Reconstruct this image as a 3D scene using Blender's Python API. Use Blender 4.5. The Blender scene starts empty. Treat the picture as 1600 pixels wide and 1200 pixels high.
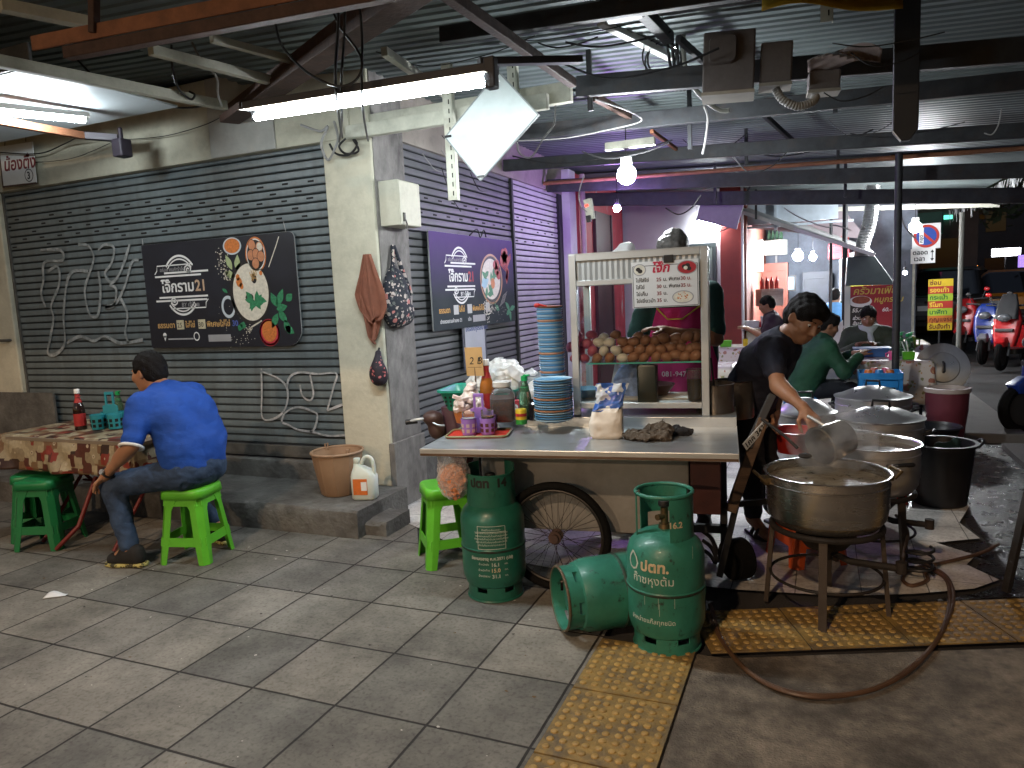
import bpy, math, random
import numpy as np
from mathutils import Vector, Matrix, Euler, Quaternion, noise as mnoise
rnd = random.Random(7)
S = bpy.context.scene
COL = S.collection
R_ = math.radians

# ---------------------------------------------------------------- camera, sky, exposure
F_PX, YAW, PITCH, ROLL, CAMH = 1125.0, R_(23.25), R_(7.0), R_(2.74), 1.52
_fw = Vector((-math.sin(YAW)*math.cos(PITCH), math.cos(YAW)*math.cos(PITCH), -math.sin(PITCH)))
_r0 = Vector((math.cos(YAW), math.sin(YAW), 0)); _u0 = _r0.cross(_fw)
CR = _r0*math.cos(ROLL) - _u0*math.sin(ROLL); CU = _u0*math.cos(ROLL) + _r0*math.sin(ROLL)
cam_data = bpy.data.cameras.new('camera'); cam = bpy.data.objects.new('camera', cam_data); COL.objects.link(cam)
cam.matrix_world = Matrix(((CR.x, CU.x, -_fw.x, 0), (CR.y, CU.y, -_fw.y, 0), (CR.z, CU.z, -_fw.z, CAMH), (0, 0, 0, 1)))
cam_data.sensor_width = 36.0; cam_data.lens = F_PX*36/1600; cam_data.clip_end = 900; cam_data.clip_start = 0.05
S.camera = cam
S.render.resolution_x, S.render.resolution_y = 1024, 768
W = bpy.data.worlds.new("World"); S.world = W; W.use_nodes = True
_nt = W.node_tree; _bg = _nt.nodes['Background']
_sky = _nt.nodes.new('ShaderNodeTexSky'); _sky.sky_type = 'NISHITA'; _sky.sun_disc = False
_sky.sun_elevation = R_(-4); _sky.sun_rotation = R_(200)
_nt.links.new(_sky.outputs[0], _bg.inputs[0]); _bg.inputs[1].default_value = 2.0
S.view_settings.view_transform = 'Standard'; S.view_settings.look = 'None'
S.view_settings.exposure = 0.45; S.view_settings.gamma = 1.0
S.cycles.use_denoising = True
try: S.cycles.denoiser = 'OPENIMAGEDENOISE'
except Exception: pass
S.cycles.max_bounces = 8; S.cycles.transparent_max_bounces = 16; S.cycles.transmission_bounces = 8
S.cycles.sample_clamp_indirect = 4.0; S.cycles.caustics_reflective = False; S.cycles.caustics_refractive = False
S.cycles.use_light_tree = True

# ---------------------------------------------------------------- helpers
def ray(px, py): return _fw + CR*((px-800)/F_PX) - CU*((py-600)/F_PX)
CP = Vector((0, 0, CAMH))
def PZ(px, py, z=0.0):
    d = ray(px, py); return CP + d*((z-CAMH)/d.z)
def PY(px, py, Y):
    d = ray(px, py); return CP + d*(Y/d.y)
def PX(px, py, X):
    d = ray(px, py); return CP + d*(X/d.x)

_mats = {}
def lin(c):
    return tuple(((x/12.92) if x <= 0.04045 else ((x+0.055)/1.055)**2.4) for x in c)
def M(name, col, rough=0.5, metal=0.0, var=0.12, scale=6.0, bump=0.0, bscale=40.0, dirt=0.0, dcol=(0.03, 0.028, 0.025), dscale=3.0,
      trans=0.0, alpha=1.0, emit=0.0, ecol=None, ior=1.45, rvar=0.1, spec=0.5, coat=0.0, stretch=None, sss=0.0, dlo=0.5, dhi=0.75):
    if name in _mats: return _mats[name]
    m = bpy.data.materials.new(name); _mats[name] = m; m.use_nodes = True
    nt = m.node_tree; b = nt.nodes['Principled BSDF']; N = nt.nodes.new; L = nt.links.new
    b.inputs['Roughness'].default_value = rough; b.inputs['Metallic'].default_value = metal
    b.inputs['Base Color'].default_value = (*col, 1); b.inputs['IOR'].default_value = ior
    b.inputs['Specular IOR Level'].default_value = spec
    b.inputs['Transmission Weight'].default_value = trans; b.inputs['Alpha'].default_value = alpha
    b.inputs['Coat Weight'].default_value = coat
    if sss: b.inputs['Subsurface Weight'].default_value = sss; b.inputs['Subsurface Radius'].default_value = (0.012, 0.005, 0.003)
    if emit:
        b.inputs['Emission Color'].default_value = (*(ecol or col), 1); b.inputs['Emission Strength'].default_value = emit
        return m
    tc = N('ShaderNodeTexCoord'); co = tc.outputs['Object']
    if stretch:
        mp = N('ShaderNodeMapping'); mp.inputs['Scale'].default_value = stretch; L(co, mp.inputs[0]); co = mp.outputs[0]
    out = None
    if var > 0:
        n = N('ShaderNodeTexNoise'); n.inputs['Scale'].default_value = scale; n.inputs['Detail'].default_value = 6; n.inputs['Roughness'].default_value = 0.65
        L(co, n.inputs['Vector'])
        r = N('ShaderNodeValToRGB'); r.color_ramp.elements[0].position = 0.3; r.color_ramp.elements[1].position = 0.72
        r.color_ramp.elements[0].color = (*[max(0, c*(1-var)) for c in col], 1); r.color_ramp.elements[1].color = (*[min(1, c*(1+var)) for c in col], 1)
        L(n.outputs[0], r.inputs[0]); out = r.outputs[0]
        mr = N('ShaderNodeMapRange'); mr.inputs['To Min'].default_value = max(0.02, rough-rvar); mr.inputs['To Max'].default_value = min(1, rough+rvar)
        L(n.outputs[0], mr.inputs[0]); L(mr.outputs[0], b.inputs['Roughness'])
    if dirt > 0:
        n2 = N('ShaderNodeTexNoise'); n2.inputs['Scale'].default_value = dscale; n2.inputs['Detail'].default_value = 9; n2.inputs['Roughness'].default_value = 0.7
        L(co, n2.inputs['Vector'])
        r2 = N('ShaderNodeValToRGB'); r2.color_ramp.elements[0].position = dlo; r2.color_ramp.elements[1].position = dhi
        r2.color_ramp.elements[0].color = (0, 0, 0, 1); r2.color_ramp.elements[1].color = (dirt, dirt, dirt, 1); L(n2.outputs[0], r2.inputs[0])
        mx = N('ShaderNodeMix'); mx.data_type = 'RGBA'
        L(r2.outputs[0], mx.inputs['Factor'])
        if out: L(out, mx.inputs[6])
        else: mx.inputs[6].default_value = (*col, 1)
        mx.inputs[7].default_value = (*dcol, 1); out = mx.outputs[2]
    if out: L(out, b.inputs['Base Color'])
    if bump > 0:
        n3 = N('ShaderNodeTexNoise'); n3.inputs['Scale'].default_value = bscale; n3.inputs['Detail'].default_value = 5
        L(co, n3.inputs['Vector'])
        bp = N('ShaderNodeBump'); bp.inputs['Strength'].default_value = bump; bp.inputs['Distance'].default_value = 0.01
        L(n3.outputs[0], bp.inputs['Height']); L(bp.outputs[0], b.inputs['Normal'])
    return m
def nodes_of(m):
    nt = m.node_tree; return nt, nt.nodes['Principled BSDF'], nt.nodes.new, nt.links.new

class MB:
    def __init__(s): s.v = []; s.f = []; s.mi = []; s.sm = []; s.cur = 0
    def mat(s, i): s.cur = i; return s
    def add(s, vs, fs, sm=False, T=None):
        o = len(s.v)
        s.v += [tuple(T @ Vector(v)) if T else tuple(v) for v in vs]
        for f in fs: s.f.append(tuple(i+o for i in f)); s.mi.append(s.cur); s.sm.append(sm)
        return s
    def box(s, c, d, T=None):
        x, y, z = d[0]/2, d[1]/2, d[2]/2
        vs = [(c[0]+a*x, c[1]+b*y, c[2]+e*z) for e in (-1, 1) for b in (-1, 1) for a in (-1, 1)]
        return s.add(vs, [(0, 2, 3, 1), (4, 5, 7, 6), (0, 1, 5, 4), (2, 6, 7, 3), (0, 4, 6, 2), (1, 3, 7, 5)], T=T)
    def bar(s, a, b, w, h, up=(0, 0, 1)):
        a, b = Vector(a), Vector(b); d = b-a; l = d.length; d.normalize(); up = Vector(up)
        x = up.cross(d)
        if x.length < 1e-4: x = Vector((1, 0, 0)).cross(d)
        x.normalize(); u = d.cross(x)
        T = Matrix(((x.x, u.x, d.x, a.x), (x.y, u.y, d.y, a.y), (x.z, u.z, d.z, a.z), (0, 0, 0, 1)))
        return s.box((0, 0, l/2), (w, h, l), T)
    def cyl(s, a, b, r1, r2=None, n=16, caps=True, sm=True):
        r2 = r1 if r2 is None else r2
        a, b = Vector(a), Vector(b); d = (b-a).normalized()
        x = d.orthogonal().normalized(); y = d.cross(x)
        vs = []
        for p, r in ((a, r1), (b, r2)):
            for i in range(n):
                t = 2*math.pi*i/n; vs.append(p + x*(r*math.cos(t)) + y*(r*math.sin(t)))
        s.add(vs, [(i, (i+1) % n, n+(i+1) % n, n+i) for i in range(n)], sm)
        if caps: s.add(vs, [tuple(range(n-1, -1, -1)), tuple(range(n, 2*n))])
        return s
    def tube(s, path, r, n=8, closed=False, caps=True):
        P = [Vector(p) for p in path]; k = len(P); rr = r if isinstance(r, (list, tuple)) else [r]*k
        t0 = (P[1]-P[0]).normalized(); x = t0.orthogonal().normalized(); vs = []
        for i in range(k):
            if closed: t = (P[(i+1) % k]-P[i-1]).normalized()
            else: t = (P[min(i+1, k-1)]-P[max(i-1, 0)]).normalized()
            x = (x - t*x.dot(t)); x = x.normalized() if x.length > 1e-6 else t.orthogonal().normalized()
            y = t.cross(x)
            for j in range(n):
                a = 2*math.pi*j/n; vs.append(P[i] + x*(rr[i]*math.cos(a)) + y*(rr[i]*math.sin(a)))
        fs = []
        for i in range(k if closed else k-1):
            i2 = (i+1) % k
            for j in range(n): fs.append((i*n+j, i*n+(j+1) % n, i2*n+(j+1) % n, i2*n+j))
        s.add(vs, fs, True)
        if caps and not closed: s.add(vs, [tuple(range(n-1, -1, -1)), tuple(range((k-1)*n, k*n))])
        return s
    def lathe(s, prof, n=32, T=None, sm=True, a0=0.0, a1=None):
        full = a1 is None; a1 = 2*math.pi if full else a1
        m = n if full else n+1; vs = []
        for r, z in prof:
            for i in range(m):
                a = a0+(a1-a0)*i/n; vs.append((r*math.cos(a), r*math.sin(a), z))
        fs = []
        for k in range(len(prof)-1):
            for i in range(n):
                j = (i+1) % m if full else i+1
                q = (k*m+i, k*m+j, (k+1)*m+j, (k+1)*m+i)
                fs.append(q)
        return s.add(vs, fs, sm, T)
    def sph(s, c, r, nu=16, nv=10, T=None):
        r = (r, r, r) if not isinstance(r, (tuple, list)) else r
        vs = [(c[0], c[1], c[2]-r[2])]
        for j in range(1, nv):
            p = -math.pi/2+math.pi*j/nv
            for i in range(nu):
                a = 2*math.pi*i/nu; vs.append((c[0]+r[0]*math.cos(p)*math.cos(a), c[1]+r[1]*math.cos(p)*math.sin(a), c[2]+r[2]*math.sin(p)))
        vs.append((c[0], c[1], c[2]+r[2])); e = len(vs)-1
        fs = [(0, 1+(i+1) % nu, 1+i) for i in range(nu)]
        for j in range(nv-2):
            for i in range(nu): fs.append((1+j*nu+i, 1+j*nu+(i+1) % nu, 1+(j+1)*nu+(i+1) % nu, 1+(j+1)*nu+i))
        b = 1+(nv-2)*nu
        fs += [(b+i, b+(i+1) % nu, e) for i in range(nu)]
        return s.add(vs, fs, True, T)
    def prism(s, poly, d, T=None):
        n = len(poly); vs = [(p[0], p[1], 0) for p in poly]+[(p[0], p[1], d) for p in poly]
        return s.add(vs, [tuple(range(n-1, -1, -1)), tuple(range(n, 2*n))]+[(i, (i+1) % n, n+(i+1) % n, n+i) for i in range(n)], T=T)
    def poly(s, pts, T=None): return s.add(pts, [tuple(range(len(pts)))], T=T)
    def grid(s, fn, nu, nv, cu=False, sm=True):
        vs = [fn(i/(nu if cu else nu-1), j/(nv-1)) for j in range(nv) for i in range(nu)]
        fs = []
        for j in range(nv-1):
            for i in range(nu if cu else nu-1):
                i2 = (i+1) % nu; fs.append((j*nu+i, j*nu+i2, (j+1)*nu+i2, (j+1)*nu+i))
        return s.add(vs, fs, sm)
    def build(s, name, mats, parent=None, loc=(0, 0, 0), rz=0.0, bev=0.0, sharp=38, solid=0.0, sub=0):
        me = bpy.data.meshes.new(name); me.from_pydata(s.v, [], s.f)
        for m in (mats if isinstance(mats, (list, tuple)) else [mats]): me.materials.append(m)
        me.polygons.foreach_set('material_index', s.mi); me.polygons.foreach_set('use_smooth', s.sm)
        me.validate(); me.update()
        if any(s.sm) and sharp: me.set_sharp_from_angle(angle=R_(sharp))
        o = bpy.data.objects.new(name, me); COL.objects.link(o); o.location = loc; o.rotation_euler[2] = rz
        if parent: o.parent = parent
        if solid: md = o.modifiers.new('thickness', 'SOLIDIFY'); md.thickness = solid; md.offset = 0
        if sub: md = o.modifiers.new('smooth', 'SUBSURF'); md.levels = md.render_levels = sub
        if bev: md = o.modifiers.new('bevel', 'BEVEL'); md.width = bev; md.segments = 2; md.limit_method = 'ANGLE'; md.angle_limit = R_(40)
        return o
def tag(o, label=None, cat=None, group=None, kind=None):
    if label: o['label'] = label
    if cat: o['category'] = cat
    if group: o['group'] = group
    if kind: o['kind'] = kind
    return o
def thing(name, label, cat, loc=(0, 0, 0), rz=0.0, group=None):
    o = bpy.data.objects.new(name, None); COL.objects.link(o); o.location = loc; o.rotation_euler[2] = rz; o.empty_display_size = 0.1
    return tag(o, label, cat, group)
def kids(o): return [c for c in COL.objects if c.parent == o]
def copy_tree(o, parent=None):
    c = o.copy(); COL.objects.link(c)
    if parent: c.parent = parent
    for ch in kids(o): copy_tree(ch, c)
    return c
def dup(o, loc, rz=0.0, label=None, group=None):
    c = copy_tree(o); c.location = loc; c.rotation_euler[2] = rz
    return tag(c, label, None, group)
def struct(o): o['kind'] = 'structure'; return o
def text(parent, name, s, size, m, T, ext=0.0006, align='LEFT', shear=0.0, bold=0.0, wrapr=None):
    """flat lettering turned into a mesh, placed by T (x right, y up, z out of the surface); wrapr bends it round a cylinder of that radius"""
    cu = bpy.data.curves.new(name, 'FONT'); cu.body = s; cu.size = size; cu.align_x = align; cu.extrude = ext; cu.offset = bold; cu.shear = shear; cu.resolution_u = 3
    t = bpy.data.objects.new(name, cu); COL.objects.link(t)
    dg = bpy.context.evaluated_depsgraph_get(); me = bpy.data.meshes.new_from_object(t.evaluated_get(dg))
    bpy.data.objects.remove(t); bpy.data.curves.remove(cu)
    if wrapr:
        for v in me.vertices:
            a = v.co.x/wrapr; r = wrapr+v.co.z
            v.co = Vector((r*math.sin(a), v.co.y, r*math.cos(a)-wrapr))
    me.transform(T); me.materials.clear(); me.materials.append(m)
    o = bpy.data.objects.new(name, me); COL.objects.link(o)
    if parent: o.parent = parent
    return o
def frame_T(o, x, y):
    x = Vector(x).normalized(); y = Vector(y); y = (y-x*y.dot(x)).normalized(); z = x.cross(y); o = Vector(o)
    return Matrix(((x.x, y.x, z.x, o.x), (x.y, y.y, z.y, o.y), (x.z, y.z, z.z, o.z), (0, 0, 0, 1)))
def spline(pts, n=8):
    P = [Vector(p) for p in pts]; out = []
    for i in range(len(P)-1):
        p0 = P[max(i-1, 0)]; p1 = P[i]; p2 = P[i+1]; p3 = P[min(i+2, len(P)-1)]
        for k in range(n):
            t = k/n
            out.append(0.5*((2*p1)+(p2-p0)*t+(2*p0-5*p1+4*p2-p3)*t*t+(3*p1-p0-3*p2+p3)*t**3))
    out.append(P[-1]); return out
def sag(a, b, d, n=12):
    a, b = Vector(a), Vector(b)
    return [a.lerp(b, i/n)-Vector((0, 0, d*4*(i/n)*(1-i/n))) for i in range(n+1)]

# ---- soft bodies: smooth union of capsules and ellipsoids, meshed on a grid
def organic(prims, h=0.01, k=0.03, disp=None):
    lo = np.full(3, 1e9); hi = -lo
    for p in prims:
        if p[0] == 'c': pts = [(p[1], p[3]), (p[2], p[4])]
        else: pts = [(p[1], max(p[2]))]
        for c, r in pts: lo = np.minimum(lo, np.array(c)-r-2*h-k*0.5); hi = np.maximum(hi, np.array(c)+r+2*h+k*0.5)
    n = np.ceil((hi-lo)/h).astype(int)+1
    D = np.full(n, 0.25, dtype=np.float32)
    ax = [lo[i]+h*np.arange(n[i]) for i in range(3)]
    for p in prims:
        kk = p[-1].get('k', k) if isinstance(p[-1], dict) else k
        sub = isinstance(p[-1], dict) and p[-1].get('sub')
        if p[0] == 'c': a, b, ra, rb = np.array(p[1], float), np.array(p[2], float), p[3], p[4]; l = np.minimum(a-ra, b-rb); u = np.maximum(a+ra, b+rb)
        else: c = np.array(p[1], float); l = c-max(p[2]); u = c+max(p[2])
        i0 = np.maximum(0, np.floor((l-kk-3*h-lo)/h)).astype(int); i1 = np.minimum(n, np.ceil((u+kk+3*h-lo)/h).astype(int)+1)
        X, Y, Z = np.meshgrid(ax[0][i0[0]:i1[0]], ax[1][i0[1]:i1[1]], ax[2][i0[2]:i1[2]], indexing='ij')
        if p[0] == 'c':
            d = b-a; L2 = max(d@d, 1e-9)
            t = np.clip(((X-a[0])*d[0]+(Y-a[1])*d[1]+(Z-a[2])*d[2])/L2, 0, 1)
            q = np.sqrt((X-a[0]-t*d[0])**2+(Y-a[1]-t*d[1])**2+(Z-a[2]-t*d[2])**2)-(ra+(rb-ra)*t)
        else:
            r = p[2]; x, y, z = X-c[0], Y-c[1], Z-c[2]
            if len(p) > 3 and not isinstance(p[3], dict):
                Rm = np.array(p[3]); x, y, z = Rm[0][0]*x+Rm[1][0]*y+Rm[2][0]*z, Rm[0][1]*x+Rm[1][1]*y+Rm[2][1]*z, Rm[0][2]*x+Rm[1][2]*y+Rm[2][2]*z
            k0 = np.sqrt((x/r[0])**2+(y/r[1])**2+(z/r[2])**2); k1 = np.sqrt((x/r[0]**2)**2+(y/r[1]**2)**2+(z/r[2]**2)**2)
            q = np.where(k1 > 1e-6, k0*(k0-1)/np.maximum(k1, 1e-6), -min(r))
        s = (slice(i0[0], i1[0]), slice(i0[1], i1[1]), slice(i0[2], i1[2])); d0 = D[s]
        if sub:
            q = -q; hh = np.maximum(kk-np.abs(d0-q), 0)/kk; D[s] = np.maximum(d0, q)+hh*hh*kk*0.25
        else:
            hh = np.maximum(kk-np.abs(d0-q), 0)/kk; D[s] = np.minimum(d0, q)-hh*hh*kk*0.25
    if disp is not None: D = D+disp(ax)
    D[0], D[-1], D[:, 0], D[:, -1], D[:, :, 0], D[:, :, -1] = 1, 1, 1, 1, 1, 1
    ins = D < 0
    cs = tuple(i-1 for i in n); acc = np.zeros(cs+(3,)); cnt = np.zeros(cs)
    corn = [(i, j, q) for i in (0, 1) for j in (0, 1) for q in (0, 1)]
    g = lambda A, c: A[c[0]:c[0]+cs[0], c[1]:c[1]+cs[1], c[2]:c[2]+cs[2]]
    for c in corn:
        for a in range(3):
            if c[a] == 0:
                c2 = list(c); c2[a] = 1
                d1, d2 = g(D, c), g(D, c2); m = g(ins, c) != g(ins, c2)
                t = np.where(m, d1/np.where(m, d1-d2, 1), 0)
                for e in range(3): acc[..., e] += np.where(m, c[e]+(t if e == a else 0), 0)
                cnt += m
    idx = -np.ones(cs, int); act = cnt > 0; idx[act] = np.arange(act.sum())
    base = np.argwhere(act); V = lo+h*(base+acc[act]/cnt[act][:, None])
    F = []
    for a in range(3):
        b, c = (a+1) % 3, (a+2) % 3
        sl = [slice(1, n[i]-1) for i in range(3)]; sl[a] = slice(0, n[a]-1); s2 = list(sl); s2[a] = slice(1, n[a])
        A, B = ins[tuple(sl)], ins[tuple(s2)]
        for flip, m in ((False, A & ~B), (True, ~A & B)):
            pts = np.argwhere(m)
            if not len(pts): continue
            off = np.array([1, 1, 1]); off[a] = 0; pts = pts+off
            q = []
            for db, dc in ((0, 0), (-1, 0), (-1, -1), (0, -1)):
                p2 = pts.copy(); p2[:, b] += db; p2[:, c] += dc; q.append(idx[p2[:, 0], p2[:, 1], p2[:, 2]])
            q = np.stack(q, 1); F.append(q[:, ::-1] if flip else q)
    return V, np.concatenate(F)
def organic_obj(name, prims, mats, parent=None, h=0.01, k=0.03, disp=None, loc=(0, 0, 0), mfn=None, smooth=1, vfn=None):
    V, F = organic(prims, h, k, disp)
    if vfn is not None: V = vfn(V)
    me = bpy.data.meshes.new(name); me.from_pydata(V.tolist(), [], F.tolist())
    for m in (mats if isinstance(mats, (list, tuple)) else [mats]): me.materials.append(m)
    me.polygons.foreach_set('use_smooth', [True]*len(me.polygons))
    if mfn is not None:
        me.polygons.foreach_set('material_index', mfn(V[F].mean(1)).astype(int))
    me.validate(); me.update()
    o = bpy.data.objects.new(name, me); COL.objects.link(o); o.location = loc
    if parent: o.parent = parent
    if smooth: md = o.modifiers.new('relax', 'SMOOTH'); md.factor = 0.5; md.iterations = 2*smooth
    return o
def crumple(amp=.012, f=22, seed=0):
    """sharp creases for plastic bags and rags: ridged noise, used as organic_obj's vfn"""
    def fn(V):
        out = V.copy()
        for i, p in enumerate(V):
            q = Vector(p)*f+Vector((seed, seed*2, 0)); n = mnoise.noise_vector(q); m = mnoise.noise_vector(q*2.6)
            out[i] = p+np.array([(abs(n[k])-.22)*amp*(1 if n[(k+1) % 3] > 0 else -1)+m[k]*amp*.35 for k in range(3)])
        return out
    return fn
def folds(amp=0.006, f=(30, 30, 12), seed=0.0):
    """cloth folds for organic(): a sum of sines over space"""
    def fn(ax):
        X, Y, Z = np.meshgrid(*ax, indexing='ij')
        return amp*(np.sin(f[0]*X+3*np.sin(9*Z+seed)+seed)+np.sin(f[1]*Y+f[2]*Z+2.5*np.sin(7*X+seed*2)))*0.5
    return fn
# ================================================================ ground
def pos_tiles(m, w, h, x0, y0, mortar, mcol, c1, c2, bump=0.4):
    """square tiles with joints laid in the object's own x and y"""
    nt, b, N, L = nodes_of(m)
    tc = N('ShaderNodeTexCoord'); mp = N('ShaderNodeMapping'); mp.inputs['Location'].default_value = (-x0, -y0, 0); L(tc.outputs['Object'], mp.inputs[0])
    br = N('ShaderNodeTexBrick'); br.offset = 0; br.inputs['Scale'].default_value = 1; br.inputs['Brick Width'].default_value = w; br.inputs['Row Height'].default_value = h
    br.inputs['Mortar Size'].default_value = mortar; br.inputs['Mortar Smooth'].default_value = 0.25
    br.inputs['Color1'].default_value = (*c1, 1); br.inputs['Color2'].default_value = (*c2, 1); br.inputs['Mortar'].default_value = (*mcol, 1)
    # wobble the joints a little so that they are not ruler-straight
    nw = N('ShaderNodeTexNoise'); nw.inputs['Scale'].default_value = 7; nw.inputs['Detail'].default_value = 4; L(tc.outputs['Object'], nw.inputs['Vector'])
    va = N('ShaderNodeVectorMath'); va.operation = 'MULTIPLY_ADD'; va.inputs[1].default_value = (0.007, 0.007, 0); L(nw.outputs['Color'], va.inputs[0]); L(mp.outputs[0], va.inputs[2])
    L(va.outputs[0], br.inputs['Vector'])
    n = N('ShaderNodeTexNoise'); n.inputs['Scale'].default_value = 2.2; n.inputs['Detail'].default_value = 10; n.inputs['Roughness'].default_value = 0.72; L(tc.outputs['Object'], n.inputs['Vector'])
    r = N('ShaderNodeValToRGB'); r.color_ramp.elements[0].position = 0.34; r.color_ramp.elements[1].position = 0.66
    r.color_ramp.elements[0].color = (0.42, 0.40, 0.37, 1); r.color_ramp.elements[1].color = (1.18, 1.14, 1.06, 1); L(n.outputs[0], r.inputs[0])
    n2 = N('ShaderNodeTexNoise'); n2.inputs['Scale'].default_value = 60; n2.inputs['Detail'].default_value = 4; L(tc.outputs['Object'], n2.inputs['Vector'])
    r2 = N('ShaderNodeValToRGB'); r2.color_ramp.elements[0].position = 0.32; r2.color_ramp.elements[1].position = 0.5
    r2.color_ramp.elements[0].color = (0.62, 0.6, 0.58, 1); r2.color_ramp.elements[1].color = (1, 1, 1, 1); L(n2.outputs[0], r2.inputs[0])
    mm = N('ShaderNodeMix'); mm.data_type = 'RGBA'; mm.blend_type = 'MULTIPLY'; mm.inputs[0].default_value = 1; L(br.outputs['Color'], mm.inputs[6]); L(r.outputs[0], mm.inputs[7])
    m2 = N('ShaderNodeMix'); m2.data_type = 'RGBA'; m2.blend_type = 'MULTIPLY'; m2.inputs[0].default_value = 0.8; L(mm.outputs[2], m2.inputs[6]); L(r2.outputs[0], m2.inputs[7])
    # dark worn spots
    n4 = N('ShaderNodeTexNoise'); n4.inputs['Scale'].default_value = 11; n4.inputs['Detail'].default_value = 7; n4.inputs['Roughness'].default_value = .75; L(tc.outputs['Object'], n4.inputs['Vector'])
    r4 = N('ShaderNodeValToRGB'); r4.color_ramp.elements[0].position = 0.27; r4.color_ramp.elements[1].position = 0.42
    r4.color_ramp.elements[0].color = (0.45, 0.43, 0.4, 1); r4.color_ramp.elements[1].color = (1, 1, 1, 1); L(n4.outputs[0], r4.inputs[0])
    m5 = N('ShaderNodeMix'); m5.data_type = 'RGBA'; m5.blend_type = 'MULTIPLY'; m5.inputs[0].default_value = 0.9; L(m2.outputs[2], m5.inputs[6]); L(r4.outputs[0], m5.inputs[7])
    L(m5.outputs[2], b.inputs['Base Color'])
    n3 = N('ShaderNodeMath'); n3.operation = 'MULTIPLY_ADD'; n3.inputs[1].default_value = -1; L(br.outputs['Fac'], n3.inputs[0])
    n5 = N('ShaderNodeMath'); n5.operation = 'MULTIPLY'; n5.inputs[1].default_value = 0.18; L(n2.outputs[0], n5.inputs[0]); L(n5.outputs[0], n3.inputs[2])
    bp = N('ShaderNodeBump'); bp.inputs['Strength'].default_value = bump; bp.inputs['Distance'].default_value = 0.006; L(n3.outputs[0], bp.inputs['Height']); L(bp.outputs[0], b.inputs['Normal'])
    return m
m_ground = M('asphalt', (0.035, 0.033, 0.032), 0.85, var=0.35, scale=3, bump=0.5, bscale=120, dirt=0.6, dcol=(0.012, 0.011, 0.01))
struct(MB().poly([(-60, -40, 0), (80, -40, 0), (80, 160, 0), (-60, 160, 0)]).build('ground', m_ground, loc=(0, 0, -0.02)))
m_pave = pos_tiles(M('paving_slabs', (0.2, 0.19, 0.17), 0.72, var=0), 0.401, 0.4215, -3.696, 2.930, 0.006, (0.022, 0.018, 0.015), (0.150, 0.150, 0.143), (0.245, 0.236, 0.215), 0.7)
struct(MB().poly([(-12, -4, 0), (-0.874, -4, 0), (-0.874, 3.36, 0), (-1.15, 3.62, 0), (-2.3, 3.75, 0), (-2.7, 4.4, 0), (-12, 4.4, 0)]).build('pavement', m_pave))
m_conc = M('stained_concrete', (0.185, 0.155, 0.120), 0.85, var=0.5, scale=16, bump=0.8, bscale=110, dirt=0.85, dcol=(0.045, 0.038, 0.031), dscale=2.4, dlo=.40, dhi=.62)
struct(MB().poly([(-0.464, -4, 0), (6, -4, 0), (6, 5.6, 0), (0.9, 3.4, 0), (-0.35, 2.9, 0), (-0.464, 2.9, 0)]).build('concrete_apron', m_conc, loc=(0, 0, -0.004)))
m_white_tile = pos_tiles(M('white_ceramic_tiles', (0.6, 0.6, 0.6), 0.35, var=0), 0.3, 0.3, 0.2, 0.1, 0.003, (0.12, 0.12, 0.12), (0.62, 0.62, 0.62), (0.7, 0.7, 0.7), 0.2)
edge = [(-0.36, 3.60), (0.1, 3.66), (0.42, 3.78), (0.70, 3.93), (0.83, 4.08), (0.72, 4.26), (0.79, 4.42), (0.62, 4.58), (0.86, 4.72), (0.80, 5.0), (0.92, 5.4), (0.96, 6.4), (1.06, 8.0), (1.16, 9.3), (1.16, 11.3)]
struct(MB().poly([(x, y, 0) for x, y in [(-2.95, 11.3), (-2.95, 4.3), (-2.4, 4.0), (-1.95, 3.72), (-1.2, 3.58)]+edge]).build('tiled_floor', m_white_tile, loc=(0, 0, 0.004)))
m_wet = M('wet_grime', (0.018, 0.015, 0.013), 0.3, var=0.6, scale=9, bump=0.9, bscale=60, rvar=0.25)
struct(MB().poly([(x, y, 0) for x, y in [(0.45, 3.72), (0.75, 3.86), (1.1, 3.98), (1.5, 4.05), (2.6, 4.7), (2.6, 7.5), (0.97, 7.5), (0.93, 6.2), (0.84, 5.0), (0.9, 4.72), (0.66, 4.58), (0.83, 4.42), (0.76, 4.26), (0.87, 4.08), (0.7, 3.9)]]).build('wet_ground', m_wet, loc=(0, 0, -0.008)))
m_kerb = M('sidewalk_concrete', (0.13, 0.12, 0.11), 0.8, var=0.3, scale=3, bump=0.4, bscale=80, dirt=0.6)
struct(MB().box((1.42, 18.6, 0.02), (0.62, 22, 0.1)).build('sidewalk', m_kerb, bev=0.01))
m_tact = M('yellow_tactile_tile', (0.25, 0.16, 0.045), 0.65, var=0.4, scale=14, bump=0.3, bscale=120, dirt=0.75, dcol=(0.075, 0.062, 0.048), dscale=9, dlo=.45, dhi=.62)
m_joint = M('dark_joint', (0.03, 0.026, 0.022), 0.9)
m_dome = M('yellow_dome', (0.34, 0.215, 0.06), 0.55, var=0.35, scale=30, dirt=0.6, dcol=(0.1, 0.08, 0.05), dscale=14)
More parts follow.
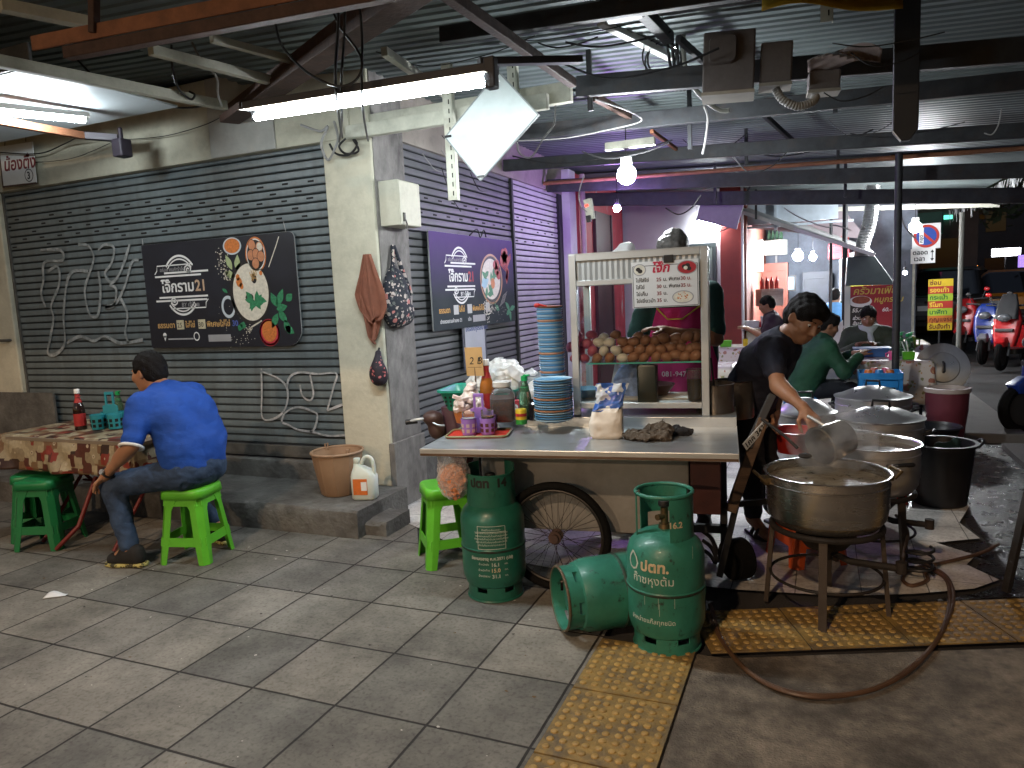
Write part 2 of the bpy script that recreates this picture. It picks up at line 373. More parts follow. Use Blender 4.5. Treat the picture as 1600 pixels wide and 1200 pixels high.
def tactile(loc, rz, w, length, tile, rng):
    b = MB(); k = 0
    b.mat(1).poly([(0, 0, 0), (w, 0, 0), (w, length, 0), (0, length, 0)]); b.mat(0)
    y = 0.0
    while y < length-0.05:
        y1 = min(y+tile, length); b.box((w/2, (y+y1)/2, 0.003), (w-0.008, y1-y-0.008, 0.006))
        n = 9; st = (w-0.03)/n
        if rng[0] <= y <= rng[1]:
            b.mat(2)
            for i in range(n):
                for j in range(n):
                    x = 0.015+st*(i+0.5); yy = y+(tile-0.42)/2+0.02+0.0435*(j+0.5)
                    if yy > y1-0.015: continue
                    b.lathe([(0.0145, 0.006), (0.0125, 0.0095), (0.007, 0.0112), (0.0, 0.0116)], 8, Matrix.Translation((x+(0.004*((i*7+j*3) % 3-1)), yy, 0)))
            b.mat(0)
        y = y1
    return struct(b.build('tactile_paving', [m_tact, m_joint, m_dome], loc=loc, rz=rz))
tactile((-0.874, -3.0, 0.001), 0, 0.408, 5.93, 0.4215, (3.5, 7))
_a = math.atan2(0.40, 0.98)
tactile((-0.56, 3.275, 0.0015), _a-math.pi/2, 0.40, 4.7, 0.4215, (-1, 4.2))

# ================================================================ the shophouse on the left
m_cream = M('cream_plaster', (0.50, 0.485, 0.385), 0.85, var=0.12, scale=5, bump=0.35, bscale=30, dirt=0.55, dcol=(0.16, 0.15, 0.12), dscale=2.6, dlo=.48, dhi=.78)
m_cream2 = M('patched_plaster', (0.40, 0.40, 0.37), 0.85, var=0.15, scale=6, bump=0.4, bscale=24)
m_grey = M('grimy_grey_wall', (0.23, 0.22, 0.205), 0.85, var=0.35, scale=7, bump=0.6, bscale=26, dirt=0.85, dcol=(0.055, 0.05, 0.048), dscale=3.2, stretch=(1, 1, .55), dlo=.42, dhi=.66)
m_step = M('dark_worn_concrete', (0.12, 0.117, 0.108), 0.85, var=0.4, scale=5, bump=0.9, bscale=34, dirt=0.7, dcol=(0.035, 0.03, 0.026), dscale=4, dlo=.42, dhi=.7)
m_shut = M('grey_shutter', (0.118, 0.146, 0.156), 0.5, 0.0, var=0.22, scale=5, dirt=0.75, dcol=(0.07, 0.072, 0.066), dscale=3.5, stretch=(1.6, 1, .28))
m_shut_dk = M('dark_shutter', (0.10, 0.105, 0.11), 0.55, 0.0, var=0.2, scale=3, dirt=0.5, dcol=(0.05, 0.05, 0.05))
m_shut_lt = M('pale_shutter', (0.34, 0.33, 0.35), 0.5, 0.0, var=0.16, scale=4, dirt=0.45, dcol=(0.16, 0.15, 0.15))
m_slot = M('slot_black', (0.008, 0.008, 0.008), 0.9, var=0)
m_groove = M('shutter_groove', (0.022, 0.025, 0.026), 0.8, var=.3)
m_rail = M('worn_rail', (0.09, 0.088, 0.08), 0.7, 0.2, var=0.4, scale=12, bump=0.4, dirt=0.6, dcol=(0.03, 0.025, 0.02))
shop = thing('shophouse', 'cream plastered shophouse with a broad grey roller shutter and a dark concrete step', 'building', (-3.0, 4.35, 0))
def L3(x, y, z): return (x+3.0, y-4.35, z)
def shutter(name, x0, x1, z0, z1, pitch, mats, T, slots=None, parent=None):
    b = MB(); z = z0; prof = []
    while z < z1:
        prof += [(z, 0.0), (z+pitch*0.08, -0.010), (z+pitch*0.16, -0.0025), (z+pitch*0.5, -0.0005), (z+pitch*0.84, -0.0025), (z+pitch*0.93, -0.010)]
        z += pitch
    prof.append((z, 0.0)); vs = []
    # local: x along, z up, y into the wall; slats stand proud between dark grooves
    for zz, d in prof: vs += [(x0, d, zz), (x1, d, zz)]
    b.add([(v[0], 0.012 if v[1] <= -0.009 else -v[1], v[2]) for v in vs], [(2*i, 2*i+1, 2*i+3, 2*i+2) for i in range(len(prof)-1)], True)
    b.mi = [2 if i % 6 in (0, 5) else 0 for i in range(len(b.mi))]
    if slots:
        b.mat(1)
        for zr, off in slots:
            zz = z0+round((zr-z0)/pitch)*pitch+pitch*0.5; x = x0+off
            while x < x1-0.1:
                if rnd.random() > 0.12: b.box((x, 0.0005, zz+rnd.uniform(-.002, .002)), (rnd.uniform(.05, .062), 0.004, 0.013))
                x += 0.235
    o = b.build(name, mats, parent, sharp=25); o.matrix_local = T
    return o
# header, pillars, sill, step
b = MB().box(L3(-6.1, 4.47, 2.95), (6.2, 0.26, 0.58)).mat(1).box(L3(-3.95, 4.335, 2.95), (0.62, 0.012, 0.578)).mat(0)
b.build('header_beam', [m_cream, m_cream2], shop, bev=0.008)
b = MB().box(L3(-3.045, 4.57, 1.68), (0.40, 0.44, 3.0))
b.build('pillar', m_cream, shop, bev=0.012)
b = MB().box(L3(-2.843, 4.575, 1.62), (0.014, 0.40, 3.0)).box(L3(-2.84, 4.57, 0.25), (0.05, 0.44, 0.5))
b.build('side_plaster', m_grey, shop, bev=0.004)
MB().box(L3(-7.3, 4.52, 1.68), (0.9, 0.34, 3.0)).build('pillar', m_cream, shop, bev=0.012)
MB().box(L3(-6.86, 4.345, 0.42), (0.9, 0.02, 0.84)).build('dado', m_step, shop)
# eroded sill under the shutter
def eroded(x0, x1, y0, y1, z0, z1, nx, amp, seed, m, name):
    b = MB()
    prof = [(y0, z0), (y0, z0+(z1-z0)*.35), (y0, z0+(z1-z0)*.7), (y0, z1-0.012), (y0+0.014, z1), (y0+(y1-y0)*.3, z1), (y0+(y1-y0)*.65, z1), (y1, z1)]
    def fn(u, v):
        j = int(round(v*(len(prof)-1))); y, z = prof[j]; x = x0+(x1-x0)*u
        n = mnoise.noise(Vector((x*5, y*7+seed, z*9)))*amp+mnoise.noise(Vector((x*18, y*20+seed, z*20)))*amp*.5
        e = 1.0 if j in (3, 4) else .45
        return L3(x, y+(n*e if j < 5 else 0)+(abs(n)*1.3 if j in (3, 4) else 0), max(0, z-(abs(n)*e if j >= 3 else 0)))
    b.grid(fn, nx, len(prof))
    xs = [fn(1, k/(len(prof)-1)) for k in range(len(prof))]
    b.poly(xs+[L3(x1, y1, z0)])
    return b.build(name, m, shop, sharp=40)
eroded(-9.0, -2.74, 3.74, 4.36, 0.0, 0.185, 260, 0.012, 1.0, m_step, 'step')
eroded(-9.0, -3.22, 4.36, 4.44, 0.18, 0.335, 160, 0.012, 4.0, m_step, 'sill')
eroded(-2.98, -2.58, 3.82, 4.12, 0.0, 0.10, 40, 0.03, 9.0, m_step, 'broken_step')
T = Matrix.Translation(L3(0, 4.405, 0))
sh = shutter('roller_shutter', -6.88, -3.235, 0.45, 2.7, 0.0605, [m_shut, m_slot, m_groove], T, [(2.13, .1), (2.19, .02), (2.25, .16), (2.31, .06), (2.37, .18)], shop)
MB().box((-5.05, 0.0, 0.395), (3.66, 0.04, 0.09)).box((-5.05, -0.006, 0.37), (3.66, 0.03, 0.02)).build('bottom_rail', m_rail, sh, bev=0.004)
MB().box((-6.86, 0.01, 1.5), (0.06, 0.05, 2.4)).build('guide_rail', m_rail, sh, bev=0.004)
MB().tube([(-7.05, -.09, 1.33), (-6.93, -.09, 1.33), (-6.9, -.02, 1.33)], .012, 8).build('bolt', m_rail, sh)
m_graf = M('faded_spray_paint', (0.36, 0.37, 0.38), 0.8, dirt=.8, dcol=(.16, .185, .19), dscale=22, dlo=.48, dhi=.62, var=0.4, scale=20)
m_graf2 = M('worn_spray_paint', (0.30, 0.32, 0.325), 0.8, dirt=.95, dcol=(.15, .175, .18), dscale=16, dlo=.42, dhi=.6, var=0.4, scale=14)
def graffiti(paths, w, m):
    b = MB()
    for p in paths:
        pts = [PY(x, y, 4.398) for x, y in p]; pts = spline([(q.x+3-3, q.z, 0) for q in pts], 6); L = []; Rr = []
        for i, q in enumerate(pts):
            t = (pts[min(i+1, len(pts)-1)]-pts[max(i-1, 0)]); t.z = 0; t.normalize(); n = Vector((-t.y, t.x, 0)); ww = w*(0.75+0.4*mnoise.noise(Vector((q.x*6, q.y*6, 2))))
            L.append(q+n*ww); Rr.append(q-n*ww)
        vs = [(q.x, -0.010, q.y) for q in L]+[(q.x, -0.010, q.y) for q in Rr]; k = len(L)
        b.add(vs, [(i, i+1, k+i+1, k+i) for i in range(k-1)])
    return b.build('graffiti', m, sh)
def z2(p, ox=0, oy=440, s=2.857): return [(ox+x/s, oy+y/s) for x, y in p]
graffiti([z2([(1168, 388), (1170, 500), (1172, 605), (1215, 615), (1262, 585), (1285, 530), (1280, 470), (1240, 430), (1168, 400)]),
          z2([(1282, 470), (1295, 425), (1340, 405), (1420, 412), (1502, 410), (1490, 470), (1462, 575)]),
          z2([(1340, 460), (1352, 510), (1385, 530), (1400, 500), (1390, 440), (1385, 415)]),
          z2([(1258, 625), (1275, 585), (1330, 560), (1400, 580), (1418, 600), (1405, 655), (1385, 672)]), z2([(1262, 630), (1290, 640), (1330, 660), (1400, 672), (1470, 688), (1545, 684)]), z2([(1462, 575), (1500, 560), (1540, 545)])], 0.0105, m_graf)
graffiti([z2([(180, 545), (270, 545), (280, 590), (200, 600), (195, 680), (185, 740), (205, 800)], 0, 200), z2([(215, 640), (260, 620), (265, 700), (230, 790), (240, 850), (225, 940), (215, 1005), (250, 1010), (290, 960), (285, 840), (300, 690), (330, 640), (395, 640)], 0, 200),
          z2([(350, 520), (395, 525), (420, 580), (400, 650), (380, 720), (390, 800), (410, 840), (440, 830), (450, 720), (440, 640)], 0, 200), z2([(440, 545), (470, 520), (510, 535), (500, 600), (470, 650), (500, 690), (540, 640), (580, 520)], 0, 200),
          z2([(470, 800), (520, 780), (560, 700), (590, 600), (620, 590)], 0, 200), z2([(300, 960), (360, 930), (420, 950), (470, 930), (540, 960), (640, 945)], 0, 200), z2([(540, 760), (570, 830), (560, 910), (575, 960)], 0, 200), z2([(490, 700), (520, 720), (510, 790), (470, 800)], 0, 200)], 0.017, m_graf2)
# hanging-rail brackets and two patched marks on the header are plaster parts already

# ---- the wall round the corner
side = thing('side_shopfront', 'side shopfront with one dark and one pale roller shutter behind the food cart', 'building', (-2.9, 6.5, 0))
Ts = Matrix.Translation((-0.0, 0, 0)) @ Matrix.Rotation(math.pi/2, 4, 'Z')      # local x runs into the street's depth, y into the wall
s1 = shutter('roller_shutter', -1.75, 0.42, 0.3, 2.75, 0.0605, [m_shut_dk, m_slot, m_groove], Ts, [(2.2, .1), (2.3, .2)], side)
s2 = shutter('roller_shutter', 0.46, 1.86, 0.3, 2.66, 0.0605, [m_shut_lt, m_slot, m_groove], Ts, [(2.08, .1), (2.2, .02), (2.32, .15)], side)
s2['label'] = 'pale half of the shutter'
for yy, ww, hh in ((.44, .04, 2.5), (1.93, .12, 2.6)): MB().box((0.0, yy, 1.5), (0.05, ww, hh)).build('guide_rail', M('black_rail', (0.02, 0.02, 0.022), 0.6), side)
MB().box((-0.1, 0.05, 0.15), (0.3, 3.8, 0.3)).build('sill', m_step, side)
MB().box((-0.1, 0.1, 2.98), (0.26, 4.0, 0.56)).build('header_beam', M('dirty_beige_wall', (0.3, 0.27, 0.23), .85, var=.3, dirt=.7, dcol=(.07, .06, .055)), side)
m_pw = M('white_pilaster_paint', (0.55, 0.54, 0.56), 0.8, var=0.15, dirt=0.4, dcol=(0.3, 0.28, 0.3), bump=.2)
MB().box((0.02, 2.12, 1.5), (0.2, 0.26, 3.0)).build('pilaster', m_pw, side, bev=0.006)
m_redw = M('peeling_red_paint', (0.36, 0.035, 0.055), 0.6, var=0.25, scale=4, bump=0.3, bscale=20, dirt=0.9, dcol=(0.36, 0.3, 0.32), dscale=2.8, stretch=(1, 1.5, .6), dlo=.60, dhi=.66)
rw = thing('red_shop_wall', 'peeling red wall between the pale shutter and the lilac wall', 'wall', (-2.9, 10, 0))
MB().box((-0.02, 0, 1.5), (0.2, 2.44, 3.0)).build('wall', m_redw, rw)
m_dkred = M('dark_maroon_panel', (0.06, 0.022, 0.03), 0.5, var=0.4, scale=5, dirt=.5)
MB().box((0.1, -0.02, 1.3), (0.05, 0.78, 2.6)).box((0.12, 0.35, 1.3), (0.05, 0.05, 2.6)).build('door', m_dkred, rw, bev=.004)
MB().cyl((0.13, -1.0, 0), (0.13, -1.0, 3), .035).build('drain_pipe', M('pink_white_pipe', (.45, .35, .38), .6), rw)
m_lilac = M('lilac_white_wall', (0.52, 0.50, 0.55), 0.85, var=0.1, scale=3, bump=0.2, bscale=20, dirt=0.35, dcol=(0.3, 0.28, 0.3))
ew = thing('end_wall', 'plain pale wall with a small lit fluorescent lamp behind the vendor', 'wall', (-2.1, 11.3, 0))
MB().box((0.02, 0.1, 1.6), (1.62, 0.2, 3.2)).build('wall', m_lilac, ew)
MB().box((0.42, -0.02, 1.05), (0.42, 0.06, 2.1)).build('door', M('grey_green_door', (.12, .14, .13), .5), ew, bev=.006)
MB().box((0.42, -0.01, 2.13), (0.52, 0.09, 0.06)).box((0.18, -0.01, 1.05), (0.05, 0.09, 2.1)).box((0.66, -0.01, 1.05), (0.05, 0.09, 2.1)).build('door_frame', M('dark_frame', (.03, .04, .04), .5), ew)
# ================================================================ canopy of corrugated sheets on steel
m_roof = M('weathered_zinc_sheet', (0.135, 0.165, 0.165), 0.5, 0.3, var=0.3, scale=2.2, dirt=0.5, dcol=(0.055, 0.06, 0.06), dscale=1.5, stretch=(.3, 1, 1))
m_steel = M('dark_painted_steel', (0.035, 0.038, 0.042), 0.6, 0.2, var=0.4, scale=7, bump=0.2, dirt=0.5, dcol=(0.07, 0.045, 0.03), dscale=6)
m_rust = M('rusty_brown_steel', (0.085, 0.05, 0.04), 0.7, 0.2, var=0.4, scale=10, bump=0.3, dirt=0.7, dcol=(0.025, 0.018, 0.016))
m_orust = M('orange_primer_steel', (0.26, 0.11, 0.055), 0.7, var=0.3, scale=9, bump=0.3, dirt=0.6, dcol=(0.07, 0.04, 0.03))
m_creamst = M('cream_painted_steel', (0.46, 0.46, 0.38), 0.6, var=0.18, scale=9, dirt=0.55, dcol=(0.2, 0.19, 0.15), dscale=6)
m_soffit = M('pale_soffit_panel', (0.42, 0.46, 0.48), 0.5, 0.1, var=0.12, scale=3, dirt=0.4, dcol=(0.22, 0.24, 0.25))
canopy = thing('canopy', 'low corrugated metal canopy on dark steel beams above the pavement stalls', 'canopy', (-1.0, 5, 0))
def CL(p): return Vector(p)-Vector((-1.0, 5, 0))
def roof_z(x): return 3.02-0.052*(x+1.5)
def sheet(x0, x1, y0, y1, zoff, seed):
    b = MB(); n = int((y1-y0)/0.0185); prof = [(0, .011), (.18, .011), (.3, 0), (.7, 0), (.82, .011)]
    ys = []; y = y0
    while y < y1:
        for t, d in prof: ys.append((y+t*0.093, d))
        y += 0.093
    vs = []; nx = 12
    for i in range(nx+1):
        x = x0+(x1-x0)*i/nx
        for yy, d in ys: vs.append(CL((x, yy, roof_z(x)+zoff+d+0.006*mnoise.noise(Vector((x*.8, yy*1.3, seed))))))
    k = len(ys); b.add(vs, [(i*k+j, i*k+j+1, (i+1)*k+j+1, (i+1)*k+j) for i in range(nx) for j in range(k-1)], True)
    return b.build('roof_sheet', m_roof, canopy, sharp=20)
sheet(-3.9, 2.25, 1.1, 5.4, 0.0, 1); sheet(-3.9, 2.2, 5.38, 9.2, -0.03, 2); sheet(-2.9, 2.25, 9.18, 13.2, -0.07, 3)
sheet(-9.0, -3.7, 1.0, 4.5, 0.10, 5)
# flat soffit over the left-hand table
MB().box(CL((-5.9, 3.27, 2.88)), (3.9, .98, 0.012)).build('soffit_panel', m_soffit, canopy)
def cb(name, a, c, w, h, m, up=(0, 0, 1)): return MB().bar(CL(a), CL(c), w, h, up).build(name, m, canopy, bev=0.004)
# cross beams, slightly lower towards the street
def bx(name, px, py, z, x1, slope, w, h, m, x0=None):
    p = PZ(px, py, z); a = Vector((p.x if x0 is None else x0, p.y, p.z)); a.z = p.z-slope*(a.x-p.x) if x0 is not None else p.z
    c = Vector((x1, p.y, p.z-slope*(x1-p.x))); up = Vector((0, 0, h/2)); return cb(name, a+up, c+up, w, h, m)
bx('beam', 902, 152, 2.70, 2.2, 0.075, 0.05, 0.12, m_steel)
bx('beam', 902, 158, 2.68, -1.40, 0.0, 0.06, 0.12, m_creamst, x0=-3.0)
bx('beam', 820, 176, 2.62, -1.50, 0.0, 0.05, 0.09, m_creamst, x0=-2.95)
bx('beam', 810, 220, 2.70, 2.2, 0.035, 0.05, 0.11, m_steel)
bx('beam', 880, 262, 2.70, 2.2, 0.05, 0.05, 0.11, m_steel, x0=-2.85)
bx('beam', 870, 300, 2.66, 2.2, 0.07, 0.05, 0.14, m_steel, x0=-2.85)
bx('beam', 870, 322, 2.66, 2.2, 0.085, 0.05, 0.16, m_steel, x0=-2.85)
bx('beam', 1120, 335, 2.62, 2.25, 0.06, 0.05, 0.06, m_creamst, x0=-0.9)
bx('beam', 690, 68, 2.86, 2.2, 0.05, 0.05, 0.08, m_steel)
p = PZ(1050, 272, 2.70); MB().cyl(CL((-2.85, p.y, 2.75)), CL((2.0, p.y, 2.58)), .022, n=10).build('pipe', m_orust, canopy)
# purlins running into depth
for (p1, z1, p2, zz2, m, w, h) in (((655, -40), 2.70, (895, 130), 2.72, m_rust, .045, .05), ((930, 152), 2.76, (1010, 196), 2.76, m_rust, .04, .045), ((1018, 205), 2.74, (1075, 246), 2.74, m_orust, .03, .03),
                                   ((930, -60), 2.9, (1045, 60), 2.9, m_steel, .06, .06), ((600, 80), 2.9, (700, 150), 2.9, m_creamst, .04, .05), ((1060, 60), 2.85, (1250, 230), 2.75, m_steel, .03, .04)):
    cb('purlin', PZ(*p1, z1), PZ(*p2, zz2), w, h, m)
for (px, Y, z0, z1) in ((920, 4.4, 2.62, 2.98), (1305, 5.3, 2.6, 2.92), (1076, 5.4, 2.5, 2.95), (1165, 7.2, 2.62, 2.95), (1310, 8.0, 2.5, 2.9), (1115, 8.7, 2.45, 2.9), (1322, 8.7, 2.4, 2.8), (1180, 10.6, 2.4, 2.8)):
    q = PZ(px, 150, z0); x = PY(px, 180, Y).x; cb('strut', (x, Y+.04, z0), (x, Y+.04, z1), .03, .03, m_steel)
# slotted cream hanger strips
for px, Y, zt, zb, name in ((701, 4.12, 2.95, 2.13, 'hanger_strip'), (803, 4.3, 2.95, 2.66, 'hanger_strip'), (1290, 4.25, 2.95, 2.84, 'hanger_strip'), (1378, 4.25, 2.95, 2.86, 'hanger_strip')):
    x = PY(px, 200, Y).x; b = MB().box(CL((x, Y, (zt+zb)/2)), (.055, .012, zt-zb)).box(CL((x+.03, Y+.018, (zt+zb)/2)), (.006, .04, zt-zb)).mat(1)
    for k in range(int((zt-zb)/.055)): b.box(CL((x+.012, Y-.0065, zb+.04+k*.055)), (.007, .002, .028))
    b.build(name, [m_creamst, m_slot], canopy)
# big brace from the shop header up to the front
cb('brace', (-4.0, 4.28, 2.90), (-1.35, 2.75, 2.83), 0.14, 0.05, m_rust, up=(0, 0, 1))
cb('brace', (-3.98, 4.25, 2.945), (-1.35, 2.72, 2.90), 0.012, 0.11, m_rust)
# left: fascia strips, pipes and a purlin under the soffit
a, c = PZ(50, 68, 2.72), PZ(760, -70, 2.72)
cb('fascia_strip', a, c, 0.012, 0.062, m_orust)
a2, c2 = PZ(105, 84, 2.66), PZ(760, -38, 2.66)
cb('fascia_strip', a2, c2, 0.05, 0.05, m_rust)
cb('strut', PY(147, -60, 2.3), PY(147, 52, 2.3), .035, .035, m_rust)
cb('purlin', PZ(-20, 92, 2.80), PZ(352, 165, 2.88), 0.05, 0.06, m_creamst)
cb('purlin', PZ(0, 8, 2.86), PZ(140, 36, 2.86), 0.06, 0.05, m_creamst)
cb('purlin', PZ(235, 78, 2.88), PZ(420, 125, 2.90), 0.05, 0.05, m_creamst)
cb('purlin', PZ(330, 60, 2.95), PZ(480, 100, 2.95), 0.04, 0.04, m_creamst)
cb('fascia_strip', (-9, 2.75, 2.93), (-3.9, 2.75, 2.93), .02, .12, m_steel)
# posts at the street side
for (x, y, zt, r, m) in ((0.655, 7.5, 2.62, .032, m_steel), (2.0, 13.0, 2.45, .035, M('galvanised_post', (.13, .13, .115), .6, .3)), (0.16, 11.9, 2.6, .022, m_steel), (0.33, 11.2, 2.6, .035, m_steel)):
    MB().cyl(CL((x, y, -0.02)), CL((x, y, zt)), r, n=14).cyl(CL((x, y, -.02)), CL((x, y, .02)), r*2.2, n=14).build('post', m, canopy)
# torn plastic fringe along the far street edge
m_fringe = M('grubby_clear_plastic', (.35, .36, .36), .4, var=.2, alpha=.55)
b = MB()
for i in range(60):
    t = i/59; x = 2.25; y = 10.4+t*5.5; l = rnd.uniform(.12, .3); w = .07
    b.grid(lambda u, v, x=x, y=y, l=l: CL((x+.02*math.sin(9*y+v*2), y+(u-.5)*.08*(1-.4*v), 2.72-v*l)), 3, 3)
b.build('fringe', m_fringe, canopy)

# ================================================================ lamps
m_tube = M('lit_fluorescent_tube', (1, 1, 1), emit=195, ecol=(0.87, 0.96, 1.0))
m_white = M('white_enamel', (0.75, 0.76, 0.74), 0.4, var=.06, dirt=.25, dcol=(.35, .34, .3))
m_dkhous = M('dark_fixture_back', (0.05, 0.055, 0.07), 0.5, var=.2)
m_black = M('black_plastic', (0.012, 0.012, 0.013), 0.45, var=.2)
def tube_lamp(a, c, label, housing, side=(0, 1, 0), tm=None, tr=.018):
    """fluorescent batten: housing on top, tube below it"""
    a, c = Vector(a), Vector(c); d = (c-a).normalized(); o = (a+c)/2
    t = thing('fluorescent_lamp', label, 'lamp', o); a -= o; c -= o
    MB().cyl(a, c, tr, n=8, caps=False).build('tube', tm or m_tube, t)
    sd = Vector(side)
    if housing == 'reflector':
        b = MB(); u = Vector((0, 0, 1))
        for s in (-1, 1):
            p = [u*.034, u*.022+sd*s*.085]
            q = [a-d*.03+p[0], c+d*.03+p[0], c+d*.03+p[1], a-d*.03+p[1]]; b.add(q, [(0, 1, 2, 3)])
        b.build('reflector', m_white, t, solid=.003)
        MB().bar(a-d*.05+u*.052, c+d*.05+u*.052, .075, .04).build('housing', m_dkhous, t, bev=.004)
    else:
        MB().bar(a-d*.03+Vector((0, 0, .035)), c+d*.03+Vector((0, 0, .035)), .045, .035).build('housing', m_white, t, bev=.004)
    for e, s in ((a, -1), (c, 1)):
        MB().bar(e+d*s*.004+Vector((0, 0, -.016)), e+d*s*.004+Vector((0, 0, .03)), .022, .028).build('end_holder', m_black if housing == 'reflector' else m_white, t, bev=.003)
    return t
A0, A1 = Vector((-2.57, 2.93, 2.455)), Vector((-1.33, 2.97, 2.44))
lampA = tube_lamp(A0, A1, 'long lit fluorescent tube hanging before the pale diamond board', 'reflector')
MB().box(Vector((0.655, 0, .02)), (.05, .05, .13)).build('bracket', m_dkhous, lampA, bev=.006)
MB().bar((0.6, 0, .075), (0.95, 0.35, .12), .04, .03).build('arm', m_dkhous, lampA)
B0, B1 = PZ(-70, 168, 2.76), PZ(132, 188, 2.80)
lampB = tube_lamp(B0, B1, 'lit fluorescent tube under the pale soffit above the dining table', 'plain')
# roof tube: housing below, tube above it
a, c = PY(938, 34, 4.1), PY(1050, 90, 4.75); o = (a+c)/2
rt = thing('fluorescent_lamp', 'slim white batten lamp lighting a patch of corrugated roof from below', 'lamp', o)
MB().bar(a-o, c-o, .05, .04).build('housing', m_white, rt, bev=.004)
MB().cyl((a-o)*.2+(c-o)*.0+Vector((.03, .2, .06)), (c-o)+Vector((.03, 0, .06)), .013, n=8, caps=False).build('tube', M('lit_roof_tube', (1, 1, 1), emit=70, ecol=(0.86, 1, 1)), rt)
# arm under the left lamp with its square box end
la = thing('bracket', 'orange and dark steel arm with a boxy end below the left fluorescent tube', 'bracket', PY(190, 225, 3.95))
o = PY(190, 225, 3.95); pa, pb, pc = PZ(-60, 178, 2.7), PY(130, 212, 3.8), PY(185, 216, 3.95)
MB().bar(pa-o, pb-o, .05, .05).build('orange_rail', m_orust, la, bev=.003)
MB().bar(pb-o, pc-o, .06, .05).build('dark_end', M('dark_purple_steel', (.03, .025, .035), .5), la, bev=.004)
MB().box((0, 0, -.03), (.1, .1, .13)).box((.0, 0, .06), (.03, .03, .12)).build('end_box', M('dark_purple_steel', (.03, .025, .035), .5), la, bev=.012)

def bulb(p, r, col, e, label, drop=.25, name='light_bulb', group=None):
    t = thing(name, label, 'lamp', p, group=group)
    MB().sph((0, 0, 0), r, 10, 6).build('glass_bulb', M('lit_bulb_%s' % label[:14], (1, 1, 1), emit=e, ecol=col), t)
    MB().cyl((0, 0, r*.8), (0, 0, r*.8+.06), r*.55, n=12).build('socket', m_black if r < .05 else m_white, t)
    MB().cyl((0, 0, r*.8+.06), (0, 0, r*.8+.06+drop), .004, n=6).build('cord', m_black, t)
    return t
WB = PY(979, 273, 5.0)
bulb(WB, .068, (0.93, 0.97, 1.0), 520, 'bright white globe bulb hanging high above the egg cabinet', .2)
PB = PY(964, 325, 7.6)
bulb(PB, .04, (0.54, 0.30, 1.0), 680, 'small violet glowing bulb hanging behind the white globe bulb', .3)
bulb(PY(1247, 400, 13.2), .085, (0.9, 0.95, 1.0), 1000, 'larger of the two bare bulbs glowing in the far eatery', .35)
bulb(PY(1270, 402, 13.6), .06, (0.9, 0.95, 1.0), 1000, 'smaller of the two bare bulbs glowing in the far eatery', .35)
bulb(PY(1430, 355, 11.0), .075, (0.95, 0.97, 1.0), 720, 'white bulb glowing under the far canopy edge beside the traffic sign', .2)
bulb(PY(1414, 426, 13.6), .035, (1, 0.95, 0.9), 250, 'small bulb glowing low behind the dark canopy post', .1)
tube_lamp((-1.66, 11.16, 2.48), (-1.36, 11.1, 2.42), 'short lit fluorescent lamp fixed on the pale end wall', 'plain', tm=M('lit_short_tube', (1, 1, 1), emit=330, ecol=(0.92, 1, 1)))
# sodium street lamp standing on the pavement edge behind the photographer
sl = thing('street_lamp', 'tall sodium street lamp standing on the kerb behind the viewpoint', 'street lamp', (-1.9, -5.2, 0))
MB().cyl((0, 0, 0), (0, 0, 6.3), .08, .05, 14).build('pole', m_steel, sl)
MB().tube(spline([(0, 0, 6.2), (.1, .2, 6.5), (.2, .7, 6.6)], 5), .03).build('arm', m_steel, sl)
MB().sph((.25, .9, 6.58), (.16, .3, .09), 16, 8).build('lamp_head', m_steel, sl)
MB().lathe([(0, -.02), (.11, 0), (.115, .02)], 16, Matrix.Translation((.25, .9, 6.47))).build('lens', M('lit_sodium_lens', (1, 1, 1), emit=2900, ecol=(1.0, 0.68, 0.42)), sl)
sl_fill = copy_tree(sl); sl_fill.location = (-4.5, -14, -1.2); sl_fill['label'] = 'unseen second sodium street lamp added farther back behind the viewpoint as fill light'; sl_fill.scale = (1.7, 1.7, 1)  # second lamp added out of view to fill shade under the cart and table
# ================================================================ signs on the shop
m_navy = M('navy_print', (0.012, 0.014, 0.022), 0.45, var=.25, scale=3)
m_edge = M('foam_board_edge', (0.35, 0.36, 0.36), .6)
m_pw2 = M('print_white', (0.72, 0.73, 0.72), .5, var=.08)
m_gold = M('print_gold', (0.55, 0.33, 0.12), .5, var=.1)
m_pred = M('print_red', (0.38, 0.02, 0.03), .5, var=.15)
m_porr = M('print_orange', (0.55, 0.17, 0.04), .5, var=.3, scale=60)
m_pgrn = M('print_green', (0.03, 0.2, 0.09), .5, var=.4, scale=60)
m_plgrn = M('print_pale_green', (0.35, 0.42, 0.22), .5, var=.2, scale=40)
m_pegg = M('print_egg', (0.52, 0.22, 0.11), .5, var=.2, scale=30)
m_price = M('price_sticker', (0.50, 0.46, 0.32), .6, var=.2, scale=40)
m_congee = M('print_congee', (0.66, 0.62, 0.52), .5, var=.2, scale=35)
m_grey_p = M('print_grey', (0.32, 0.32, 0.33), .5)
m_dkp = M('print_dark_bowl', (0.02, 0.018, 0.018), .5)
def el(b, cx, cy, rx, ry, z, n=36, r2=None, a0=0, a1=2*math.pi):
    """flat ellipse, or ring sector when r2 (inner share) is given, in the poster's own plane"""
    if r2 is None: b.add([(cx+rx*math.cos(a0+(a1-a0)*i/n), cy+ry*math.sin(a0+(a1-a0)*i/n), z) for i in range(n)], [tuple(range(n))])
    else:
        vs = []
        for i in range(n+1):
            a = a0+(a1-a0)*i/n; vs += [(cx+rx*math.cos(a), cy+ry*math.sin(a), z), (cx+rx*r2*math.cos(a), cy+ry*r2*math.sin(a), z)]
        b.add(vs, [(2*i, 2*i+2, 2*i+3, 2*i+1) for i in range(n)])
    return b
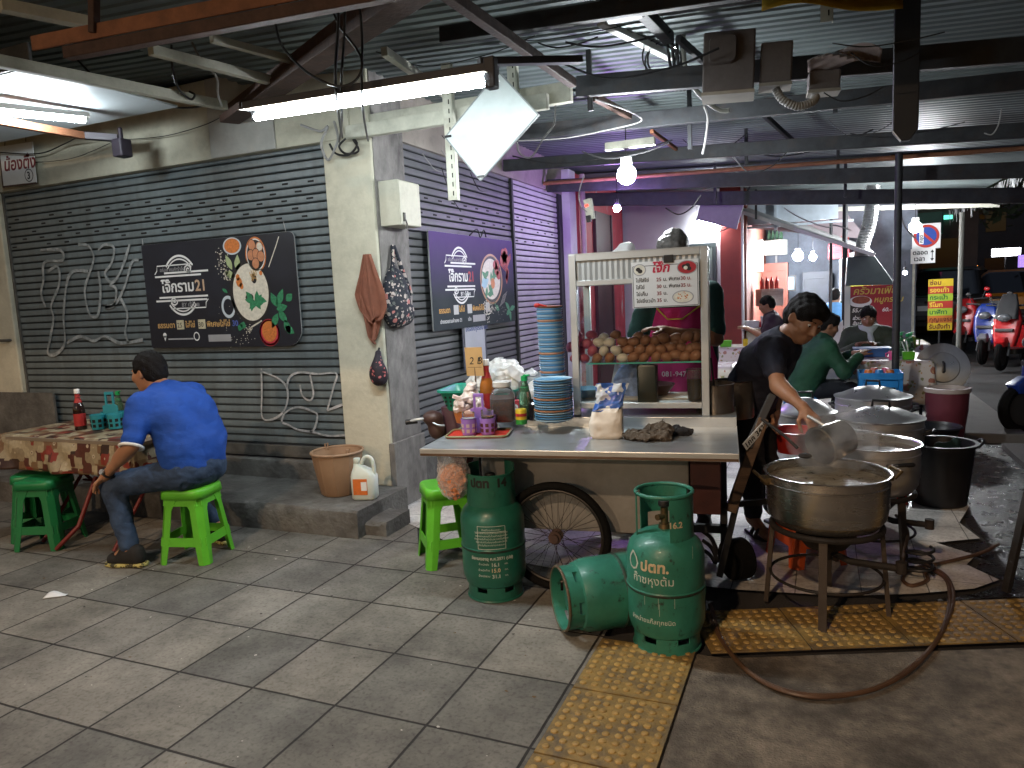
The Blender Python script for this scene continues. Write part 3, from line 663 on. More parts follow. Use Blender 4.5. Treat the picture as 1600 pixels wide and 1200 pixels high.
def strip(b, pts, w, z):
    P = [Vector((p[0], p[1], z)) for p in pts]; vs = []
    for i, q in enumerate(P):
        t = (P[min(i+1, len(P)-1)]-P[max(i-1, 0)]).normalized(); n = Vector((-t.y, t.x, 0)); vs += [q+n*w/2, q-n*w/2]
    b.add(vs, [(2*i, 2*i+1, 2*i+3, 2*i+2) for i in range(len(P)-1)]); return b
def leaf(b, cx, cy, l, w, a, z):
    vs = []
    for i in range(9):
        t = i/8; vs.append((t*l, w*math.sin(math.pi*t)*(1-.3*t)))
    vs += [(p[0], -p[1]) for p in vs[-2:0:-1]]
    ca, sa = math.cos(a), math.sin(a); b.add([(cx+x*ca-y*sa, cy+x*sa+y*ca, z) for x, y in vs], [tuple(range(len(vs)))]); return b
def emblem(par, T, cx, cy, s, redtwo):
    """the round shop emblem: double ring cut by scroll lines, with the shop name across"""
    b = MB(); Z = .0012
    for a0, a1 in ((R_(41), R_(139)), (R_(221), R_(319))):
        el(b, cx, cy, .30*s, .37*s, Z, 40, .93, a0, a1); el(b, cx, cy, .265*s, .325*s, Z, 40, .95, a0, a1)
    w = .022*s
    for x0, x1, y in ((-.42, .34, .118), (-.26, .46, .158), (-.38, .42, -.140), (-.44, .40, -.182)): strip(b, [(cx+x0*s, cy+y*s), (cx+x1*s, cy+y*s)], w, Z)
    strip(b, [(cx-.42*s, cy+.15*s), (cx-.38*s, cy+.19*s), (cx-.37*s, cy+.25*s), (cx+.20*s, cy+.25*s)], w*.6, Z)
    strip(b, [(cx+.42*s, cy-.18*s), (cx+.38*s, cy-.22*s), (cx+.37*s, cy-.28*s), (cx-.20*s, cy-.28*s)], w*.6, Z)
    for sx, sy in ((1, 1), (-1, -1)):
        sp = [(cx+sx*(.14+(.008+.009*k*.5)*math.cos(k*.8))*s, cy+sy*(.185+(.008+.009*k*.5)*math.sin(k*.8))*s) for k in range(13)]; strip(b, sp, w*.8, Z)
    b.build('emblem', m_pw2, par).matrix_local = T
    text(par, 'lettering', 'โจ๊กราม', .185*s, m_pw2, T @ Matrix.Translation((cx-.33*s, cy-.075*s, .001)), bold=.004*s, ext=.0004)
    text(par, 'lettering', '21', .185*s, m_pred if redtwo else M('print_tan', (.48, .33, .22), .5), T @ Matrix.Translation((cx+.225*s, cy-.075*s, .001)), bold=.004*s, ext=.0004)
    text(par, 'lettering', 'อร่อย คนคำร่ำลือ', .062*s, m_grey_p, T @ Matrix.Translation((cx-.33*s, cy+.178*s, .001)), ext=.0004)
    text(par, 'lettering', 'BY เจ๊น้อย', .072*s, m_grey_p if not redtwo else m_pw2, T @ Matrix.Translation((cx-.02*s, cy-.262*s, .001)), ext=.0004)
def rounded(w, h, rs, n=6):
    out = []
    for (cx, cy, a, r) in ((w-rs[0], rs[0], -90, rs[0]), (w-rs[1], h-rs[1], 0, rs[1]), (rs[2], h-rs[2], 90, rs[2]), (rs[3], rs[3], 180, rs[3])):
        for k in range(n+1): t = R_(a+90*k/n); out.append((cx+r*math.cos(t), cy+r*math.sin(t)))
    return out
def seeds(b, cx, cy, sx, sy, n, r, z, seed):
    q = random.Random(seed)
    for _ in range(n): el(b, cx+q.gauss(0, sx), cy+q.gauss(0, sy), r*q.uniform(.6, 1.5), r*q.uniform(.5, 1), z, 7)
    return b
p1 = thing('shop_banner', 'dark menu banner with a congee bowl hung on the broad grey shutter', 'banner', (-5.15, 4.375, 1.225))
T1 = frame_T((0, 0, 0), (1, 0, 0), (0, 0, 1)) @ Matrix.Rotation(R_(-0.2), 4, 'Z')
PW, PH = 1.57, 0.85
o = MB().prism(rounded(PW, PH, (.13, .05, .01, .02)), -.012).mat(1).prism([(x*.999+.0008, y*.999+.0004) for x, y in rounded(PW, PH, (.13, .05, .01, .02))], .0004).build('board', [m_edge, m_navy], p1); o.matrix_local = T1
emblem(p1, T1, .40, .505, .66, False)
b = MB(); Z = .0016
b.mat(0); el(b, 1.105, .42, .20, .245, Z); b.mat(1); el(b, 1.115, .42, .175, .22, Z+.0003); b.mat(2)
for (x, y, r) in ((1.01, .5, .03), (1.0, .54, .02), (1.03, .47, .02), (1.23, .56, .015)): el(b, x, y, r, r*1.2, Z+.0006)
b.mat(3)
for k in range(9): leaf(b, 1.13+.02*(k % 3), .33+.02*(k // 3), .10, .028, k*.75, Z+.0007+.0001*k)
b.mat(0); el(b, 1.10, .38, .04, .03, Z+.0009); el(b, 1.16, .52, .025, .035, Z+.0009)
b.mat(4)
for k in range(14): strip(b, [(1.16+rnd.uniform(-.03, .03), .56+rnd.uniform(-.04, .04)), (1.16+rnd.uniform(-.04, .04), .55+rnd.uniform(-.05, .05))], .006, Z+.001)
b.mat(5); el(b, .97, .78, .092, .066, Z); b.mat(2); el(b, .97, .782, .078, .056, Z+.0004)
b.mat(2); el(b, 1.195, .70, .10, .135, Z); b.mat(6); el(b, 1.195, .70, .09, .122, Z+.0003); b.mat(0); el(b, 1.195, .70, .083, .112, Z+.0005)
for i_, (x, y) in enumerate(((1.165, .775), (1.235, .755), (1.15, .70), (1.20, .705), (1.245, .685), (1.19, .635))): b.mat(0); el(b, x, y, .037, .044, Z+.0008+.0002*i_); b.mat(7); el(b, x, y, .033, .039, Z+.0009+.0002*i_)
b.mat(1); el(b, 1.238, .758, .026, .031, Z+.0012)
b.mat(5); el(b, .878, .315, .070, .088, Z, 36, .72)
b.mat(8); el(b, 1.265, .105, .098, .10, Z, 32, .86); el(b, 1.265, .105, .098, .105, Z); b.mat(2); el(b, 1.265, .115, .072, .08, Z+.0003); b.mat(9)
leaf(b, .95, .60, .13, .03, 2.0, Z); leaf(b, 1.0, .585, .13, .035, 1.45, Z); leaf(b, .97, .545, .11, .034, 2.75, Z)
b.mat(3)
for x, y, l, a in ((1.36, .30, .15, 1.1), (1.36, .3, .12, 2.0), (1.35, .28, .11, .2), (1.37, .27, .12, -.9), (1.36, .25, .13, -2.1), (1.42, .2, .12, -1.2), (1.42, .15, .1, -.6), (1.45, .34, .08, .7), (1.0, .14, .06, 1.2), (1.0, .14, .05, 2.6), (.85, .43, .03, 1)): leaf(b, x, y, l, .035, a, Z+.0003)
b.mat(1); seeds(b, .85, .69, .035, .05, 40, .0055, Z, 3); seeds(b, .88, .57, .02, .03, 45, .006, Z, 4); seeds(b, .98, .30, .12, .13, 35, .003, Z, 5); seeds(b, 1.06, .135, .022, .016, 40, .005, Z, 6); seeds(b, 1.0, .05, .08, .03, 22, .004, Z, 7)
strip(b, [(1.31, .60), (1.40, .76), (1.43, .82)], .008, Z); strip(b, [(1.09, .15), (1.2, .2)], .012, Z)
o = b.build('food_print', [m_dkp, m_congee, m_porr, m_pgrn, m_gold, M('print_steel', (.5, .56, .6), .4), m_pw2, m_pegg, M('print_rim_red', (.45, .03, .05), .4), m_plgrn], p1); o.matrix_local = T1
for s, x, m in (('ธรรมดา', .095, m_gold), ('ใส่ไข่', .405, m_gold), ('พิเศษใส่ไข่', .635, m_gold), ('30', .90, M('print_blue', (.08, .12, .4), .5))): text(p1, 'lettering', s, .062, m, T1 @ Matrix.Translation((x, .165, .0012)), ext=.0004, bold=.001)
b = MB(); b.poly([(.31, .15, .001), (.39, .15, .001), (.39, .225, .001), (.31, .225, .001)]); b.poly([(.545, .15, .001), (.622, .15, .001), (.622, .225, .001), (.545, .225, .001)])
b.mat(1); b.poly([(.64, .045, .001), (.875, .045, .001), (.875, .10, .001), (.64, .10, .001)]); strip(b, [(.2, .072), (.48, .072)], .012, .0008)
b.mat(2); el(b, .515, .09, .032, .036, .001, 20, .75); el(b, .165, .105, .02, .02, .001); b.poly([(.147, .1, .001), (.183, .1, .001), (.165, .055, .001)])
b.build('stickers', [m_price, m_grey_p, m_pw2], p1).matrix_local = T1
for s, x in (('25', .315), ('30', .545)): text(p1, 'lettering', s, .056, m_dkp, T1 @ Matrix.Translation((x, .165, .0016)), ext=.0004)
MB().tube([(.02, .004, .84), (.03, -.004, .9)], .003, 6).tube([(1.5, .004, .84), (1.49, -.004, .92)], .003, 6).build('wire_tie', m_edge, p1)

m_purp = M('violet_face', (0.06, 0.05, 0.12), 0.65, var=.1, spec=.25)
nt, bb, N, L = nodes_of(m_purp)      # banner face fades from violet at the top to dark teal
tc = N('ShaderNodeTexCoord'); sp = N('ShaderNodeSeparateXYZ'); L(tc.outputs['Object'], sp.inputs[0]); rr = N('ShaderNodeValToRGB')
rr.color_ramp.elements[0].position = .25; rr.color_ramp.elements[0].color = (.008, .018, .022, 1); rr.color_ramp.elements[1].position = .82; rr.color_ramp.elements[1].color = (.070, .034, .155, 1)
L(sp.outputs['Y'], rr.inputs[0]); L(rr.outputs[0], bb.inputs['Base Color'])
p2 = thing('shop_banner', 'violet topped menu banner hung over the dark shutter above the cart', 'banner', (-2.84, 5.08, 1.262))
T2 = frame_T((0, 0, 0), (0, 1, 0), (0, 0, 1))
PW2 = 1.70
o = MB().prism(rounded(PW2, .80, (.02, .02, .01, .01)), -.014).mat(1).prism(rounded(PW2-.002, .799, (.02, .02, .01, .01)), .0004).build('board', [m_edge, m_purp], p2); o.matrix_local = T2
emblem(p2, T2, .52, .45, .66, True)
b = MB(); Z = .0016
b.mat(8); el(b, 1.16, .42, .25, .235, Z); b.mat(0); el(b, 1.16, .42, .23, .215, Z+.0003); b.mat(1); el(b, 1.15, .42, .205, .19, Z+.0005); b.mat(5); leaf(b, .93, .36, .17, .06, .35, Z+.0008); b.mat(3)
for k in range(12): leaf(b, 1.05+.05*(k % 4), .28+.07*(k // 3), .12, .03, k*1.1, Z+.0009+.0001*k)
b.mat(2)
for x, y in ((1.28, .5), (1.32, .46), (1.25, .55), (1.3, .56)): el(b, x, y, .05, .045, Z+.0022)
b.mat(7); el(b, 1.18, .38, .045, .05, Z+.0022)
b.mat(2)
for x, y in ((1.46, .66), (1.52, .67), (1.49, .61), (1.43, .60), (1.55, .61), (1.49, .64)): el(b, x, y, .052, .055, Z)
for k in range(3): strip(b, [(1.38, .56+k*.02), (1.5, .5+k*.02), (1.64, .63+k*.02)], .012, Z+.0006)
for k in range(5): leaf(b, 1.52, .46+.02*k, .09, .025, -1.6+.2*k, Z)
b.mat(3)
for x, y, l, a in ((1.22, .17, .12, 1.8), (1.22, .17, .1, -.5), (1.56, .12, .13, 2.5), (1.56, .12, .14, .2), (1.56, .12, .12, -1.4), (1.56, .12, .1, -2.6)): leaf(b, x, y, l, .03, a, Z)
b.mat(1); seeds(b, 1.07, .155, .06, .055, 150, .007, Z, 11); seeds(b, 1.3, .1, .12, .06, 30, .004, Z, 12)
for k in range(4): strip(b, [(1.33+.03*k, .16+.01*k), (1.42+.03*k, .27+.01*k)], .004, Z)
o = b.build('food_print', [m_dkp, m_congee, m_pred, m_pgrn, m_gold, M('print_pale_blue', (.3, .5, .6), .5), m_pw2, m_porr, M('print_tan_bowl', (.42, .2, .1), .5)], p2); o.matrix_local = T2
for s, x in (('ธรรมดา', .10), ('ใส่ไข่', .46), ('พิเศษใส่ไข่', .72)): text(p2, 'lettering', s, .062, M('print_amber', (.6, .3, .03), .5), T2 @ Matrix.Translation((x, .14, .0012)), ext=.0004, bold=.001)
text(p2, 'lettering', 'ปากซอยรามคำแหง 21', .045, m_pw2, T2 @ Matrix.Translation((.11, .055, .0012)), ext=.0004); text(p2, 'lettering', 'เปิด', .045, m_pw2, T2 @ Matrix.Translation((.62, .055, .0012)), ext=.0004)
b = MB()
for x in (.36, .62, 1.0): b.poly([(x, .12, .0012), (x+.09, .12, .0012), (x+.09, .2, .0012), (x, .2, .0012)])
b.mat(1).poly([(.72, .04, .0012), (.98, .04, .0012), (.98, .10, .0012), (.72, .10, .0012)])
b.build('stickers', [M('pale_sticker', (.5, .5, .48), .6), m_grey_p], p2).matrix_local = T2
MB().tube(spline([(.012, .72, .80), (.03, .84, .86), (.03, .9, .79), (.03, .98, .86), (.03, 1.02, .8)], 5), .006, 6).build('wire_tie', m_black, p2)

# small plate reading the stall's nickname, high at the left
o3 = PY(6, 290, 4.26)
sg = thing('name_sign', 'small white metal sign with maroon Thai lettering and a circled three', 'sign', (o3.x, 4.26, o3.z))
Tn = frame_T((0, 0, 0), (1, 0, 0.0), (0, 0, 1)) @ Matrix.Rotation(R_(-1.5), 4, 'Z')
b = MB().box((.215, .16, 0), (.44, .34, .006)); b.build('plate', M('sign_white', (.66, .68, .68), .5, var=.08, dirt=.3, dcol=(.35, .33, .3)), sg).matrix_local = Tn
MB().box((-.005, .16, 0), (.012, .36, .012)).box((.215, -.01, 0), (.44, .012, .012)).build('frame', m_rust, sg).matrix_local = Tn
m_mar = M('maroon_paint', (.16, .02, .03), .5)
text(sg, 'lettering', 'น้องติ๋ง', .145, m_mar, Tn @ Matrix.Translation((.03, .12, .004)), bold=.003, shear=.15)
text(sg, 'lettering', '3', .085, m_navy, Tn @ Matrix.Translation((.325, .03, .004)), bold=.002)
el(MB(), .35, .06, .055, .055, .0042, 28, .86).build('circle', m_navy, sg).matrix_local = Tn
MB().tube([(.08, .0, .33), (.09, .03, .5)], .003, 5).tube([(.36, .0, .33), (.35, .03, .5)], .003, 5).build('wire_tie', m_black, sg)

# ================================================================ dining table, stools and what is on them
m_green = M('lime_green_plastic', (0.10, 0.42, 0.025), 0.35, var=.08, scale=6, dirt=.4, dcol=(.06, .24, .02), dscale=9, spec=.5)
m_dgreen = M('deep_green_plastic', (0.008, 0.16, 0.048), 0.4, var=.1, dirt=.3, dcol=(.01, .08, .03))
m_orange = M('orange_red_plastic', (0.50, 0.075, 0.012), 0.4, var=.1, dirt=.4, dcol=(.25, .04, .01))
m_blue = M('bright_blue_plastic', (0.02, 0.22, 0.55), 0.4, var=.08)
def make_stool(label, m, group, hgt=0.455, top=.118, bot=.165):
    t = thing('plastic_stool', label, 'stool', group=group)
    b = MB(); rr = rounded(2*top+.03, 2*top+.03, (.05,)*4, 5); c0 = top+.015; r2 = [((x-c0)*.985, (y-c0)*.985) for x, y in rr]; n = len(r2)
    lv = [(1.06, hgt-.055), (1.03, hgt-.012), (.985, hgt-.002), (.9, hgt), (.55, hgt-.004)]
    vs = [(x*s, y*s, z) for s, z in lv for x, y in r2]
    fs = [(k*n+i, k*n+(i+1) % n, (k+1)*n+(i+1) % n, (k+1)*n+i) for k in range(len(lv)-1) for i in range(n)]; fs.append(tuple((len(lv)-1)*n+i for i in range(n)))
    b.add(vs, fs, True); b.build('seat', m, t, sharp=50, solid=.004)
    for sx in (-1, 1):
        for sy in (-1, 1):
            def sec(w, a, c, th=.006):
                o = [(a-w, a), (a-c, a), (a, a-c), (a, a-w), (a-th, a-w), (a-th, a-c-th*.3), (a-c-th*.3, a-th), (a-w, a-th)]
                return [(x*sx, y*sy) for x, y in o]
            b = MB(); vs = []
            for z, w, a, c in ((hgt-.05, .105, top+.008, .035), (hgt*.72, .072, top+(bot-top)*.3, .032), (hgt*.36, .070, top+(bot-top)*.66, .03), (0, .058, bot, .026)): vs += [(x, y, z) for x, y in sec(w, a, c)]
            fs = [(k*8+i, k*8+(i+1) % 8, k*8+8+(i+1) % 8, k*8+8+i) for k in range(3) for i in range(8)]+[tuple(range(8)), tuple(range(24, 32))]
            if sx*sy < 0: fs = [f[::-1] for f in fs]
            b.add(vs, fs); b.build('leg', m, t, bev=.002)
    for k in range(4):
        Rz = Matrix.Rotation(k*math.pi/2, 4, 'Z'); zt, zb = .165, .112
        for z0, z1, nm in ((zb, zt, 'rail'), (hgt-.10, hgt-.04, 'apron')):
            b = MB()
            a0 = top+(bot-top)*(1-z0/hgt); a1 = top+(bot-top)*(1-z1/hgt)
            vs = [(-a0+.02, a0-.001, z0), (a0-.02, a0-.001, z0), (a1-.02, a1-.001, z1), (-a1+.02, a1-.001, z1)]; vs += [(x, y-.006, z) for x, y, z in vs]
            b.add(vs, [(0, 1, 2, 3), (7, 6, 5, 4), (0, 4, 5, 1), (2, 6, 7, 3), (1, 5, 6, 2), (0, 3, 7, 4)], T=Rz)
            b.build(nm, m, t)
    return t
GS = 'plastic stools set out around the stall'
st0 = make_stool('lime green plastic stool that the man in the blue shirt sits on', m_green, GS); st0.location = (-3.56, 3.20, 0); st0.rotation_euler[2] = R_(14)
dup(st0, (-2.0, 3.60, 0), R_(40), 'lime green plastic stool under the cart corner below the hanging bag')
st2 = make_stool('deep green plastic stool with worn edge standing at the left table end', m_dgreen, GS, .46); st2.location = (-4.78, 3.10, 0); st2.rotation_euler[2] = R_(20)
dup(st2, (-5.02, 3.22, .0), R_(35), 'deep green plastic stool mostly hidden behind the other one under the tablecloth')
bx_ = PZ(12, 700, .73)
m_tl = M('red_folding_leg', (0.16, 0.018, 0.018), .5, var=.2, dirt=.4, dcol=(.06, .02, .015))
tb = thing('folding_table', 'folding table with red tube legs under a patterned plastic cloth', 'table', (-4.5, 3.42, 0))
MB().box((0, 0, .715), (1.28, .62, .022)).build('tabletop', M('table_board', (.2, .17, .13), .6), tb)
for sx in (-1, 1):
    for sy in (-1, 1):
        MB().tube([(sx*.34, sy*.24, .70), (sx*.34+.0, -sy*.34, .012)], .012, 8).build('leg', m_tl, tb)
MB().tube([(.34, 0, .36), (-.34, 0, .36)], .009, 8).build('stretcher', m_tl, tb)
# the visible red leg that splays out to the front
MB().tube([tuple(PY(150, 745, 3.25)-Vector((-4.5, 3.42, 0))), tuple(PZ(123, 822, .16)-Vector((-4.5, 3.42, 0))), tuple(PZ(88, 858, .012)-Vector((-4.5, 3.42, 0)))], .014, 8).build('leg', m_tl, tb)
m_cloth = M('coffee_print_cloth', (0.35, 0.28, 0.18), 0.4, var=0)
nt, bb, N, L = nodes_of(m_cloth)
tc = N('ShaderNodeUVMap') if False else N('ShaderNodeTexCoord')
vo = N('ShaderNodeTexVoronoi'); vo.distance = 'CHEBYCHEV'; vo.inputs['Scale'].default_value = 15; vo.inputs['Randomness'].default_value = .75; L(tc.outputs['UV'], vo.inputs['Vector'])
hs = N('ShaderNodeSeparateColor'); L(vo.outputs['Color'], hs.inputs[0]); r1 = N('ShaderNodeValToRGB'); r1.color_ramp.interpolation = 'CONSTANT'
cols = [(0, (.36, .30, .19)), (.22, (.10, .028, .018)), (.38, (.44, .38, .25)), (.55, (.21, .12, .06)), (.7, (.30, .24, .15)), (.84, (.045, .02, .013)), (.93, (.26, .04, .025))]
for i, (ps, c) in enumerate(cols):
    e = r1.color_ramp.elements[i] if i < 2 else r1.color_ramp.elements.new(ps); e.position = ps; e.color = (*c, 1)
L(hs.outputs[0], r1.inputs[0])
r2 = N('ShaderNodeValToRGB'); r2.color_ramp.interpolation = 'CONSTANT'   # cups: rings round each cell's centre
v2 = N('ShaderNodeTexVoronoi'); v2.inputs['Scale'].default_value = 15; v2.inputs['Randomness'].default_value = .75; L(tc.outputs['UV'], v2.inputs['Vector'])
for i, (ps, c) in enumerate([(0, (.12, .06, .03)), (.10, (.55, .48, .35)), (.22, (0, 0, 0)), (.26, (0, 0, 0))]):
    e = r2.color_ramp.elements[i] if i < 2 else r2.color_ramp.elements.new(ps); e.position = ps; e.color = (*c, 1)
L(v2.outputs['Distance'], r2.inputs[0])
lt = N('ShaderNodeMath'); lt.operation = 'LESS_THAN'; lt.inputs[1].default_value = .22; L(v2.outputs['Distance'], lt.inputs[0])
gt = N('ShaderNodeMath'); gt.operation = 'GREATER_THAN'; gt.inputs[1].default_value = .45; L(hs.outputs[1], gt.inputs[0]); mu = N('ShaderNodeMath'); mu.operation = 'MULTIPLY'; L(lt.outputs[0], mu.inputs[0]); L(gt.outputs[0], mu.inputs[1])
mx = N('ShaderNodeMix'); mx.data_type = 'RGBA'; L(mu.outputs[0], mx.inputs[0]); L(r1.outputs[0], mx.inputs[6]); L(r2.outputs[0], mx.inputs[7])
nn = N('ShaderNodeTexNoise'); nn.inputs['Scale'].default_value = 40; L(tc.outputs['UV'], nn.inputs['Vector']); m3 = N('ShaderNodeMix'); m3.data_type = 'RGBA'; m3.blend_type = 'MULTIPLY'; m3.inputs[0].default_value = .5; L(mx.outputs[2], m3.inputs[6]); L(nn.outputs[0], m3.inputs[7])
L(m3.outputs[2], bb.inputs['Base Color'])
def cloth(name, label, cat, cx, cy, w, d, z, drop, m, rz=0, seed=0, amp=.03, nx=64, ny=44, group=None):
    """a cloth laid over a table: flat on top, hanging folds at the sides"""
    W2, D2 = w+2*drop, d+2*drop; vs = []; uv = []
    for j in range(ny):
        for i in range(nx):
            u = (i/(nx-1)-.5)*W2; v = (j/(ny-1)-.5)*D2; ox = max(0, abs(u)-w/2); oy = max(0, abs(v)-d/2); h = math.hypot(ox, oy)
            s = math.copysign(1, u); q = math.copysign(1, v); r = min(1, h/.04)
            wob = amp*math.sin((v*11 if ox > oy else u*11)+seed)*min(1, h/drop)+amp*.5*math.sin((u+v)*23+seed)*min(1, h/drop)
            fl = .12*h+.012*r+max(0, wob)
            x = s*(min(abs(u), w/2)+(ox/h*fl if h else 0)); y = q*(min(abs(v), d/2)+(oy/h*fl if h else 0))
            zz = z-max(0, h-.008)*(1 if h < drop*1.05 else 1-.25*(h-drop)/drop)
            vs.append((x, y, max(zz, .2)+.0015*math.sin(u*31+seed)*math.sin(v*27))); uv.append((u, v))
    b = MB(); b.add(vs, [(j*nx+i, j*nx+i+1, (j+1)*nx+i+1, (j+1)*nx+i) for j in range(ny-1) for i in range(nx-1)], True)
    o = b.build(name, m, None, (cx, cy, 0), rz, sharp=0, solid=.002)
    uvl = o.data.uv_layers.new(name='UVMap')
    for l in o.data.loops: uvl.data[l.index].uv = uv[l.vertex_index]
    return tag(o, label, cat, group)
cloth('tablecloth', 'plastic tablecloth printed with brown and cream coffee cups at the left', 'tablecloth', -4.61, 3.44, 1.3, .62, .732, .235, m_cloth, 0, 1.3, .028, 96, 60)

m_glass_dk = M('dark_sauce_glass', (0.018, 0.008, 0.006), .08, var=0, coat=.3)
m_redlab = M('red_label', (.32, .02, .02), .5, var=.2, scale=60)
m_capw = M('white_cap', (.7, .7, .68), .5, var=.05)
def sauce_bottle(label, loc, s=1.0, glass=None, cap=None, lab=None, rz=0):
    t = thing('sauce_bottle', label, 'bottle', loc, rz)
    pr = [(.0, 0), (.031, 0), (.033, .006), (.033, .12), (.031, .135), (.022, .165), (.0145, .19), (.013, .225), (.0, .225)]
    MB().lathe([(r*s, z*s) for r, z in pr], 24).build('glass', glass or m_glass_dk, t)
    MB().lathe([(.0338*s, .025*s), (.0338*s, .1*s)], 24).build('label', lab or m_redlab, t)
    MB().lathe([(.0228*s, .166*s), (.0142*s, .195*s), (.0142*s, .218*s)], 24).build('neck_label', lab or m_redlab, t)
    MB().lathe([(0, .25*s), (.0135*s, .248*s), (.0155*s, .245*s), (.0155*s, .222*s), (0, .222*s)], 20).build('cap', cap or m_capw, t)
    return t
sauce_bottle('tall dark sauce bottle with white cap on the coffee cup cloth', tuple(PZ(127, 671, .735)), 1.15)
m_teal = M('teal_plastic', (.02, .24, .30), .4, var=.08)
def caddy(label, loc, rz, m, s=1.0, cups=()):
    """condiment carrier: four open cups round an upright handle"""
    t = thing('condiment_caddy', label, 'caddy', loc, rz)
    for i, (sx, sy) in enumerate(((-1, -1), (1, -1), (-1, 1), (1, 1))):
        b = MB(); x, y, r, h = sx*.048*s, sy*.048*s, .040*s, .085*s
        b.lathe([(0, .004), (r*.86, .004), (r, h), (r-.004, h), (r*.82, .012)], 4 if False else 16, Matrix.Translation((x, y, 0)))
        c = b.build('cup', m, t)
        bb_ = MB()
        for a in range(8):      # dark slots of the basket work
            an = a*math.pi/4
            for zz in (.025*s, .052*s):
                k = .86+.14*zz/(h); bb_.box((0, 0, 0), (.016*s, .002, .017*s), Matrix.Translation((x+(r*k+.0004)*math.cos(an), y+(r*k+.0004)*math.sin(an), zz)) @ Matrix.Rotation(an+math.pi/2, 4, 'Z'))
        bb_.build('slots', cups[i][2] if i < len(cups) and cups[i] and len(cups[i]) > 2 else m_slot, c)
        if i < len(cups) and cups[i]:
            fc, gz = cups[i][0], cups[i][1]
            j = MB().lathe([(r*.78, .02*s), (r*.82, gz*s), (r*.8, gz*s)], 16, Matrix.Translation((x, y, 0))).build('jar', m_jar, t)
            MB().lathe([(0, gz*.78*s), (r*.76, gz*.76*s), (r*.72, .02*s)], 16, Matrix.Translation((x, y, 0))).build('contents', fc, j)
    b = MB(); w, h = .07*s, .2*s
    for p in ([(-w*.62, .0), (w*.62, .0), (w*.62, h*.62), (w*.34, h*.66), (-w*.34, h*.66), (-w*.62, h*.62)],): b.prism(p, .008, Matrix.Translation((0, .004, 0)) @ Matrix.Rotation(math.pi/2, 4, 'X'))
    b.box((-w*.29, 0, h*.8), (.012*s, .01, h*.36)).box((w*.29, 0, h*.8), (.012*s, .01, h*.36)).box((0, 0, h*.97), (w*.72, .012, .016*s))
    b.build('handle', m, t, bev=.002)
    return t
m_jar = M('clear_jar_glass', (.9, .92, .92), .05, var=0, trans=.95, spec=.4)
m_chil = M('chilli_flakes', (.22, .035, .01), .7, var=.4, scale=80); m_sugar = M('white_sugar', (.75, .75, .72), .8, var=.05); m_vin = M('chilli_vinegar', (.3, .12, .02), .2, var=.3, scale=50)
caddy('teal blue condiment carrier with handle on the coffee cup cloth', tuple(PZ(176, 668, .735)), R_(20), m_teal, 1.25, ((m_chil, .07), (m_sugar, .07)))
m_ggl = M('green_bottle_glass', (.25, .5, .3), .05, var=0, trans=.85); m_gcap = M('green_cap', (.01, .32, .09), .4)
def cap_bottle(label, loc, s=1.0, liq=None):
    t = thing('sauce_bottle', label, 'bottle', loc)
    MB().lathe([(r*s, z*s) for r, z in [(0, 0), (.028, 0), (.03, .005), (.03, .11), (.026, .125), (.02, .16), (.0125, .175), (.0125, .19), (0, .19)]], 20).build('glass', m_ggl, t)
    MB().lathe([(r*s, z*s) for r, z in [(0, .004), (.026, .004), (.026, .07), (0, .07)]], 20).build('contents', liq or m_vin, t)
    MB().lathe([(r*s, z*s) for r, z in [(.0235, .135), (.0205, .158)]], 20).build('label', m_gcap, t)
    MB().lathe([(0, .212*s), (.016*s, .208*s), (.016*s, .186*s), (0, .186*s)], 18).box((.012*s, 0, .212*s), (.03*s, .02*s, .006*s)).build('cap', m_gcap, t)
    return t
cap_bottle('small glass bottle with flip green cap beside the teal carrier', tuple(PZ(188, 655, .735)), 1.0)
gl = thing('drinking_glass', 'short glass half hidden by the seated man beside the green capped bottle', 'glass', tuple(PZ(203, 652, .735)))
MB().lathe([(0, .002), (.03, .002), (.036, .1), (.034, .1), (.028, .006), (0, .006)], 20).build('glass', m_jar, gl)
MB().lathe([(0, .06), (.031, .06), (.028, .008)], 18).build('drink', M('pale_tea', (.45, .3, .12), .2), gl)
# tissue on the pavement
tag(MB().grid(lambda u, v: ((u-.5)*.11, (v-.5)*.06*(1-.5*u), .006+.01*math.sin(u*5)*v+.008*v), 8, 5).build('paper_scrap', M('tissue', (.7, .72, .73), .8, var=.05), loc=tuple(PZ(88, 932, 0)), rz=.5, solid=.001), 'torn white paper scrap lying on the pavement slabs', 'litter')

# ================================================================ on the step
m_brown = M('brown_bucket_plastic', (0.30, 0.19, 0.115), 0.5, var=.1, scale=5, dirt=.3, dcol=(.18, .11, .07))
bk = thing('bucket', 'large ribbed brown plastic bucket standing on the dark step', 'bucket', (-3.13, 4.10, .186))
b = MB(); n = 48; pr = [(.118, 0), (.128, .01), (.165, .21), (.178, .30)]
def bkf(u, v):
    k = v*(len(pr)-1); i = min(int(k), len(pr)-2); f = k-i; r = pr[i][0]*(1-f)+pr[i+1][0]*f; z = pr[i][1]*(1-f)+pr[i+1][1]*f; a = 2*math.pi*u
    return ((r+.003*(1 if math.sin(a*10) > .92 else 0))*math.cos(a), (r+.003*(1 if math.sin(a*10) > .92 else 0))*math.sin(a), z)
b.grid(bkf, 120, 4, cu=True); b.lathe([(0, .004), (.119, .004)], 32); b.lathe([(.173, .30), (.118, .008), (0, .008)], 48)
b.build('body', m_brown, bk)
b = MB(); b.tube([(.180*math.cos(a*2*math.pi/40), .180*math.sin(a*2*math.pi/40), .303) for a in range(40)], .0095, 8, closed=True); b.build('rim', m_brown, bk)
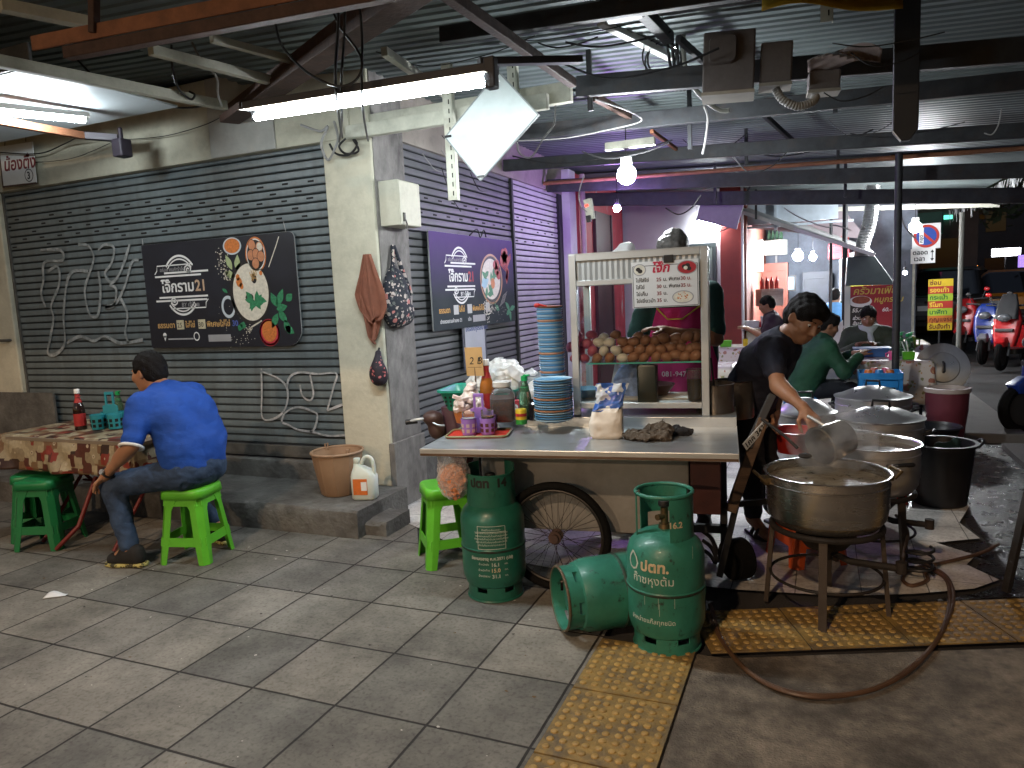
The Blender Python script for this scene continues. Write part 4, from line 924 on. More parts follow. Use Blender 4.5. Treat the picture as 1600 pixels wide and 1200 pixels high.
for an in (2.6, -.55): MB().tube([(.17*math.cos(an), .17*math.sin(an), .29), (.172*math.cos(an), .172*math.sin(an), .335), (.172*math.cos(an+.12), .172*math.sin(an+.12), .335), (.17*math.cos(an+.12), .17*math.sin(an+.12), .29)], .006, 6).build('lug', m_brown, bk)
m_hdpe = M('milky_plastic', (.55, .60, .54), .4, var=.06, dirt=.2, dcol=(.4, .42, .36), sss=.2)
jc = thing('jerrycan', 'milky white plastic jug with orange label beside the brown bucket', 'jug', (-2.86, 4.02, .186), R_(15))
def rbox(b, lv, n=5):
    """loft of rounded rectangles: (half x, half y, corner r, z, x offset)"""
    rows = []
    for hx, hy, r, z, ox in lv: rows.append([(x-hx+ox, y-hy, z) for x, y in rounded(2*hx, 2*hy, (r,)*4, n)])
    k = len(rows[0]); vs = [p for r in rows for p in r]
    fs = [(j*k+i, j*k+(i+1) % k, (j+1)*k+(i+1) % k, (j+1)*k+i) for j in range(len(rows)-1) for i in range(k)]
    fs += [tuple(range(k-1, -1, -1)), tuple((len(rows)-1)*k+i for i in range(k))]
    return b.add(vs, fs, True)
b = rbox(MB(), [(.075, .05, .03, 0, 0), (.085, .058, .035, .012, 0), (.086, .06, .035, .16, 0), (.07, .05, .03, .195, -.008), (.04, .035, .03, .225, -.03), (.024, .024, .022, .245, -.045)])
b.build('body', m_hdpe, jc, sharp=60)
MB().lathe([(0, .285), (.021, .283), (.023, .278), (.023, .25), (.018, .243)], 18, Matrix.Translation((-.045, 0, 0))).build('cap', m_hdpe, jc)
MB().tube(spline([(-.02, 0, .23), (.012, 0, .285), (.05, 0, .285), (.07, 0, .24), (.072, 0, .16)], 6), .014, 10).build('handle', m_hdpe, jc)
MB().box((-.012, -.0605, .095), (.10, .004, .11)).build('label', M('orange_label', (.55, .13, .02), .5, var=.15, scale=40), jc, bev=.0015)
MB().box((.015, -.063, .10), (.04, .002, .06)).build('label', m_capw, jc)
# ================================================================ hanging on the pillar corner
def hang_cloth(name, label, cat, prims, mats, h, k, disp, loc, mfn=None):
    o = organic_obj(name, prims, mats, None, h, k, disp, loc, mfn); return tag(o, label, cat)
m_rustcloth = M('rust_brown_cloth', (.20, .075, .045), .9, var=.2, scale=12, bump=.4, bscale=300)
q = PY(577, 400, 4.33)
tw = thing('hanging_towel', 'rust brown towel bunched on a nail at the pillar corner', 'towel', (q.x, 4.335, q.z))
def towel(seed, pts, d0):
    b = MB(); nu, nv = 26, 24
    def fn(u, v):
        # pts: left and right outline, top to bottom
        k = v*(len(pts)-1); i = min(int(k), len(pts)-2); f = k-i
        l = pts[i][0]*(1-f)+pts[i+1][0]*f; r = pts[i][1]*(1-f)+pts[i+1][1]*f; z = pts[i][2]*(1-f)+pts[i+1][2]*f
        x = l+(r-l)*u; w = .018*math.sin(u*9+seed+v*2)*min(1, .25+v)+.008*math.sin(u*21+seed)+.01*math.sin(v*6+u*3)
        return (x*1.22, -.02-d0-w, z-.02*math.sin(u*math.pi*1.3+seed)*v)
    b.grid(fn, nu, nv); return b
towel(.5, [(-.015, .02, 0), (-.05, .05, -.12), (-.075, .075, -.25), (-.05, .07, -.42), (-.035, .03, -.56), (.0, .01, -.60)], 0).build('back_fold', m_rustcloth, tw, solid=.006, sharp=0)
towel(2.1, [(-.01, .03, .01), (-.04, .06, -.13), (-.085, .10, -.26), (-.07, .115, -.36), (-.02, .09, -.44), (.01, .05, -.46)], .03).build('front_fold', m_rustcloth, tw, solid=.006, sharp=0)
def pattern(m, sc, cols, rough=.85, base=None):
    """cells of flat colour on a ground, for printed cloth"""
    nt, b, N, L = nodes_of(m); tc = N('ShaderNodeTexCoord'); out = None
    nz = N('ShaderNodeTexNoise'); nz.inputs['Scale'].default_value = sc*1.6; L(tc.outputs['Object'], nz.inputs['Vector'])
    va = N('ShaderNodeVectorMath'); va.operation = 'MULTIPLY_ADD'; va.inputs[1].default_value = (.5/sc,)*3; L(nz.outputs['Color'], va.inputs[0]); L(tc.outputs['Object'], va.inputs[2])
    for i, (c, s, th) in enumerate(cols):
        v = N('ShaderNodeTexVoronoi'); v.inputs['Scale'].default_value = sc*s; L(va.outputs[0], v.inputs['Vector'])
        l = N('ShaderNodeMath'); l.operation = 'LESS_THAN'; l.inputs[1].default_value = th; L(v.outputs['Distance'], l.inputs[0])
        mx = N('ShaderNodeMix'); mx.data_type = 'RGBA'; L(l.outputs[0], mx.inputs[0]); mx.inputs[7].default_value = (*c, 1)
        if out: L(out, mx.inputs[6])
        else: mx.inputs[6].default_value = (*base, 1)
        out = mx.outputs[2]
    L(out, b.inputs['Base Color']); return m
m_floral = pattern(M('floral_bag_cloth', (.02, .025, .035), .8, var=0, bump=.2, bscale=200), 17, [((.10, .11, .10), 1.6, .28), ((.42, .36, .32), 1.0, .30), ((.5, .42, .38), 2.0, .24), ((.45, .16, .14), .7, .20)], base=(.014, .017, .026))
q = PX(618, 383, -2.80); QB = Vector((-2.82, q.y, q.z))
def hang_bag(name, label, loc, w, d, top, hgt, m, seed, sw=1):
    t = thing(name, label, 'bag', loc)
    pr = [('e', (0.0, 0, -top-hgt*.70), (d, w*.98, hgt*.31)), ('e', (0, -w*.08, -top-hgt*.42), (d*.8, w*.72, hgt*.36)), ('c', (0, -w*.5, -top-hgt*.86), (0, w*.5, -top-hgt*.84), d*.62, d*.6), ('c', (0, 0, -top-hgt*.18), (0, 0, -top-hgt*.5), d*.5, w*.42)]
    organic_obj('pouch', pr, m, t, .0085, .05, folds(.007, (40, 38, 14), seed))
    return t
fb = hang_bag('cloth_bag', 'navy cloth shopping bag with pale flowers hanging on the grey pillar side', QB, .185, .085, .14, .44, m_floral, 1.0)
for s in (-1, 1): MB().tube(spline([(.0, s*.01, 0), (.015, s*.045, -.12), (.03, s*.10, -.27), (.04, s*.13, -.36)], 6), [.012+.012*i/18 for i in range(19)], 8).build('strap', m_floral, fb)
m_dots = pattern(M('dotted_pouch_cloth', (.02, .012, .02), .7, var=0), 26, [((.42, .12, .12), 1.0, .24)], base=(.014, .009, .016))
q = PY(591, 548, 4.31); pb_ = thing('cloth_pouch', 'small black pouch with pink spots hanging below the rust brown towel', 'bag', (q.x, 4.325, q.z))
organic_obj('pouch', [('e', (0, -.03, -.17), (.068, .055, .085)), ('c', (0, -.02, -.02), (0, -.03, -.12), .022, .05)], m_dots, pb_, .006, .03, folds(.006, (60, 60, 30), 2))
MB().tube([(0, -.0, .02), (0, -.02, -.03)], .008, 6).build('string', m_black, pb_)
# steel box and power gear
m_boxc = M('cream_steel_box', (.48, .47, .38), .6, var=.1, scale=6, dirt=.5, dcol=(.22, .2, .16), dscale=5)
eb = thing('meter_box', 'cream steel switch box with a hasp on the grey pillar side', 'electric box', (-2.76, 4.55, 2.2))
MB().box((0, 0, .0), (.16, .29, .31)).build('case', m_boxc, eb, bev=.006)
MB().box((.083, 0, 0), (.008, .28, .30)).build('lid', m_boxc, eb, bev=.004)
MB().box((.09, -.1, -.1), (.012, .02, .06)).tube([(.1, -.1, -.12), (.11, -.1, -.15), (.1, -.1, -.18)], .005, 6).build('hasp', m_rail, eb)
MB().box((0, .16, -.03), (.05, .03, .1)).build('breaker', m_black, eb, bev=.003)
# diamond board
wb = thing('whiteboard', 'pale square board hung cornerwise in front of the cream hanger strip', 'board', (0, 0, 0))
cs = [PY(780, 113, 3.95), PY(842, 180, 3.95), PY(752, 282, 3.95), PY(697, 215, 3.95)]; cc = sum(cs, Vector())/4; wb.location = cc
b = MB().prism([(c.x-cc.x, c.z-cc.z) for c in cs], .012, Matrix.Rotation(math.pi/2, 4, 'X')); b.build('panel', M('whiteboard_face', (.44, .49, .48), .45, var=.12, scale=5, dirt=.35, dcol=(.5, .56, .54), dscale=4), wb)
b = MB()
for i in range(4):
    a, c = cs[i]-cc, cs[(i+1) % 4]-cc; b.bar(a+Vector((0, -.006, 0)), c+Vector((0, -.006, 0)), .008, .016, (0, 1, 0))
b.build('edge_trim', M('board_trim', (.2, .22, .22), .5), wb)
for i in (2, 3):
    v = (cs[i]-cc)*.93; MB().box(v+Vector((0, -.015, 0)), (.045, .004, .014), None).build('clip', m_black, wb)
# ================================================================ gas cylinders
m_gasg = M('scuffed_green_paint', (0.026, 0.160, 0.112), 0.42, 0.0, var=.25, scale=5, bump=.2, bscale=22, dirt=.9, dcol=(.012, .020, .015), dscale=17, dlo=.58, dhi=.66, coat=.15)
m_gasd = M('dark_green_paint', (0.016, 0.118, 0.080), 0.36, 0.0, var=.2, scale=5, bump=.12, bscale=30, dirt=.7, dcol=(.01, .016, .012), dscale=9, dlo=.56, dhi=.76, coat=.15)
m_gasr = M('rusty_green_edge', (0.03, 0.12, 0.08), .7, 0, var=.5, scale=16, bump=.5, dirt=.95, dcol=(.10, .062, .035), dscale=9, dlo=.35, dhi=.5)
m_seam = M('grimy_weld_seam', (.012, .055, .035), .7, var=.5, scale=40, dirt=.9, dcol=(.02, .015, .01), dscale=18, dlo=.4, dhi=.55)
m_brass = M('tarnished_brass', (.14, .10, .05), .45, .8, var=.3)
m_stencil = M('cream_stencil', (.52, .42, .27), .6, var=.25, scale=50)
m_stwhite = M('white_stencil', (.45, .50, .44), .6, var=.3, scale=60)
m_stblack = M('black_stencil', (.012, .014, .012), .6)
def arc_plate(b, r, th, a0, a1, z0, z1, n=None):
    n = n or max(3, int(abs(a1-a0)/.12)); vs = []
    for i in range(n+1):
        a = a0+(a1-a0)*i/n
        for rr, z in ((r, z0), (r, z1), (r-th, z1), (r-th, z0)): vs.append((rr*math.cos(a), rr*math.sin(a), z))
    fs = [(i*4+j, i*4+(j+1) % 4, i*4+4+(j+1) % 4, i*4+4+j) for i in range(n) for j in range(4)]+[(0, 1, 2, 3), (n*4+3, n*4+2, n*4+1, n*4)]
    b.add(vs, [f[::-1] for f in fs], True); return b
def gas(label, loc, rz, kind, m, mring=None):
    t = thing('gas_cylinder', label, 'gas cylinder', loc, rz, 'green cooking gas cylinders around the cart')
    R = .163
    pr = [(0, .04), (.06, .042), (.115, .055), (.148, .08), (R-.003, .115), (R, .15), (R, .263), (R+.0035, .268), (R+.0035, .276), (R, .281), (R, .40), (R-.003, .425), (R-.014, .455), (R-.038, .482), (R-.075, .499), (.05, .510), (0, .513)]
    b = MB().lathe(pr[:7], 64); b.mat(1).lathe(pr[6:9], 64); b.mat(0).lathe(pr[8:], 64); b.build('body', [m, m_seam], t, sharp=30)
    b = MB(); rb = .140
    nslot = 6
    for k in range(nslot):
        a = 2*math.pi*k/nslot; arc_plate(b, rb, .006, a, a+2*math.pi/nslot, 0, .048); arc_plate(b, rb, .006, a+.20, a+2*math.pi/nslot-.20, .048, .075)
    if mring: b.mat(1)
    b.tube([(rb*math.cos(i*2*math.pi/48), rb*math.sin(i*2*math.pi/48), .004) for i in range(48)], .0065, 6, closed=True)
    b.build('foot_ring', [m, mring or m], t, sharp=50)
    b = MB(); rc = .118 if kind != 'full' else .122
    if kind == 'open':      # a round hand guard on one broad plate and narrow posts
        zt = .672
        b.tube([(rc*math.cos(i*2*math.pi/56), rc*math.sin(i*2*math.pi/56), zt) for i in range(56)], .0085, 8, closed=True)
        arc_plate(b, rc+.002, .005, R_(-80), R_(8), .478, zt); arc_plate(b, rc+.002, .005, R_(35), R_(150), .55, zt)
        arc_plate(b, rc+.002, .005, R_(182), R_(194), .478, zt); arc_plate(b, rc+.002, .005, R_(35), R_(52), .478, zt); arc_plate(b, rc+.002, .005, R_(128), R_(150), .478, zt)
    elif kind == 'full':
        zt = .675; f0 = -90
        arc_plate(b, rc+.002, .005, R_(f0-150), R_(f0+150), .478, .585, 60); arc_plate(b, rc+.002, .005, R_(f0-118), R_(f0+100), .585, .64, 60)
        for a0, a1 in ((f0-152, f0-112), (f0+95, f0+140)): arc_plate(b, rc+.002, .005, R_(a0), R_(a1), .585, zt)
        b.tube([(rc*math.cos(R_(f0-116+214*i/40)), rc*math.sin(R_(f0-116+214*i/40)), .641) for i in range(41)], .0055, 6)
    else: arc_plate(b, rc, .005, 0, 2*math.pi, .478, .66, 48)
    b.build('collar', m, t, sharp=50)
    v = MB().cyl((0, 0, .505), (0, 0, .53), .028, .024, 20).cyl((0, 0, .53), (0, 0, .60), .016, n=14).cyl((0, 0, .565), (-.03, -.035, .565), .013, n=12).build('valve', m_brass, t)
    MB().lathe([(0, .632), (.024, .63), (.026, .62), (.024, .608), (0, .606)], 14).build('hand_wheel', m_black, v)
    return t
gr = gas('gas cylinder with open ring guard and 16.2 on its plate on yellow studs', (-0.60, 2.965, 0), R_(11.4), 'open', m_gasg)
def on_body(ang, z, R=.1632): # text frame on the cylinder wall, wrapped
    c, s = math.cos(ang), math.sin(ang); return frame_T((R*c, R*s, z), (-s, c, 0), (0, 0, 1))
def wr(t, s, size, m, ang, z, R=.1635, bold=0.0, shear=0.0, align='CENTER'):
    return text(t, 'lettering', s, size, m, on_body(ang, z, R), ext=.0004, align=align, bold=bold, shear=shear, wrapr=R)
AF = R_(-90)            # direction that faces the viewer in the cylinder's frame
wr(gr, 'ปตท.', .060, m_stencil, AF-.30, .372, bold=.0022, shear=.05)
wr(gr, 'ก๊าซหุงต้ม', .048, m_stwhite, AF-.36, .318)
wr(gr, 'จำหน่ายแก๊สทุกชนิด', .026, m_stwhite, AF-.40, .15)
wr(gr, '16.2', .036, m_stencil, AF+.38, .545, R=.1212, bold=.0008)
b = MB()
fl = [(0, .045), (.02, .02), (.026, -.005), (.017, -.026), (0, -.032), (-.017, -.026), (-.026, -.005), (-.02, .018)]
Tb = on_body(AF-.92, .40, .1637)
strip(b, fl+[fl[0]], .008, 0)
o = b.build('emblem', m_stwhite, gr)
for v in o.data.vertices:
    a = v.co.x/.1637; v.co = Vector((.1637*math.sin(a), v.co.y, .1637*math.cos(a)-.1637+.0004))
o.matrix_local = Tb
b = MB()
for k in range(5):
    a = AF+rnd.uniform(-1, .8); z = rnd.uniform(.14, .43); Rb = .1634
    b.add([(Rb*math.cos(a+da), Rb*math.sin(a+da), z+dz) for da, dz in ((-.004, 0), (.004, 0), (.006, .05), (0, .055))], [(0, 1, 2, 3)])
b.build('scratches', m_stwhite, gr)
gl_ = gas('gas cylinder with a closed collar and filling table standing by the stool', (-1.535, 3.235, 0), R_(25.4), 'full', m_gasd)
AF2 = R_(-90)
wr(gl_, 'ปตท  14', .058, m_stblack, AF2-.12, .588, R=.1255, bold=.003)
MB().cyl(Vector((.118*math.cos(AF2), .118*math.sin(AF2), .555)), Vector((.128*math.cos(AF2), .128*math.sin(AF2), .555)), .017, n=16).build('badge', m_gasd, gl_)
for s, z, sz, m, da in (('ถึงหมดอายุ ค.ศ.2571 (ปส)', .230, .021, m_stwhite, -.08), ('16.1', .198, .026, m_stwhite, .02), ('15.0', .168, .028, m_stencil, .02), ('31.1', .138, .026, m_stwhite, .04)):
    wr(gl_, s, sz, m, AF2+da, z, bold=.0006)
for s, z in (('น้ำหนักถัง', .204), ('น้ำหนักก๊าซ', .174), ('น้ำหนักรวม', .144)):
    wr(gl_, s, .014, m_stwhite, AF2-.34, z); wr(gl_, 'กก.', .014, m_stwhite, AF2+.36, z)
b = MB(); R2 = .1637
def wrap_pt(a, z): return (R2*math.cos(AF2+a), R2*math.sin(AF2+a), z)
def wrap_line(b, p, q, w=.0028):
    for i in range(10):
        a0, z0 = p[0]+(q[0]-p[0])*i/10, p[1]+(q[1]-p[1])*i/10; a1, z1 = p[0]+(q[0]-p[0])*(i+1)/10, p[1]+(q[1]-p[1])*(i+1)/10
        if abs(q[1]-p[1]) < 1e-4: b.add([wrap_pt(a0, z0), wrap_pt(a1, z1), wrap_pt(a1, z1+w), wrap_pt(a0, z0+w)], [(0, 1, 2, 3)])
        else: b.add([wrap_pt(a0, z0), wrap_pt(a0+w/R2, z0), wrap_pt(a1+w/R2, z1), wrap_pt(a1, z1)], [(0, 1, 2, 3)])
x0, x1, z0, z1 = -.50, .36, .285, .40
for p, q in (((x0, z0), (x1, z0)), ((x0, z1), (x1, z1)), ((x0, z0), (x0, z1)), ((x1, z0), (x1, z1)), ((x0, .372), (x1, .372))): wrap_line(b, p, q)
b.build('table_frame', m_stwhite, gl_)
for k, s in enumerate(('ก๊าซปิโตรเลียมเหลว', 'วิธีใช้และคำเตือนในการใช้ก๊าซหุงต้ม', 'ตรวจสอบรอยรั่วด้วยน้ำสบู่ทุกครั้ง', 'ห้ามวางถังก๊าซใกล้เปลวไฟหรือที่ร้อน', 'ปิดวาล์วที่หัวถังทุกครั้งหลังเลิกใช้', 'เก็บในที่อากาศถ่ายเทสะดวก')):
    wr(gl_, s, .0125, m_stwhite, AF2-.07, .380-.0155*k)
# the one that lies on its side
gt = gas('gas cylinder lying on its side with a rusty foot ring between the two standing ones', (0, 0, 0), 0, 'plain', m_gasg, m_gasr)
pb0 = PZ(874, 935, .166); dx = Vector((.80, .60, 0)).normalized()
gt.matrix_world = Matrix.Translation(pb0-dx*.0) @ frame_T((0, 0, 0), (-dx.y, dx.x, 0), (0, 0, 1)).to_4x4() @ Matrix.Rotation(0, 4, 'Z')
zz = dx; xx = Vector((-dx.y, dx.x, 0)); yy = zz.cross(xx)
gt.matrix_world = Matrix(((xx.x, yy.x, zz.x, pb0.x), (xx.y, yy.y, zz.y, pb0.y), (xx.z, yy.z, zz.z, pb0.z), (0, 0, 0, 1)))

# ================================================================ the food cart
m_ss = M('worn_stainless_sheet', (.58, .62, .64), .34, .8, var=.18, scale=5, dirt=.35, dcol=(.30, .31, .31), dscale=5, stretch=(1, 4, 4), rvar=.12)
m_ssb = M('stained_metal_panel', (.27, .262, .245), .5, .3, var=.25, scale=3, dirt=.55, dcol=(.16, .12, .08), dscale=2.5, bump=.08)
m_alu = M('aluminium_profile', (.45, .48, .49), .42, .6, var=.08, dirt=.3, dcol=(.3, .3, .27))
m_wood = M('old_brown_wood', (.105, .062, .035), .7, var=.4, scale=5, bump=.3, bscale=40, stretch=(1, 1, 6), dirt=.5, dcol=(.03, .02, .014))
m_mar2 = M('dark_red_board', (.075, .022, .018), .6, var=.4, dirt=.5, dcol=(.02, .012, .01))
m_tyre = M('black_rubber', (.006, .006, .006), .85, spec=.15, var=.3, bump=.3, bscale=90)
m_spoke = M('dull_spoke_steel', (.06, .055, .05), .5, .8, var=.3, dirt=.5, dcol=(.08, .045, .025))
CA = R_(6.5); CARTO = Vector((-1.82, 3.04, 0))
cart = thing('food_cart', 'stainless steel food cart with a spoked wheel under its counter', 'food cart', CARTO, CA)
Cinv = (Matrix.Translation(CARTO) @ Matrix.Rotation(CA, 4, 'Z')).inverted()
def CW(x, y, z): return Matrix.Translation(CARTO) @ Matrix.Rotation(CA, 4, 'Z') @ Vector((x, y, z))
def toC(p): return Cinv @ Vector(p)
b = MB().box((.755, .31, .786), (1.51, .62, .004)).box((.755, .001, .768), (1.512, .004, .036)).box((.0, .31, .768), (.004, .62, .036)).box((1.51, .31, .77), (.004, .62, .05)).box((.755, .615, .812), (1.51, .005, .055))
b.build('counter', m_ss, cart, bev=.0012)
MB().box((.755, -.0015, .758), (1.508, .003, .012)).build('counter_edge', m_wood, cart)
MB().box((.76, .95, .838), (1.5, .66, .004)).box((.755, .622, .835), (1.51, .006, .01)).box((.76, 1.28, .80), (1.5, .005, .09)).build('deck', m_ss, cart)
MB().box((.74, .60, .52), (1.08, .52, .47)).build('body_panel', m_ssb, cart, bev=.006)
MB().box((1.36, .7, .60), (.14, .9, .34)).build('end_panel', m_mar2, cart, bev=.004)
MB().box((.74, .9, .5), (1.1, .10, .5)).build('back_board', m_mar2, cart)
for x, y in ((.06, .66), (.06, 1.2), (1.44, .66), (1.44, 1.2)): MB().box((x, y, .52 if x < 1 else .46), (.035, .035, .52 if x < 1 else .72)).build('leg', m_steel, cart)
MB().box((.75, .62, .24), (1.4, .04, .04)).box((.75, 1.2, .24), (1.4, .04, .04)).box((1.44, .9, .24), (.04, .6, .04)).build('frame', m_steel, cart)
def wheel(parent, c, ax, R, rt, nsp, name='wheel', mt=None, rim=None):
    """spoked wheel: tyre, rim, hub and spokes under one empty"""
    ax = Vector(ax).normalized(); u = ax.orthogonal().normalized(); v = ax.cross(u); c = Vector(c)
    P = lambda r, a, d=0: c+u*(r*math.cos(a))+v*(r*math.sin(a))+ax*d
    w = MB().tube([P(R-rt, i*2*math.pi/56) for i in range(56)], rt, 10, closed=True).build(name, mt or m_tyre, parent)
    MB().tube([P(R-2*rt-.004, i*2*math.pi/56) for i in range(56)], .009, 8, closed=True).build('rim', rim or m_spoke, w)
    MB().cyl(c-ax*.045, c+ax*.045, .022, n=16).cyl(c-ax*.03, c-ax*.024, .034, n=16).cyl(c+ax*.024, c+ax*.03, .034, n=16).build('hub', m_rust, w)
    b = MB()
    for k in range(nsp):
        a = 2*math.pi*k/nsp; s = 1 if k % 2 else -1; b.tube([P(.03, a+.5*(1 if k % 4 < 2 else -1), s*.026), P(R-2*rt-.004, a, 0)], .0016, 4, caps=False)
    b.build('spokes', m_spoke, w); return w
wc = toC(PY(869, 848, 3.345)); wheel(cart, (wc.x, wc.y, .287), (0, 1, 0), .287, .021, 36)
# handle posts at the right end: a slanted timber, a dark rail, a small solid wheel
MB().bar(toC(PY(1141, 800, 3.62)), toC(PY(1192, 655, 3.78)), .05, .075, (0, 1, 0)).build('slanted_timber', m_wood, cart, bev=.004)
MB().bar(toC(PY(1168, 700, 3.70)), toC(PY(1206, 618, 3.86)), .035, .05, (0, 1, 0)).build('rail', M('scuffed_dark_bar', (.06, .06, .06), .45, .3), cart, bev=.003)
MB().bar(toC(PY(1124, 900, 3.62)), toC(PY(1150, 790, 3.66)), .03, .04, (0, 1, 0)).bar(toC(PY(1100, 792, 3.64)), toC(PY(1215, 782, 3.86)), .03, .02, (0, 1, 0)).build('axle_bar', m_black, cart)
cwp = toC(PY(1147, 884, 3.72)); MB().cyl((cwp.x-.02, cwp.y, .11), (cwp.x+.05, cwp.y+.05, .11), .105, n=32).build('small_wheel', m_tyre, cart, bev=.02)
for k in range(3): MB().tube(spline([toC(PY(1098, 830+14*k, 3.95)), toC(PY(1112, 842+14*k, 3.93)), toC(PY(1122, 866+12*k, 3.92))], 5), .012, 6).build('rack_bar', m_black, cart)
pl = frame_T(toC(PY(1166, 703, 3.66)), toC(PY(1201, 664, 3.76))-toC(PY(1166, 703, 3.66)), (0, -.1, 1))
o = MB().box((.085, .02, 0), (.17, .045, .003)).build('label_strip', M('strip_white', (.6, .62, .62), .5, var=.2, scale=30), cart); o.matrix_local = pl
text(cart, 'lettering', '1กค 3428', .042, m_stblack, pl @ Matrix.Translation((.005, .005, .0017)), bold=.001)

# glass egg cabinet on the deck
m_pane = M('cabinet_glass', (.93, .98, .97), .02, var=0)
nt, bb, N, L = nodes_of(m_pane)
g = N('ShaderNodeBsdfGlossy'); g.inputs['Roughness'].default_value = .03; tr = N('ShaderNodeBsdfTransparent'); tr.inputs[0].default_value = (.90, .94, .93, 1); fr = N('ShaderNodeFresnel'); fr.inputs[0].default_value = 1.45
ms = N('ShaderNodeMixShader'); L(fr.outputs[0], ms.inputs[0]); L(tr.outputs[0], ms.inputs[1]); L(g.outputs[0], ms.inputs[2]); L(ms.outputs[0], nt.nodes['Material Output'].inputs[0])
m_gedge = M('aqua_glass_edge', (.10, .55, .48), .2, var=0)
zb = .842; PL = toC(PZ(890, 660, zb)); PR = toC(PZ(1101, 664, zb)); cy = .665; xl, xr = PL.x, PR.x; dp = .40; hc = .88
case = thing('display_cabinet', 'tall glass cabinet of aluminium profile heaped with eggs on the cart', 'display cabinet', CW(xl, cy, zb), CA)
Wc = xr-xl
for x in (0, Wc):
    for y in (0, dp): MB().box((x, y, hc/2), (.038, .03, hc)).build('post', m_alu, case, bev=.002)
b = MB()
for y in (0, dp): b.box((Wc/2, y, .055), (Wc-.04, .026, .03)).box((Wc/2, y, hc-.0175), (Wc-.04, .026, .035)).box((Wc/2, y, hc-.155), (Wc-.04, .026, .028))
for x in (0, Wc): b.box((x, dp/2, .055), (.026, dp-.03, .03)).box((x, dp/2, hc-.0175), (.026, dp-.03, .035)).box((x, dp/2, hc-.155), (.026, dp-.03, .028))
b.build('rails', m_alu, case, bev=.0015)
b = MB(); nl = 44
for y, s in ((0, 1), (dp, -1)):
    pts = []
    for i in range(nl+1): pts.append((.02+(Wc-.04)*i/nl, y-.003*s*(i % 2)))
    b.add([(x, y0, hc-.142) for x, y0 in pts]+[(x, y0, hc-.034) for x, y0 in pts], [(i, i+1, nl+2+i, nl+1+i) for i in range(nl)])
for x in (0,): b.add([(x, .015, hc-.142), (x, dp-.015, hc-.142), (x, dp-.015, hc-.034), (x, .015, hc-.034)], [(0, 1, 2, 3)])
b.build('louvre_panel', m_alu, case, sharp=0)
MB().box((Wc/2, dp/2, hc+.002), (Wc+.04, dp+.03, .004)).build('roof_plate', m_alu, case)
MB().box((Wc/2, dp/2, .067), (Wc-.03, dp-.03, .004)).build('floor_plate', m_ss, case)
sz = toC(PY(1000, 568, CW(.8, .68, 1).y)).z-zb
MB().box((Wc/2+.02, dp/2, sz), (Wc-.08, dp-.05, .006)).build('glass_shelf', m_pane, case)
MB().box((Wc/2+.02, .022, sz), (Wc-.08, .003, .008)).build('shelf_edge', m_gedge, case)
m_smoke = M('smoked_side_pane', (.93, .98, .97), .02, var=0)
MB().add([(.019, .001, .07), (Wc-.019, .001, .07), (Wc-.019, .001, hc-.169), (.019, .001, hc-.169)], [(0, 1, 2, 3)]).build('front_pane', m_pane, case)
MB().add([(Wc, .015, .07), (Wc, dp-.015, .07), (Wc, dp-.015, hc-.035), (Wc, .015, hc-.035)], [(0, 1, 2, 3)]).build('side_pane', m_pane, case)
MB().add([(0, .015, .07), (0, dp-.015, .07), (0, dp-.015, hc-.169), (0, .015, hc-.169)], [(0, 1, 2, 3)]).build('side_pane', m_pane, case)
# eggs, placed one by one over the shelf
m_ep = M('pink_egg', (.42, .10, .17), .45, var=.12, scale=20, sss=.1); m_ew = M('white_egg', (.68, .66, .60), .45, var=.06, scale=20, sss=.1); m_eb = M('brown_egg', (.30, .15, .09), .45, var=.15, scale=25, sss=.1); m_ed = M('dark_brown_egg', (.22, .09, .055), .45, var=.15, scale=25)
eggs = {}
def egg_mesh():
    b = MB(); pr = []
    for i in range(13):
        t = math.pi*i/12; r = .0225*math.sin(t)*(1-.13*math.cos(t)); pr.append((r, -.029*math.cos(t)))
    return b.lathe(pr, 18)
EG = 'eggs heaped on the glass shelf'
LB = {'p': 'pink shelled egg heaped at the left end of the glass shelf', 'w': 'white egg heaped between the pink and the brown ones', 'b': 'brown egg heaped along the middle and right of the glass shelf'}
src = {k: egg_mesh().build('egg', m) for k, m in (('p', m_ep), ('w', m_ew), ('b', m_eb))}
used = {k: 0 for k in src}
def egg(px, py, k, row, tilt):
    # row 0 is the front layer on the shelf; higher layers lie further back
    yl = .045+.034*row; w = CW(xl, cy+yl, 1); p = None
    d = ray(px, py); n = Vector((-math.sin(CA), math.cos(CA), 0)); t = (w-CP).dot(n)/d.dot(n); p = CP+d*t
    o = src[k] if used[k] == 0 else src[k].copy()
    if used[k]: COL.objects.link(o)
    used[k] += 1
    p.z = max(p.z, zb+sz+.026)
    o.location = p; o.rotation_euler = (R_(tilt), R_(tilt*1.7+70), R_(tilt*3)); s = rnd.uniform(1.14, 1.3); o.scale = (s, s, s)
    tag(o, LB[k], 'egg', EG)
